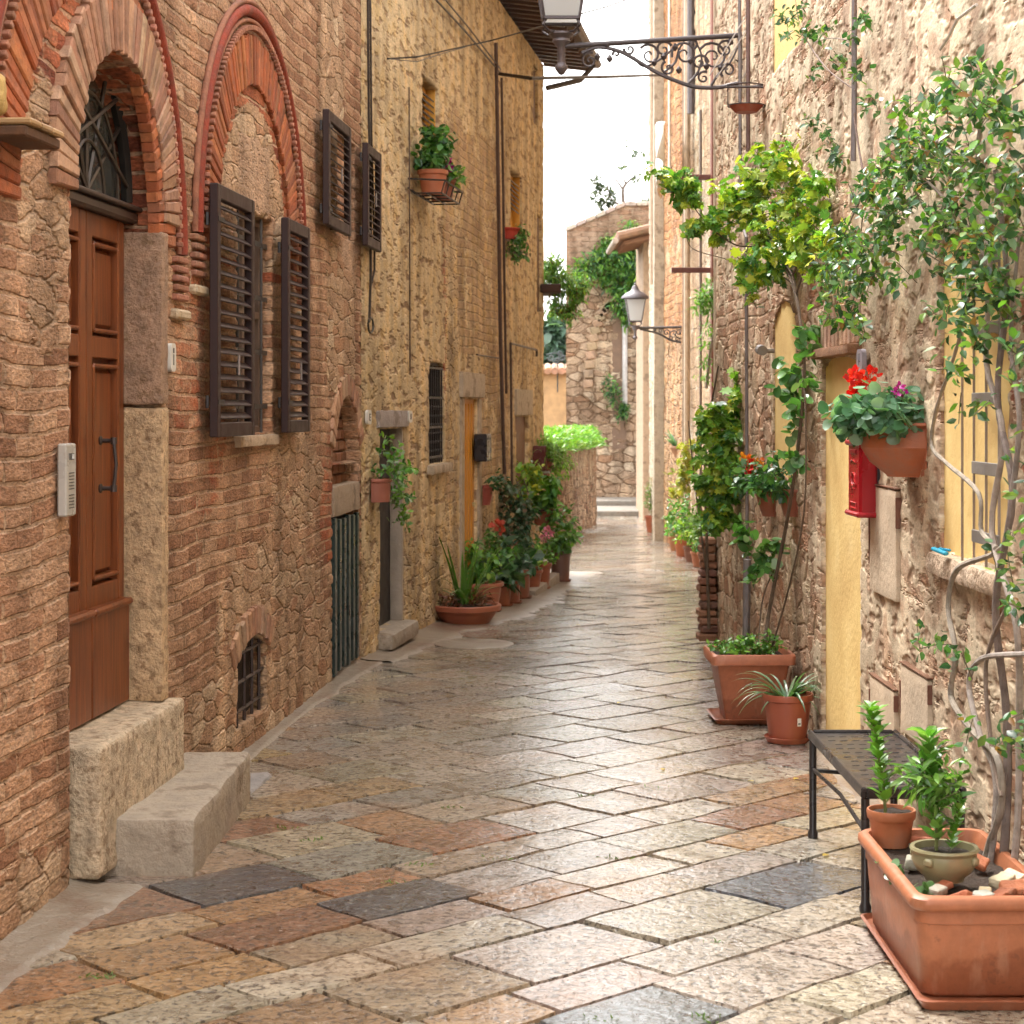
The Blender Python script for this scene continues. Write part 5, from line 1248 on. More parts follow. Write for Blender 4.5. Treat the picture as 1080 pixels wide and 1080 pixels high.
def smoothpts(pts, k=5):
    out = []; n = len(pts); V = [Vector(p) for p in pts]
    for i in range(n - 1):
        p0, p1, p2, p3 = V[max(0, i - 1)], V[i], V[i + 1], V[min(n - 1, i + 2)]
        for j in range(k):
            t = j / k; out.append(tuple(.5 * ((2 * p1) + (p2 - p0) * t + (2 * p0 - 5 * p1 + 4 * p2 - p3) * t * t + (3 * p1 - p0 - 3 * p2 + p3) * t ** 3)))
    return out + [tuple(V[-1])]
# jasmine over the near wall, trunks rooted in the long trough
jv = empty('climbing_jasmine', (1.52, 6.45, .29), 0, 'large glossy climbing vine with twisted grey trunks covering the upper right wall', 'vine')
inv = lambda pts: [(p[0] - 1.52, p[1] - 6.45, p[2] - .29) for p in pts]
s_ = MB(); GB = (.30, .25, .21); GB2 = (.20, .15, .12)
def stem(lst, r0, r1, c, off=.10, a=.006):
    p = inv(smoothpts(ppts(FR, lst, off), 5)); n = len(p); s_.tube(p, [r0 + (r1 - r0) * i / (n - 1) + rng.uniform(-.001, .001) for i in range(n)], 7, vary(c, rng, .15))
stem([(1034, 935, .13), (1042, 895, .11), (1056, 850, .09), (1052, 800, .1), (1025, 770), (1003, 735), (1008, 690), (1000, 640), (1010, 600), (1050, 582), (1035, 560), (1032, 520), (1000, 490), (983, 470), (988, 430), (1005, 380), (1018, 330), (1030, 260)], .013, .006, GB)
stem([(1040, 935, .12), (1047, 890, .10), (1050, 820, .08), (1032, 770), (1022, 720), (1035, 695), (1075, 690), (1095, 690)], .012, .009, GB)
stem([(1050, 950, .09), (1060, 885, .07), (1062, 760, .05), (1050, 640), (1068, 520), (1052, 420), (1062, 300), (1050, 180)], .016, .009, GB2)
stem([(1062, 960, .08), (1072, 885, .06), (1075, 780, .05), (1072, 660), (1046, 560), (1058, 460), (1040, 380), (1044, 280), (1030, 200), (1035, 120)], .013, .008, GB)
stem([(1062, 640), (1040, 700), (1046, 790), (1056, 840)], .008, .007, GB2)
stem([(1068, 520), (1075, 440), (1066, 360), (1075, 250)], .010, .006, GB)
stem([(1050, 582), (1072, 560), (1085, 520)], .006, .004, GB)
stem([(1044, 280), (1010, 225), (960, 180), (920, 190), (885, 260)], .007, .004, GB2)
stem([(1030, 200), (990, 150), (950, 160), (915, 205), (906, 270)], .007, .003, GB2)
stem([(960, 180), (930, 240), (905, 300), (893, 345)], .005, .003, GB2)
stem([(915, 205), (902, 130), (900, 60), (903, -20)], .006, .004, GB2, .06)
stem([(902, 95), (870, 70), (845, 30), (838, -10)], .004, .003, GB2, .06)
stem([(902, 45), (878, 40), (858, 45)], .003, .002, GB2, .06)
stem([(1035, 120), (1060, 100), (1085, 80)], .006, .004, GB2)
f_ = MB()
J = [(1000, 95, 26), (1030, 88, 24), (960, 125, 26), (985, 150, 32), (1040, 110, 30), (1070, 120, 28), (935, 165, 26), (960, 185, 34), (1010, 165, 30), (1045, 185, 36), (1075, 200, 26), (915, 205, 24), (938, 220, 30), (985, 230, 34), (1015, 235, 28), (1050, 250, 34),
     (895, 255, 26), (905, 285, 30), (880, 285, 20), (1005, 285, 26), (1035, 300, 30), (1068, 305, 22), (925, 255, 22), (890, 325, 24), (905, 345, 12), (1008, 325, 20), (1040, 345, 24), (1075, 365, 13), (1015, 390, 16), (1022, 425, 12), (870, 300, 18), (945, 290, 12),
     (1075, 400, 10), (1062, 520, 10), (1074, 560, 16), (1068, 605, 18), (1070, 640, 14), (1055, 770, 16), (1070, 745, 12), (1035, 780, 10), (1000, 690, 14), (985, 672, 10), (1075, 790, 12), (1078, 480, 12), (1008, 350, 9), (1048, 375, 8)]
s2 = MB()
foliage(f_, blobs_at(FR, [(x, y, r * .88) for x, y, r in J], .16), 3300, (.026, .056), 'oval', G_JAS, 7, .055, up=.3, stems=s2, stemc=(.16, .13, .08), filt=clear_of(FR), pal2=G_LITE + [(.30, .16, .06)], p2=.2)
foliage(f_, blobs_at(FR, [(905, 20, 8), (868, 30, 7), (888, 62, 8), (904, 80, 7), (915, 110, 9), (850, 35, 9), (826, 22, 7), (830, 38, 6), (860, 130, 8), (872, 145, 9), (880, 165, 10), (858, 75, 5), (897, 40, 6), (838, 12, 7)], .08, .05), 330, (.03, .05), 'oval', G_JAS, 6, .045, stems=s2, filt=clear_of(FR))
f_.v = [v - np.array([1.52, 6.45, .29]) for v in f_.v]
s_.add(np.concatenate(s2.v) - np.array([1.52, 6.45, .29]), s2.f, s2.c); finish(jv, f_, s_)
def grow(name, label, cat, base, f_, s_, fl_=None, group=None, extra=None):     # meshes were made in world space: give them the plant's own origin
    o = empty(name, base, 0, label, cat, group); b = np.array(base)
    for m in (f_, s_, fl_):
        if m is not None: m.v = [v - b for v in m.v]
    finish(o, f_, s_, fl_); return o
def wtube(mb, pts, r0, r1, c, n=6, k=5):
    p = smoothpts([tuple(q) for q in pts], k); m = len(p); mb.tube(p, [r0 + (r1 - r0) * i / (m - 1) for i in range(m)], n, c)
# lime vine rising from the square planter
f_ = MB(); s_ = MB(); YV = 11.3; bc = (.13, .09, .06)
def yw(x, k=.955): return min(YV, k * 1.772 / ((x - 540) / 2000 + .012))
def pv(x, y, Y=None): return P(x, y, min(Y or YV, yw(x)))
wtube(s_, [pv(805, 690, 10.95), pv(812, 640, 11.1), pv(828, 560, 11.3), pv(838, 500), pv(846, 430), pv(848, 380), pv(843, 330), pv(836, 290)], .012, .008, bc, 7)
wtube(s_, [pv(812, 690, 10.95), pv(832, 620, 11), pv(848, 540, 11.2), pv(850, 440, 11.3), pv(846, 390)], .006, .005, bc)
wtube(s_, [pv(799, 690, 10.95), pv(805, 630, 11.1), pv(822, 590, 11.3)], .005, .003, bc)
wtube(s_, [pv(843, 330), pv(830, 285), pv(805, 262), pv(775, 258), pv(745, 235), pv(715, 195)], .008, .003, bc)
wtube(s_, [pv(836, 290), pv(846, 262), pv(840, 220), pv(828, 180)], .007, .003, bc)
wtube(s_, [pv(838, 300), pv(820, 290), pv(795, 288), pv(770, 262)], .006, .003, bc)
wtube(s_, [pv(840, 310), pv(850, 275), pv(852, 240)], .006, .003, bc)
wtube(s_, [pv(836, 290), pv(812, 250), pv(800, 205), pv(796, 170)], .006, .003, bc)
wtube(s_, [pv(802, 300), pv(790, 292), pv(770, 275), pv(730, 262), pv(724, 240)], .004, .002, bc)
def pb(lst, Y, dy=1.6): return [(tuple(P(x, y, Y)), (r / F * Y, r / F * Y * dy, r / F * Y)) for x, y, r in lst]
def pbw(lst, dy=1.6): return [b for x, y, r in lst for b in pb([(x, y, r)], yw(x + r * .5, .96), dy)]
foliage(f_, pbw([(808, 165, 18), (832, 178, 22), (800, 190, 22), (828, 210, 24), (856, 200, 18), (790, 218, 20), (822, 240, 22), (852, 235, 22), (872, 255, 16), (772, 200, 14), (768, 222, 14), (848, 262, 16), (806, 248, 16), (880, 240, 10), (862, 285, 10), (880, 268, 9)]), 1050, (.042, .075), 'lobed', G_LITE + G_YEL + G_YEL, 6, .07, up=.2, droop=.5, stems=s_, filt=clear_of(FR), pal2=G_MID, p2=.15)
foliage(f_, pb([(735, 212, 14), (748, 232, 15), (722, 198, 12), (702, 190, 12), (715, 205, 10), (760, 246, 12), (735, 240, 10), (695, 183, 7), (728, 180, 7), (728, 246, 5)], YV), 250, (.045, .08), 'lobed', G_MID + G_LITE + G_YEL, 6, .05, up=.1, droop=.6, stems=s_)
foliage(f_, pb([(790, 272, 12), (800, 292, 10), (815, 285, 10), (830, 275, 12), (787, 300, 8), (812, 268, 12), (798, 320, 5), (843, 350, 9), (850, 338, 7)], 10.9), 210, (.045, .08), 'lobed', G_LITE + G_YEL + G_MID, 6, .05, up=.1, droop=.5, stems=s_, filt=clear_of(FR))
foliage(f_, pbw([(836, 390, 11), (830, 415, 12), (842, 430, 9), (852, 405, 7), (846, 370, 7), (838, 445, 8), (842, 485, 8), (850, 352, 10), (856, 372, 6), (825, 385, 5)]), 150, (.05, .08), 'round', G_MID + [(.16, .26, .12)], 5, .05, up=.1, droop=.5, stems=s_, filt=clear_of(FR))
foliage(f_, pb([(790, 575, 8), (800, 590, 9), (812, 600, 9), (795, 610, 7), (808, 580, 8), (820, 575, 7), (788, 560, 7), (780, 565, 6)], 11.1), 120, (.045, .075), 'round', G_MID + [(.2, .3, .12)], 5, .04, up=.1, droop=.4, stems=s_, filt=clear_of(FR))
grow('climbing_vine', 'lime and yellow leaved vine arching off the pale stone wall above the square planter', 'vine', tuple(P(806, 690, 10.95)), f_, s_)
# darker creeper at the far corner of the stone house
f_ = MB(); s_ = MB()
wtube(s_, [FR.w(.3, .08, .1), FR.w(.5, .12, .8), FR.w(.7, .15, 1.5), FR.w(1.4, .14, 2.1)], .014, .006, bc)
wtube(s_, [FR.w(.3, .08, .4), FR.w(.35, .18, 1.1), FR.w(.4, .25, 1.7)], .009, .004, bc)
foliage(f_, pb([(790, 408, 14), (775, 425, 16), (800, 428, 14), (762, 440, 16), (785, 448, 20), (806, 450, 14), (750, 452, 14), (765, 465, 20), (790, 472, 18), (746, 478, 13), (760, 495, 20), (780, 500, 16), (755, 520, 18), (772, 525, 16), (745, 508, 10), (765, 548, 15), (750, 545, 9), (782, 545, 12), (790, 440, 12), (815, 462, 9), (770, 480, 18), (745, 440, 8), (742, 555, 6), (778, 398, 8), (757, 535, 12)], 13.4, 1.6), 1250, (.055, .095), 'lobed', G_MID + G_LITE + G_LITE, 6, .06, up=.15, droop=.6, stems=s_, filt=clear_of(FR), pal2=G_LITE + G_YEL, p2=.4)
grow('climbing_vine', 'dense mid green broad leaved creeper hanging over the far corner of the stone house', 'vine', tuple(FR.w(.3, .08, .05)), f_, s_)
f_ = MB(); s_ = MB(); foliage(f_, pb([(722, 485, 8), (716, 500, 8), (720, 515, 8), (712, 520, 6), (724, 470, 6), (728, 500, 6)], 27, 1.2), 260, (.08, .13), 'oval', [(.40, .38, .06), (.30, .34, .07), (.46, .42, .12)], 6, .1, stems=s_, up=0)
grow('climbing_vine', 'thin yellowish creeper on the orange brick house beyond the dense creeper', 'vine', tuple(P(720, 530, 27)), f_, s_)
f_ = MB(); s_ = MB(); foliage(f_, pb([(745, 312, 11), (740, 322, 10), (752, 305, 9), (748, 325, 8)], 24.5, 1.0), 380, (.06, .11), 'lance', G_LITE[:3], 7, .08, stems=s_, up=.4)
foliage(f_, pb([(745, 362, 7), (744, 380, 6), (742, 398, 5), (746, 345, 6)], 24.5, 1.0), 160, (.06, .10), 'lance', G_LITE[:3], 7, .08, up=-.4)
pts = [P(752, 330, 24.5), P(756, 345, 24.5), P(750, 365, 24.5), P(745, 410, 24.5)]; wtube(s_, pts, .03, .02, (.25, .2, .16))
grow('wall_bush', 'light green feathery tuft growing out of the block stone house wall under the rusty beams', 'plant', tuple(P(752, 340, 24.5)), f_, s_)

# wall boxes with flowers beside the creeper
def wallpot(name, fr, px_, py_, r, h, label, fol, cat='potted plant', group=None, c=TC, off=.0, half=True, base=.55, bulge=.0, mat='terra', rim=.16):
    u, z = fr.px(px_, py_, r * .6); p = fr.w(u, off if half else r + off, z - h / 2)
    o = empty(name, p, fr.rz, label, cat, group); pot_mesh(o, r, h, c, base, rim, half=half, bulge=bulge, saucer=False, mat=mat)
    f_, s_, fl_ = MB(), MB(), MB(); fol(f_, s_, fl_, h, r); finish(o, f_, s_, fl_); return o
def wp(rx, rz, n, size, pal, tm='oval', dy=-.1, fls=(), dx=0, dz=0, **k):
    def go(f, s, fl, h, r):
        foliage(f, [((dx, dy, h + rz * .6 + dz), (rx, rx * .8, rz))], n, size, tm, pal, 7, .05, stems=s, filt=lambda c: c[:, 1] < -.0, **k)
        for (x, y, z, rr, cl) in fls: flower(fl, (x, y, z), rr, cl); s.tube([(x * .4, y * .6, h), (x, y, z)], .003, 4, (.10, .15, .05))
    return go
REDF = [(.70, .015, .01), (.55, .01, .012), (.80, .04, .02)]; MAG = [(.35, .01, .22), (.50, .02, .32)]; PNK = [(.65, .20, .35), (.75, .35, .45)]; ORG = [(.80, .35, .02), (.7, .15, .02)]
wallpot('wall_planter', FR, 803, 530, .12, .17, 'terracotta wall pot with red and yellow blossoms, farther of the pair by the creeper', wp(.20, .10, 260, (.05, .085), G_MID + G_DARK[:2], dy=-.12, fls=((-.02, -.16, .34, .045, ORG), (.10, -.14, .30, .05, REDF), (.12, -.10, .34, .03, ORG))), c=TC2)
wallpot('wall_planter', FR, 826, 530, .11, .16, 'terracotta wall pot nearer the yellow blind window, with dark leaves and no blossom', wp(.20, .11, 260, (.045, .075), G_DARK + G_MID, dy=-.12), c=TC2)
# quarter bowl with cyclamen
cy = wallpot('cyclamen_wall_pot', FR, 930, 474, .225, .225, 'orange half bowl on the wall filled with silvery cyclamen leaves and red blooms', lambda f, s, fl, h, r: None, c=(.43, .125, .05), base=.50, bulge=.05, rim=.10)
f_, s_, fl_ = MB(), MB(), MB()
foliage(f_, [((.04, -.14, .27), (.25, .18, .08)), ((-.08, -.22, .25), (.14, .12, .07)), ((.14, -.14, .25), (.19, .12, .07)), ((-.0, -.24, .23), (.16, .08, .04))], 800, (.036, .060), 'round', [(.13, .27, .16), (.07, .18, .09), (.26, .40, .28), (.09, .23, .11), (.17, .33, .21)], 5, .045, up=.5, droop=.35, filt=lambda c: c[:, 1] < -.02, stems=s_)
for x, y, z in ((-.20, -.20, .39), (-.16, -.22, .42), (-.23, -.17, .36), (-.18, -.15, .42), (-.25, -.2, .33)): flower(fl_, (x, y, z), .036, REDF, 30)
s_.tube([(-.1, -.12, .2), (-.27, -.19, .40)], .004, 5, (.2, .12, .06))
flower(fl_, (.21, -.10, .35), .030, MAG, 26)
finish(cy, f_, s_, fl_)
# red letter box
u, z = FR.px(903, 504, .07); mbx = empty('mailbox', FR.w(FR.px(906, 504, .07)[0], 0, 1.305), FR.rz, 'glossy red wall mailbox with raised horn mark, beneath the cyclamen bowl', 'mailbox')
RC = (.34, .006, .014)
mb = MB(); mb.box((0, -.052, .165), (.27, .085, .33), .012, None, RC); mb.box((0, -.01, .165), (.25, .02, .34), 0, None, (.05, .05, .06)); mb.build('body', M['paint'], mbx)
mb = MB(); mb.box((0, -.055, .335), (.30, .11, .030), .010, None, RC); mb.box((0, -.055, .008), (.30, .11, .024), .008, None, RC); mb.box((0, -.096, .293), (.15, .012, .022), .004, None, (.20, .004, .01)); mb.build('lid', M['paint'], mbx)
mb = MB(); E1 = (.45, .03, .03)  # emblem in lighter red, its highlights put into the colour
mb.tube([(.045 * math.cos(t * .35), -.097, .165 + .030 * math.sin(t * .35)) for t in range(19)], .005, 6, E1)
mb.tube([(.045, -.097, .165), (.06, -.097, .145), (.055, -.097, .13)], .006, 6, E1)
mb.tube([(-.05, -.097, .12), (-.02, -.097, .132), (.03, -.097, .12)], .004, 5, E1)
mb.tube([(-.07, -.097, .245), (-.02, -.097, .255), (.05, -.097, .245)], .004, 5, E1); mb.tube([(-.07, -.097, .035), (.07, -.097, .035), (.07, -.097, .06), (-.07, -.097, .06), (-.07, -.097, .035)], .004, 5, E1)
mb.build('raised_emblem', M['paint'], mbx, smooth=True)

def plate(fr, px_, py_, wd, ht, label, mark, c=(.62, .58, .52), dark=(.05, .045, .04)):
    u, z = fr.px(px_, py_, .02); o = empty('house_number_plate', fr.w(u, .03, z), fr.rz, label, 'number plate', 'house number tiles')
    mb = MB(); mb.prism([(x * wd / 2 * 1.0, zz * ht / 2) for x, zz in [(math.copysign(abs(math.cos(t)) ** .45, math.cos(t)), math.copysign(abs(math.sin(t)) ** .6, math.sin(t))) for t in [2 * math.pi * i / 28 + .01 for i in range(28)]]][::1], -.012, .01, c); mb.build('tile', M['plasticpot2'], o)
    mb = MB()
    for x, zz, w_, h_ in mark: mb.box((x * wd, -.0130, zz * ht), (w_ * wd, .002, h_ * ht), 0, None, dark)
    mb.build('number', M['plain'], o); return o
M['plasticpot2'] = tint_mat('enamel', .35, .0004, 40, .08, 10)
plate(F1, 178, 377, .085, .125, 'cream oval number tile right of the panelled door', [(0, .24, .16, .18), (0, -.08, .10, .38)])
plate(F2, 387, 440, .12, .105, 'white number tile between the cellar arch and the dark doorway', [(-.12, 0, .08, .5), (.12, 0, .2, .08), (.12, .2, .2, .08), (.12, -.2, .2, .08)])
plate(F2, 430.5, 439.5, .14, .095, 'small white number tile right of the dark doorway', [(0, .2, .2, .08), (0, -.2, .2, .08), (-.1, 0, .06, .42), (.1, 0, .06, .42)])
plate(FR, 911, 380, .13, .105, 'grey violet number tile above the red mailbox', [(-.1, .05, .07, .5), (.1, -.05, .2, .08), (.15, .15, .07, .3)], (.36, .33, .38), (.16, .15, .17))
# steel intercom
u, z = F1.px(67, 506, .02); ic = empty('intercom_panel', F1.w(u, 0, z), F1.rz, 'narrow grey steel intercom panel on the bricks left of the panelled door', 'intercom')
mb = MB(); mb.box((0, -.032, 0), (.115, .035, .265), .006, None, (.42, .39, .35)); mb.build('plate', M['paint2'] if 'paint2' in M else M['paint'], ic)
mb = MB(); mb.box((0, -.0505, .085), (.055, .002, .024), 0, None, (.10, .09, .08)); mb.box((.012, -.052, .085), (.022, .002, .018), 0, None, (.6, .6, .6)); mb.build('name_window', M['plain'], ic)
mb = MB()
for k in range(12):
    if k != 6: mb.box((0, -.0505, .025 - k * .0115), (.055, .002, .0035), 0, None, (.06, .055, .05))
mb.build('speaker_slots', M['plain'], ic)
# dark letter box by the orange door
u, z = F2.px(508, 472, .06); o = empty('mailbox', F2.w(u, 0, z), F2.rz, 'black metal mailbox between the orange door and the pipes', 'mailbox')
mb = MB(); mb.box((0, -.07, 0), (.30, .13, .27), .01, None, (.014, .014, .018)); mb.build('body', M['paint'], o); mb = MB(); mb.box((0, -.138, .09), (.22, .006, .02), 0, None, (.10, .10, .10)); mb.box((.10, -.138, -.03), (.03, .006, .05), 0, None, (.2, .2, .2)); mb.build('slot', M['plain'], o)

# shrine shelf at the left edge
u = F1.px(20, 130, .1)[0]; o = empty('tiled_shelf', F1.w(u1(6.33), 0, 2.70), F1.rz, 'small tile topped wooden shelf jutting from the brick wall at the upper left edge', 'shelf')
mb = MB(); mb.box((0, -.07, .0), (.34, .15, .035), .006, None, (.10, .045, .02)); mb.build('board', M['bark'], o)
mb = MB()
for k in range(3): mb.box((-.115 + k * .115, -.075, .032), (.11, .17, .022), .006, Matrix.Rotation(rng.uniform(-.03, .03), 3, 'Z'), vary((.42, .24, .11), rng))
mb.build('tiles', M['terra'], o)
mb = MB(); roughbox(mb, (-.16, -.04, .12), (.09, .06, .14), .05, 12, .012, 14, (.50, .32, .10)); mb.build('gilded_figure', M['stone'], o, smooth=True)

# ================================================================== LEFT POTS
def strapbush(n, L, w_, pal, dr=1.0, up=(.8, 2.2)): return lambda f, s, fl, h, r: straps(f, (0, 0, h * .9), n, L, w_, dr, pal, up, r * .5)
x, y, z = gpos(491, 658)
bw2 = empty('bowl_planter', (x, y, z), 0, 'wide low terracotta bowl with tall upright strap leaves, nearest of the left pots', 'potted plant')
pot_mesh(bw2, .31, .17, (.36, .11, .06), .66, .32, saucer=False, mat='plasticpot')
f_, s_ = MB(), MB()
straps(f_, (-.02, 0, .17), 12, .72, .05, .35, [(.10, .24, .03), (.14, .30, .05), (.08, .18, .03)], (1.6, 4.5), .06); straps(f_, (.02, 0, .17), 12, .40, .035, 1.2, [(.16, .26, .08), (.09, .18, .04), (.30, .34, .14)], (.6, 1.8), .06)
foliage(f_, [((-.13, -.02, .19), (.12, .14, .08)), ((.14, 0, .18), (.12, .14, .07))], 260, (.05, .09), 'lance', [(.16, .05, .03), (.22, .09, .05), (.12, .06, .03)], 7, .05, up=.3, stems=s_); finish(bw2, f_, s_)
def lpot(px_, py_, r, h, label, fol, c=TC2, name='potted_plant', base=.75): 
    o = empty(name, gpos(px_, py_), rng.uniform(0, 3), label, 'potted plant', 'pots lined up along the ochre house'); pot_mesh(o, r, h, c, base, .16, saucer=True, mat='plasticpot', n=20)
    f_, s_, fl_ = MB(), MB(), MB(); fol(f_, s_, fl_, h, r); finish(o, f_, s_, fl_)
def mixf(*fs): return lambda f, s, fl, h, r: [q(f, s, fl, h, r) for q in fs]
def fl_at(lst): return lambda f, s, fl, h, r: [(flower(fl, (x, y, z), rr, c), s.tube([(0, 0, h), (x, y, z)], .004, 4, (.10, .15, .05))) for x, y, z, rr, c in lst]
lpot(505, 646, .235, .27, 'deep terracotta pot with leggy mixed green shrub, behind the bowl planter', mixf(bush(.22, .22, 260, (.05, .09), G_MID + G_LITE, dz=.0), strapbush(8, .5, .04, G_MID, .4)), c=(.36, .12, .07))
lpot(524, 640, .15, .22, 'plain red pot with broad dark calla leaves', mixf(bush(.22, .13, 120, (.14, .22), [(.035, .09, .04), (.06, .13, .06), (.10, .18, .10)], 'oval', dz=.02, droop=.5), bush(.20, .16, 140, (.05, .09), G_MID, dz=.2), fl_at([(-.02, -.05, .78, .07, [(.55, .10, .07), (.45, .07, .05)])])), base=.88)
lpot(536, 637, .13, .22, 'square topped red pot under the largest silvery dark leaves', bush(.20, .15, 120, (.12, .19), [(.07, .13, .09), (.04, .09, .05), (.13, .20, .15)], dz=.02, droop=.6), base=.88)
lpot(546, 632, .14, .30, 'taller brown pot with drooping dark leaves in the middle of the left row', bush(.19, .17, 120, (.11, .18), G_DARK + [(.09, .16, .10)], dz=.02, droop=.7), c=(.25, .09, .05), base=.85)
lpot(557, 626, .16, .24, 'small red pot with lime green leaves in the left row', bush(.20, .18, 240, (.05, .08), G_LITE, dz=.02), base=.7)
lpot(568, 622, .15, .28, 'red pot with lime foliage and pink blossoms near the low step', mixf(bush(.19, .17, 220, (.05, .08), G_LITE[:3] + G_MID, dz=.0), fl_at([(.08, -.1, .62, .06, PNK), (.14, -.05, .55, .05, PNK)])), base=.72)
lpot(591, 614, .13, .36, 'tall slim brown pot overflowing with bright green leaves, last of the left row', bush(.24, .30, 420, (.06, .11), G_LITE[:3] + G_MID, dz=.0, droop=.6), c=(.16, .08, .06), base=.8)
# climber with small dark leaves on the left wall
def stemmed(fr, blobs, off, n, size, tm, pal, name, label, base, stl=(), dep=.1, cat='vine', **k):
    f_, s_ = MB(), MB()
    for l in stl: wtube(s_, ppts(fr, l, off), .012, .005, (.12, .09, .06))
    foliage(f_, blobs_at(fr, blobs, off, dep), n, size, tm, pal, 7, .06, stems=s_, filt=clear_of(fr), **k); return grow(name, label, cat, base, f_, s_)
def lb(lst, Y, dy=1.2): return pb(lst, Y, dy)
f_, s_ = MB(), MB()
for a, b_ in ((520, 590), (535, 600), (548, 600), (556, 590)): wtube(s_, [P(a + 2, 610, 20.3), P(a, 570, 20.4), P(a + 3, 530, 20.4), P(a - 4, 505, 20.4)], .012, .006, (.13, .10, .07))
foliage(f_, lb([(522, 505, 10), (530, 515, 12), (518, 520, 8), (540, 520, 14), (552, 528, 13), (528, 535, 14), (545, 540, 16), (558, 542, 9), (535, 555, 16), (552, 556, 13), (520, 552, 8), (540, 572, 14), (526, 572, 9), (555, 570, 8), (535, 590, 8)], 20.3), 1000, (.055, .095), 'oval', [(.04, .10, .055), (.07, .15, .08), (.14, .22, .15), (.2, .28, .2)], 7, .06, up=.2, stems=s_, filt=clear_of(F2), pal2=[(.28, .20, .12), (.20, .13, .08)], p2=.16)
grow('climbing_jasmine', 'dark small leaved climber massed on the ochre wall above the left pots', 'vine', gpos(538, 615), f_, s_)
wallpot('wall_pot', F2, 402, 517, .125, .17, 'terracotta pot with wispy pale plant hung on the wall before the dark doorway', lambda f, s, fl, h, r: (foliage(f, [((0, -.1, .24), (.15, .12, .08)), ((.25, -.15, .10), (.16, .10, .12)), ((.30, -.14, -.10), (.10, .08, .12)), ((.05, -.12, .38), (.12, .1, .10)), ((.35, -.15, .2), (.15, .1, .06))], 330, (.04, .065), 'oval', G_MID + G_LITE[:2] + [(.35, .42, .3)], 7, .05, stems=s, up=.3)), c=(.33, .11, .07), off=.03, base=.85)
wallpot('wall_pot', F2, 512, 522, .10, .20, 'dark red pot hung low on the wall under the black mailbox', wp(.12, .06, 60, (.05, .08), G_DARK), c=(.30, .06, .04), off=.05)
f_, s_ = MB(), MB(); foliage(f_, lb([(553, 500, 8), (560, 510, 9), (556, 525, 7), (565, 498, 6)], 21.5), 200, (.07, .11), 'oval', G_YEL + G_LITE, 6, .06, stems=s_, filt=clear_of(F2)); wtube(s_, [P(558, 600, 21.5), P(558, 540, 21.5), P(556, 505, 21.5)], .012, .006, (.12, .09, .06))
grow('climbing_vine', 'thin yellow green climber beside the far brown door on the left', 'vine', tuple(P(558, 605, 21.5)), f_, s_)
def hangpot(px_, py_, Y, r, h, label, fol, c=TC2, name='hanging_planter'):
    p = P(px_, py_, Y); o = empty(name, (p.x, p.y, p.z - h / 2), 0, label, 'potted plant'); pot_mesh(o, r, h, c, .6, saucer=False, n=18)
    a = F2.loc(o.location); mb = MB(); q = F2.w(a.x, 0, 0)
    dx, dy = q.x - p.x, q.y - p.y; mb.tube([(dx, dy, h * .9), (0, 0, h * .9)], .012, 5, (.05, .04, .035)); mb.lathe([(r * 1.0, h * .88), (r * 1.08, h * .88), (r * 1.08, h * .94), (r * 1.0, h * .94)], n=18, col=(.05, .04, .035)); mb.build('holder', M['metal'], o)
    f_, s_, fl_ = MB(), MB(), MB(); fol(f_, s_, fl_, h, r); finish(o, f_, s_, fl_)
hangpot(573, 493, 23.2, .13, .22, 'brown pot on the ochre house corner spilling bright feathery fern', lambda f, s, fl, h, r: (foliage(f, [((.08, -.05, .30), (.16, .14, .14)), ((.22, -.05, .16), (.16, .14, .14)), ((.02, 0, .42), (.08, .1, .14))], 620, (.05, .09), 'lance', G_LITE + [(.20, .38, .05)], 8, .07, up=.0, droop=.9, stems=s), straps(f, (.05, -.03, .2), 40, .5, .02, 1.8, G_LITE, (.3, 1.2))))
hangpot(572, 545, 22.6, .15, .20, 'orange brown pot below the fern pot with broad light green leaves', bush(.22, .28, 330, (.09, .15), G_LITE[:3] + G_MID, dz=-.02, droop=.7))
o = empty('wall_cabinet', F2.w(F2.px(568, 482, .05)[0], 0, F2.px(568, 482)[1]), F2.rz, 'small dark red box cabinet at the ochre house corner beside the fern', 'cabinet')
mb = MB(); mb.box((0, -.09, 0), (.5, .16, .30), .01, None, (.12, .025, .02)); mb.build('body', M['paint'], o); mb = MB(); mb.box((.1, -.10, -.17), (.5, .20, .03), .006, None, (.55, .52, .48)); mb.build('shelf', M['plain'], o)
# yellow window rack and pots
u0, z0 = F2.px(452, 208, .12); ua = F2.px(447, 190, .05)[0]
rk = empty('pot_rack', F2.w(u0, 0, z0), F2.rz, 'black iron pot rack under the nearer yellow window', 'rack')
mb = MB(); ic_ = (.035, .028, .025)
for yy in (-.06, -.16, -.28):  mb.tube([(-.30, yy, 0), (.55, yy, 0)], .008, 5, ic_)
for xx in (-.30, -.1, .12, .34, .55): mb.tube([(xx, 0, .05), (xx, -.06, 0), (xx, -.28, 0), (xx, -.31, .10)], .007, 5, ic_)
mb.tube([(-.30, 0, .12), (-.30, -.31, .10), (.55, -.31, .10), (.55, 0, .12)], .008, 5, ic_); mb.build('rack', M['metal'], rk, smooth=True)
def onrack(dx, r, h, label, fol, c=TC): 
    o = empty('potted_plant', F2.w(u0 + dx, .17, z0 + .008), F2.rz, label, 'potted plant'); pot_mesh(o, r, h, c, .7, .2, saucer=False, n=20); f_, s_, fl_ = MB(), MB(), MB(); fol(f_, s_, fl_, h, r); finish(o, f_, s_, fl_)
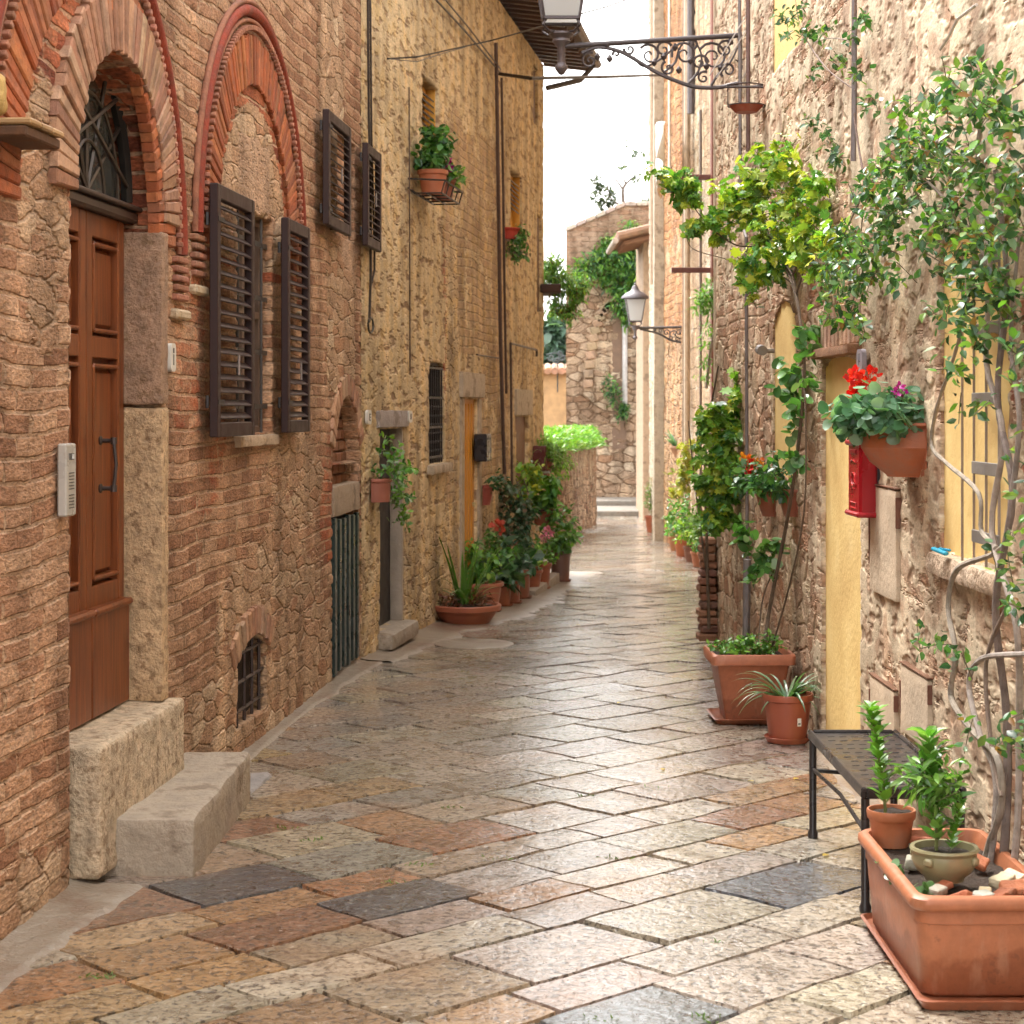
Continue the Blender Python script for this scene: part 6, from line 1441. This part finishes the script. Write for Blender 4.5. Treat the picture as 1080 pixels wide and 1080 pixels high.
onrack(-.08, .125, .20, 'terracotta pot with dark glossy shrub on the rack of the nearer yellow window', mixf(bush(.15, .19, 300, (.06, .11), G_DARK + G_MID, dz=.02)), c=(.42, .13, .06))
onrack(.34, .12, .18, 'second rack pot with pale trailing leaves and magenta flower, nearer yellow window', mixf(bush(.19, .10, 260, (.05, .09), G_MID + G_LITE, dz=-.05, droop=.6), fl_at([(-.16, -.04, .30, .065, MAG + [(.6, .05, .45)]), (-.12, -.06, .24, .05, MAG)])), c=(.30, .09, .05))
hp_ = F2.px(544, 264, .12); o = empty('window_plant', F2.w(hp_[0], .02, hp_[1]), F2.rz, 'red pot with trailing green plant under the farther yellow window', 'potted plant')
pot_mesh(o, .16, .12, (.45, .05, .03), .7, saucer=False, half=True); o.location.z += .12; f_, s_ = MB(), MB(); foliage(f_, [((.05, -.12, -.05), (.18, .12, .20))], 320, (.04, .08), 'oval', G_MID + [(.22, .16, .12)], 7, .05, up=0, droop=.7, stems=s_); finish(o, f_, s_)
# shelf of plants projecting from the end of the ochre house
p = P(580, 306, 24.3); o = empty('hanging_garden_shelf', (p.x, p.y, p.z), 0, 'dark wooden shelf jutting from the ochre house end, overflowing with ferns against the sky', 'planter')
mb = MB(); mb.box((0, 0, 0), (.26, .8, .11), .01, None, (.06, .03, .022)); mb.build('board', M['bark'], o)
f_, s_ = MB(), MB(); foliage(f_, [((.0, 0, .18), (.17, .3, .13)), ((.20, 0, .05), (.17, .25, .16)), ((.10, 0, -.20), (.14, .2, .12)), ((.05, 0, .36), (.14, .2, .10)), ((.32, 0, -.10), (.08, .2, .15)), ((.22, 0, -.3), (.10, .2, .1)), ((.42, 0, .05), (.10, .2, .16))], 1900, (.06, .11), 'lance', G_LITE + G_MID, 7, .07, up=.1, droop=.6, stems=s_, pal2=[(.25, .12, .05)], p2=.08)
straps(f_, (.1, 0, .15), 60, .42, .02, 2.0, G_LITE + [(.25, .42, .06)], (.3, 1.4), .15); finish(o, f_, s_)

# ================================================================== DISTANT GREENERY
f_, s_ = MB(), MB(); Yt = 49.7
foliage(f_, pb([(665, 245, 12), (655, 258, 14), (668, 268, 14), (640, 262, 10), (650, 280, 14), (664, 290, 14), (635, 275, 10), (625, 285, 9), (645, 298, 12), (658, 308, 12), (668, 315, 9), (612, 285, 7), (653, 325, 9), (662, 335, 7), (672, 300, 10), (675, 275, 10), (628, 268, 7), (618, 275, 7)], Yt, .35), 3300, (.12, .22), 'lance', G_MID + G_DARK + G_LITE[:1], 8, .16, up=-.2, droop=.6, filt=lambda c: c[:, 1] < 49.95, pal2=G_LITE, p2=.25)
wtube(s_, [P(668, 340, 49.9), P(664, 290, 49.9), P(640, 265, 49.9)], .05, .02, (.15, .11, .08))
grow('tower_ivy', 'big hanging cascade of ivy on the rubble tower face', 'ivy', tuple(P(668, 345, 49.9)), f_, s_)
for (bl, lab) in (([(643, 408, 7), (646, 418, 7), (645, 402, 5)], 'small dark tuft growing from the middle of the rubble tower'), ([(657, 430, 6), (654, 436, 4)], 'tiny green tuft at the foot of the grey tower drainpipe')):
    f_, s_ = MB(), MB(); foliage(f_, pb(bl, Yt, .4), 200, (.10, .18), 'lance', G_MID + G_DARK, 7, .12, up=-.1, droop=.5, stems=s_); grow('wall_tuft', lab, 'plant', tuple(P(bl[0][0], bl[0][1] + 4, 49.9)), f_, s_)
# scrubby sapling on the tower top
f_, s_ = MB(), MB(); Yb = 50.4
wtube(s_, [P(658, 219, Yb), P(657, 200, Yb), P(662, 192, Yb)], .05, .03, (.14, .11, .09)); 
for l in ([(657, 200), (650, 190), (646, 187)], [(662, 192), (668, 187), (672, 184)], [(660, 195), (657, 184)], [(658, 218), (645, 210), (640, 195), (633, 187)]): wtube(s_, [P(a, b_, Yb) for a, b_ in l], .03, .012, (.14, .11, .09))
foliage(f_, pb([(628, 192, 6), (634, 199, 4), (670, 189, 4), (645, 205, 5), (640, 213, 5), (628, 208, 4), (648, 214, 4), (634, 219, 4), (658, 176, 2), (672, 160, 3), (660, 155, 2), (682, 215, 5)], Yb, .6), 300, (.10, .18), 'oval', [(.05, .08, .05), (.08, .10, .06)], 4, .12)
grow('sapling', 'sparse scrubby sapling standing on the brick top of the rubble tower', 'tree', tuple(P(658, 221, Yb)), f_, s_)
# grass on the garden wall
f_ = MB(); 
def wall_grass():
    P_, D_, N_, S_, C_ = [], [], [], [], []
    for i in range(5200):
        u = LL - abs(rng.gauss(0, .4)) * LL * .8
        if u < 0: continue
        off = rng.uniform(-.50, .22) - .0
        z = LZ + (.10 if off < 0 else .06 - off * .9) + rng.uniform(-.05, .12) * (1 if off < 0 else 1)
        p = (u, -off, z); a = rng.uniform(0, 6.28); P_.append(p); D_.append((math.cos(a), math.sin(a), rng.uniform(-.2, 1.2))); N_.append((rng.gauss(0, 1), rng.gauss(0, 1), 1)); S_.append(rng.uniform(.09, .2)); C_.append(vary(rng.choice(G_LITE + [(.20, .42, .07)]), rng, .25))
    put_leaves(f_, np.array(P_), np.array(D_), np.array(N_), np.array(S_), 'lance', C_)
wall_grass(); o = f_.build('grass', M['leaf'], smooth=True, loc=tuple(FL.o), rz=FL.rz); tag(o, 'bright green grass and weeds growing along the top of the low garden wall', 'grass', kind='stuff')
# distant trees in the gap
for i, (x, y, Y, r, lab) in enumerate(((588, 352, 110, 14, 'hazy round tree far off in the gap beside the ochre house, nearer of two'), (575, 366, 140, 12, 'pale distant tree lower in the gap, hardly above the courtyard wall'))):
    f_, s_ = MB(), MB(); foliage(f_, pb([(x, y, r), (x - 8, y + 10, r * .8), (x + 10, y + 9, r), (x, y + 18, r * 1.1)], Y, .8), 1300, (.5, 1.0), 'oval', [(.10, .17, .12), (.14, .22, .16), (.08, .13, .10)], 5, .5)
    wtube(s_, [P(x, 430, Y), P(x + 1, 400, Y), P(x, y, Y)], .35, .15, (.12, .10, .08)); p = P(x, 430, Y); o = empty('distant_tree', tuple(p), 0, lab, 'tree'); b = np.array(p); f_.v = [v - b for v in f_.v]; s_.v = [v - b for v in s_.v]; s_.build('trunk', M['bark'], o, smooth=True); f_.build('crown', M['leaf'], o, smooth=True)

# ================================================================== LAMPS
IR = (.075, .060, .062)
def spiral(cx, cz, r, turns, a0, sgn=1, n=22, r_in=.12): return [(cx + r * (1 - (1 - r_in) * i / n) * math.cos(a0 + sgn * turns * 2 * math.pi * i / n), 0, cz + r * (1 - (1 - r_in) * i / n) * math.sin(a0 + sgn * turns * 2 * math.pi * i / n)) for i in range(n + 1)]
def lantern(parent, c, s, col_=IR):
    cx, cy_, cz = c; l = empty('lantern'); l.parent = parent; l.location = c
    hb, ht, H = .125 * s, .20 * s, .46 * s
    mb = MB()
    for sx in (-1, 1):
        for sy in (-1, 1): mb.tube([(sx * hb, sy * hb, 0), (sx * ht, sy * ht, H)], .011 * s, 6, col_)
    for h_, z_ in ((hb, 0), (ht, H)):
        for sx, sy, lx, ly in ((0, 1, 2, 0), (0, -1, 2, 0), (1, 0, 0, 2), (-1, 0, 0, 2)): mb.box((sx * h_, sy * h_, z_), (max(lx * h_, .022 * s), max(ly * h_, .022 * s), .024 * s), .004, None, col_)
    mb.build('frame', M['metal'], l)
    mb = MB(); q = .97
    vs = [(sx * hb * q, sy * hb * q, .01) for sx, sy in ((-1, -1), (1, -1), (1, 1), (-1, 1))] + [(sx * ht * q, sy * ht * q, H - .01) for sx, sy in ((-1, -1), (1, -1), (1, 1), (-1, 1))]
    mb.add(vs, [(0, 1, 5, 4), (1, 2, 6, 5), (2, 3, 7, 6), (3, 0, 4, 7)], (1, 1, 1)); mb.build('pane', M['pane'], l)
    mb = MB(); mb.tube([(0, 0, .02), (0, 0, .30 * s)], .02 * s, 8, (.4, .38, .36)); mb.build('bulb_holder', M['plain'], l)
    mb = MB(); mb.lathe([(ht * 1.45, H + .01), (ht * 1.38, H + .05 * s), (ht * 1.0, H + .12 * s), (ht * .5, H + .17 * s), (ht * .35, H + .22 * s), (ht * .3, H + .26 * s), (.02 * s, H + .29 * s), (.03 * s, H + .31 * s), (0, H + .34 * s)], n=20, col=col_); mb.build('cap', M['metal'], l, smooth=True)
    mb = MB()
    for a in range(4):
        an = math.pi / 4 + a * math.pi / 2; mb.tube([(hb * 1.2 * math.cos(an), hb * 1.2 * math.sin(an), 0), (hb * 1.5 * math.cos(an), hb * 1.5 * math.sin(an), -.05 * s), (hb * 1.0 * math.cos(an), hb * 1.0 * math.sin(an), -.09 * s), (hb * .5 * math.cos(an), hb * .5 * math.sin(an), -.085 * s)], .010 * s, 6, col_)
    mb.lathe([(.085 * s, -.085 * s), (.09 * s, -.10 * s), (.06 * s, -.13 * s), (.065 * s, -.15 * s), (.03 * s, -.19 * s), (.028 * s, -.30 * s), (.045 * s, -.32 * s), (.045 * s, -.345 * s), (.02 * s, -.38 * s), (0, -.39 * s)], n=16, col=tuple(x * 1.6 for x in col_)); mb.build('stem', M['metal'], l, smooth=True); return l
YL = 13.27
wx = FR.w(14.9 - YL, 0, 0).x
lm = empty('street_lamp', (wx, YL, 4.2), 0, 'near wrought iron street lamp on an ornate scrolled bracket across the top of the picture', 'street lamp')
def lx(x, y): p = P(x, y, YL); return (p.x - wx, 0, p.z - 4.2)
lantern(lm, (lx(592, 0)[0], 0, lx(0, 22)[2]), .98)
mb = MB()
mb.tube([lx(590, 49), lx(640, 46), lx(783, 37)], .019, 10, IR); mb.tube([lx(783, 37), (.02, 0, lx(0, 36)[2])], .019, 10, IR)
mb.build('arm', M['metal'], lm, smooth=True)
mb = MB()
def cv(pts, r=.011, r2=None): p = smoothpts([lx(a, b_) for a, b_ in pts], 6); m = len(p); r2 = r2 or r; mb.tube(p, [r + (r2 - r) * i / (m - 1) for i in range(m)], 7, IR)
cv([(614, 56), (630, 50), (650, 53), (665, 60), (690, 75), (712, 85), (735, 92), (760, 92), (780, 88), (812, 92)], .013, .016)
for cx, cy_, r, t, a0, sg in ((622, 64, 9, 1.5, 1.2, 1), (685, 58, 12, 1.4, 2.5, -1), (700, 52, 9, 1.3, .4, 1), (722, 57, 14, 1.6, 3.4, -1), (738, 66, 9, 1.4, 0, 1), (752, 60, 16, 1.7, 2.6, -1), (765, 52, 10, 1.4, .6, 1), (742, 82, 7, 1.2, 1, 1), (705, 72, 8, 1.3, 2, 1), (768, 74, 9, 1.4, 4, -1), (730, 46, 6, 1.2, 5, 1), (664, 52, 6, 1.2, 3, 1), (650, 57, 4, 1.1, 3.5, -1), (776, 60, 22, .5, 1.6, -1)):
    c = lx(cx, cy_); mb.tube(spiral(c[0], c[2], r / F * YL, t, a0, sg), [.010 - .004 * i / 22 for i in range(23)], 6, IR)
cv([(668, 60), (680, 70), (700, 60), (712, 48)], .010, .006); cv([(700, 76), (712, 66), (716, 52), (722, 44)], .010, .006); cv([(726, 88), (736, 76), (740, 60), (735, 46)], .010, .006); cv([(750, 90), (758, 78), (770, 66), (778, 50)], .010, .006)
for (a, b_) in ((640, 48), (712, 50), (745, 70), (728, 64), (760, 72), (690, 66), (630, 60), (643, 62), (716, 74), (770, 44), (700, 60)):
    c = lx(a, b_); mb.lathe([(0, -.03), (.018, -.012), (.022, .004), (.010, .022), (0, .032)], c, 8, IR)
cv([(780, 40), (783, 60), (783, 96)], .016); mb.build('scrollwork', M['metal'], lm, smooth=True)
# lamp far off
Y2 = 30.4; l2 = empty('street_lamp', (2.76, Y2, P(0, 347, Y2).z), 0, 'small distant street lamp on the orange brick house, frosted head above a lacy bracket', 'street lamp')
def lx2(x, y): p = P(x, y, Y2); return (p.x - 2.76, 0, p.z - l2.location.z)
lantern(l2, (lx2(670, 0)[0], 0, lx2(0, 339)[2]), .78, (.12, .11, .12))
mb = MB(); mb.tube([lx2(668, 346), lx2(722, 345)], .022, 8, (.10, .09, .09)); mb.tube([tuple(q) for q in smoothpts([lx2(675, 347), lx2(695, 352), lx2(708, 359), lx2(724, 362)], 4)], .018, 6, (.10, .09, .09)); mb.build('arm', M['metal'], l2, smooth=True)
mb = MB()
for cx, cy_, r in ((697, 349, 3), (703, 351, 4), (710, 353, 5), (717, 353, 6), (719, 350, 3), (690, 348, 2), (707, 356, 3), (714, 358, 3)):
    c = lx2(cx, cy_); mb.tube(spiral(c[0], c[2], r / F * Y2, 1.4, cx, 1, 14), .010, 5, (.10, .09, .09))
mb.build('scrollwork', M['metal'], l2)
# iron scroll on the courtyard wall, against the sky
Y3 = 56; p0 = P(588, 378, Y3); o = empty('iron_scroll', (p0.x, p0.y, p0.z), 0, 'dark iron scroll ornament seen in the gap over the tiled courtyard wall', 'ironwork'); mb = MB()
for cx, cy_, r in ((581, 377, 4), (587, 380, 4), (593, 377, 4), (590, 373, 3)):
    c = P(cx, cy_, Y3) - p0; mb.tube(spiral(c.x, c.z, r / F * Y3, 1.4, cx, 1, 16), .022, 5, (.08, .10, .11))
mb.tube([tuple(P(x, y, Y3) - p0) for x, y in ((576, 374), (585, 372), (598, 376))], .02, 5, (.08, .10, .11)); mb.tube([(0, 0, -.05), (0, 0, -1.0)], .02, 5, (.08, .10, .11)); mb.build('scroll', M['metal'], o)

# terracotta dish hanging under the bracket
Yd = 12.25; p = P(787, 113, Yd); o = empty('hanging_dish', tuple(p), 0, 'shallow red clay dish in a wire ring under the near lamp bracket', 'dish')
mb = MB(); mb.lathe([(0, -.035), (.07, -.035), (.105, .0), (.112, .012), (.10, .012), (.07, -.01), (0, -.01)], n=28, col=(.36, .075, .04)); mb.build('dish', M['terra'], o, smooth=True)
mb = MB(); mb.lathe([(.116, .006), (.122, .006), (.122, .012), (.116, .012)], n=28, col=(.06, .05, .05)); wxx = FR.w(14.9 - Yd, 0, 0).x - p.x
for s in (-1, 1): mb.tube([(s * .118, 0, .01), (s * .118, 0, .10), (s * .118, 0, .14)], .004, 5, (.06, .05, .05))
mb.tube([(-.13, 0, .13), (.12, 0, .13), (wxx, .0, .14)], .008, 6, (.06, .05, .05)); mb.tube([(-.12, 0, .145), (0, .09, .145), (.12, 0, .145), (0, -.09, .145), (-.12, 0, .145)], .005, 5, (.06, .05, .05)); mb.build('wire_holder', M['metal'], o)
# small spotlight on the wall by the creeper
u, z = FR.px(803, 370, .08); o = empty('wall_spotlight', FR.w(u, 0, z), FR.rz, 'little grey cylindrical spotlight on the stone wall above the dense creeper', 'spotlight')
mb = MB(); mb.tube([(0, 0, 0), (0, -.06, 0)], .014, 6, (.2, .18, .17)); mb.tube([(-.06, -.08, .01), (.05, -.08, .0)], .032, 12, (.22, .20, .19)); mb.build('housing', M['metal'], o)
u, z = FR.px(785, 205, .08); o = empty('junction_box', FR.w(u, 0, z), FR.rz, 'pale grey junction box partly hidden in the lime vine', 'junction box'); mb = MB(); mb.box((0, -.05, 0), (.2, .09, .10), .01, None, (.6, .58, .56)); mb.tube([(0, -.05, -.05), (0, -.05, -.12)], .02, 8, (.2, .2, .2)); mb.build('box', M['metal'], o)

# ================================================================== PIPES AND CABLES
def cable(name, label, pts, r, c=(.05, .04, .035), cat='cable', mat='metal'):
    b = Vector(pts[0]); mb = MB(); mb.tube([tuple(Vector(p) - b) for p in pts], r, 6, c); o = mb.build(name, M[mat], smooth=True, loc=tuple(b)); tag(o, label, cat); return o
def onw(fr, lst, off): return [tuple(fr.w(*(lambda q: (q[0], off, q[1]))(fr.px(x, y, off)))) for x, y in lst]
PC = (.09, .055, .045)
cable('drain_pipe', 'thick brown pipe running down the ochre house left of the far brown door', onw(F2, [(523, 45), (524, 100), (528, 370), (532, 500)], .06), .020, PC, 'pipe')
cable('conduit', 'thinner conduit just right of the thick brown pipe on the ochre house', onw(F2, [(529, 82), (532, 300), (534, 415)], .05), .014, PC, 'pipe')
cable('conduit', 'bent conduit shaped like an upside down U by the far brown door', onw(F2, [(540, 520), (538.5, 362), (566, 369), (566, 376)], .05), .014, PC, 'pipe')
cable('conduit', 'short horizontal conduit ending at the thick brown pipe', onw(F2, [(503, 374), (528, 378)], .04), .008, PC, 'pipe')
cable('cable', 'upper of the two slanting cables high on the ochre house', onw(F2, [(449, -12), (490, 32), (527, 76)], .05), .009, cat='cable')
cable('cable', 'lower of the two slanting cables high on the ochre house', onw(F2, [(460, -12), (495, 30), (528, 73)], .06), .007)
cable('cable', 'tension wire from the ochre wall up to the near lamp', [onw(F2, [(408, 62)], .03)[0], onw(F2, [(440, 60)], .25)[0], tuple(P(517, 43, 15.5)), tuple(P(575, 27, 13.3))], .006)
cable('cable', 'slack thin wire looping under the tension wire', onw(F2, [(410, 62), (440, 65), (468, 56), (490, 50)], .12), .004)
cable('cable', 'thick dark cable crossing the street below the lamp bracket', [onw(F2, [(527, 78)], .08)[0], tuple(P(560, 82.5, 19.2)), tuple(P(640, 81, 21)), tuple(P(702, 79, 30))], .018)
cable('cable', 'thin wire rising to the upper right from the near lamp head', [tuple(P(611, 15, 13.3)), tuple(P(640, 7, 14)), tuple(P(668, -3, 15))], .005)
cable('cable', 'hooked loop of black cable hanging at the seam of the brick and ochre houses', onw(F2, [(388, -10), (389, 120), (391, 200), (391, 290), (389.5, 340)], .05) , .010)
cable('cable', 'second black cable beside the hooked loop, curling at its end', onw(F2, [(390.5, -10), (392, 150), (395, 260), (395, 285), (392, 298)], .04), .008)
u, z = F2.px(391, 343, .05); mb = MB(); pr_ = [(.085 * math.cos(t * .42), 0, .055 * math.sin(t * .42) - .0) for t in range(16)]; mb.tube(pr_, .008, 6, (.04, .035, .03)); o = mb.build('cable_ring', M['metal'], smooth=True, loc=FR.w(0, 0, 0) * 0 + F2.w(u, .05, z), rz=F2.rz); tag(o, 'small black ring at the bottom of the hanging cable', 'ring')
cable('cable', 'dark vertical wire on the stone house left of the lime vine', onw(FR, [(789, -10), (789, 160)], .06), .014, (.14, .08, .07))
cable('drain_pipe', 'grey downpipe on the stone house behind the lime vine', onw(FR, [(780, -10), (781, 230), (787, 250), (788, 590)], .05), .012, (.17, .145, .14), 'pipe')
cable('drain_pipe', 'short grey downpipe end above the square planter', onw(FR, [(788, 590), (787, 672)], .06), .026, (.22, .20, .20), 'pipe')
cable('drain_pipe', 'dark upright pipe that the jasmine sprigs cling to', onw(FR, [(901, -10), (901, 110), (900, 170)], .06), .013, (.20, .17, .17), 'pipe')
cable('cable', 'white cord drooping across the upper right plaster', onw(FR, [(1030, 5), (1010, 20), (1000, 40), (992, 52)], .04), .006, (.6, .55, .5))
for i, (a, b_, lb_) in enumerate((((748, 80), (802, -8), 'left of three pale strings slanting over the scrolled bracket'), ((756, 82), (812, -8), 'middle of three pale strings slanting over the scrolled bracket'), ((780, 88), (818, 20), 'right of three pale strings slanting over the scrolled bracket'))):
    cable('string', lb_, [tuple(P(a[0], a[1], 13.1)), tuple(P(b_[0], b_[1], 12.9))], .004, (.6, .54, .5), 'string')
cable('cable', 'thin straight vertical crack in the ochre plaster left of the yellow window', onw(F2, [(431.5, 92), (432, 240), (432.5, 395)], .03), .006, (.12, .08, .06))  # plaster crack, built as a thin dark tube on the wall
for i, (x, y) in enumerate(((795, 826), (842, 822), (700, 812), (655, 742), (560, 690), (730, 770), (612, 660), (868, 905))):
    X, Y = ground(x, y); mb = MB(); a = rng.uniform(0, 6); put_leaves(mb, np.array([[0, 0, 0.]]), np.array([[math.cos(a), math.sin(a), .05]]), np.array([[.1, .1, 1.]]), np.array([rng.uniform(.035, .055)]), 'oval', [vary((.50, .38, .07), rng, .3)])
    o = mb.build('fallen_leaf', M['leaf'], smooth=True, loc=(X, Y, gz(Y) + .008)); tag(o, 'small yellowed fallen leaf lying on the wet paving', 'leaf', 'fallen leaves scattered on the paving')
# cloth hanging on the orange brick house
u, z = F5.px(714, 172, .2); o = empty('white_cloth', F5.w(u, .0, z), F5.rz, 'crumpled white cloth hanging high on the orange brick house', 'cloth'); mb = MB(); vs = []; n = 14
for i in range(n + 1):
    for j in range(n + 1):
        s, t = i / n, j / n; vs.append((-1.1 + 2.2 * s + .3 * t * (s - .5), -.35 - .20 * s + .06 * math.sin(s * 14 + t * 3), .42 - .85 * t * (1 - .35 * s) + .10 * math.sin(s * 9) + .25 * (s < .2) * (1 - t)))
mb.add(vs, [(i * (n + 1) + j, (i + 1) * (n + 1) + j, (i + 1) * (n + 1) + j + 1, i * (n + 1) + j + 1) for i in range(n) for j in range(n)], (.80, .78, .74)); c = mb.build('cloth', M['cloth'], o, smooth=True, ang=180)
md = c.modifiers.new('thickness', 'SOLIDIFY'); md.thickness = .02
u, z = F6.px(700, 500, .2)
o = empty('wall_pot', F6.w(F6.px(703, 478, .25)[0], .0, z), F6.rz, 'small clay wall pot with blue green spikes on the cream house', 'potted plant'); pot_mesh(o, .2, .28, (.45, .24, .14), .3, saucer=False, half=True); o.location.z = P(0, 482, 35).z; f_ = MB(); straps(f_, (0, -.1, .25), 22, .4, .06, .8, [(.12, .25, .16), (.18, .32, .2)], (.8, 2)); finish(o, f_)
# blue clothes peg on the sill, moss and weeds between stones
a, b, c_, d = N4.a; p = FR.w(a + .28, .07, c_ + .008); mb = MB(); mb.box((0, 0, .008), (.12, .02, .014), .004, Matrix.Rotation(.1, 3, 'Y'), (.02, .30, .45)); mb.box((.02, .012, .016), (.09, .012, .010), .003, None, (.02, .24, .38)); o = mb.build('clothes_peg', M['paint'], loc=p, rz=FR.rz + .2); tag(o, 'bright blue plastic peg on the sill of the barred yellow window', 'peg')
f_ = MB()
for (x, y) in ((335, 885), (330, 887), (505, 612), (612, 839), (645, 1076), (740, 1075), (436, 912), (562, 700), (475, 852), (300, 873), (650, 905), (520, 905), (688, 830), (95, 1028), (110, 1030), (760, 995), (420, 930)):
    X, Y = ground(x, y)
    for i in range(16):
        put_leaves(f_, np.array([[X + rng.gauss(0, .03), Y + rng.gauss(0, .015), gz(Y) - .004]]), np.array([[rng.gauss(0, 1), rng.gauss(0, 1), rng.uniform(.2, 1)]]), nrng.normal(size=(1, 3)), np.array([rng.uniform(.012, .028)]), 'lance', [vary((.12, .20, .04), rng, .3)])
o = f_.build('moss', M['leaf']); tag(o, 'tiny green weeds and moss in the joints of the paving', 'moss', kind='stuff')
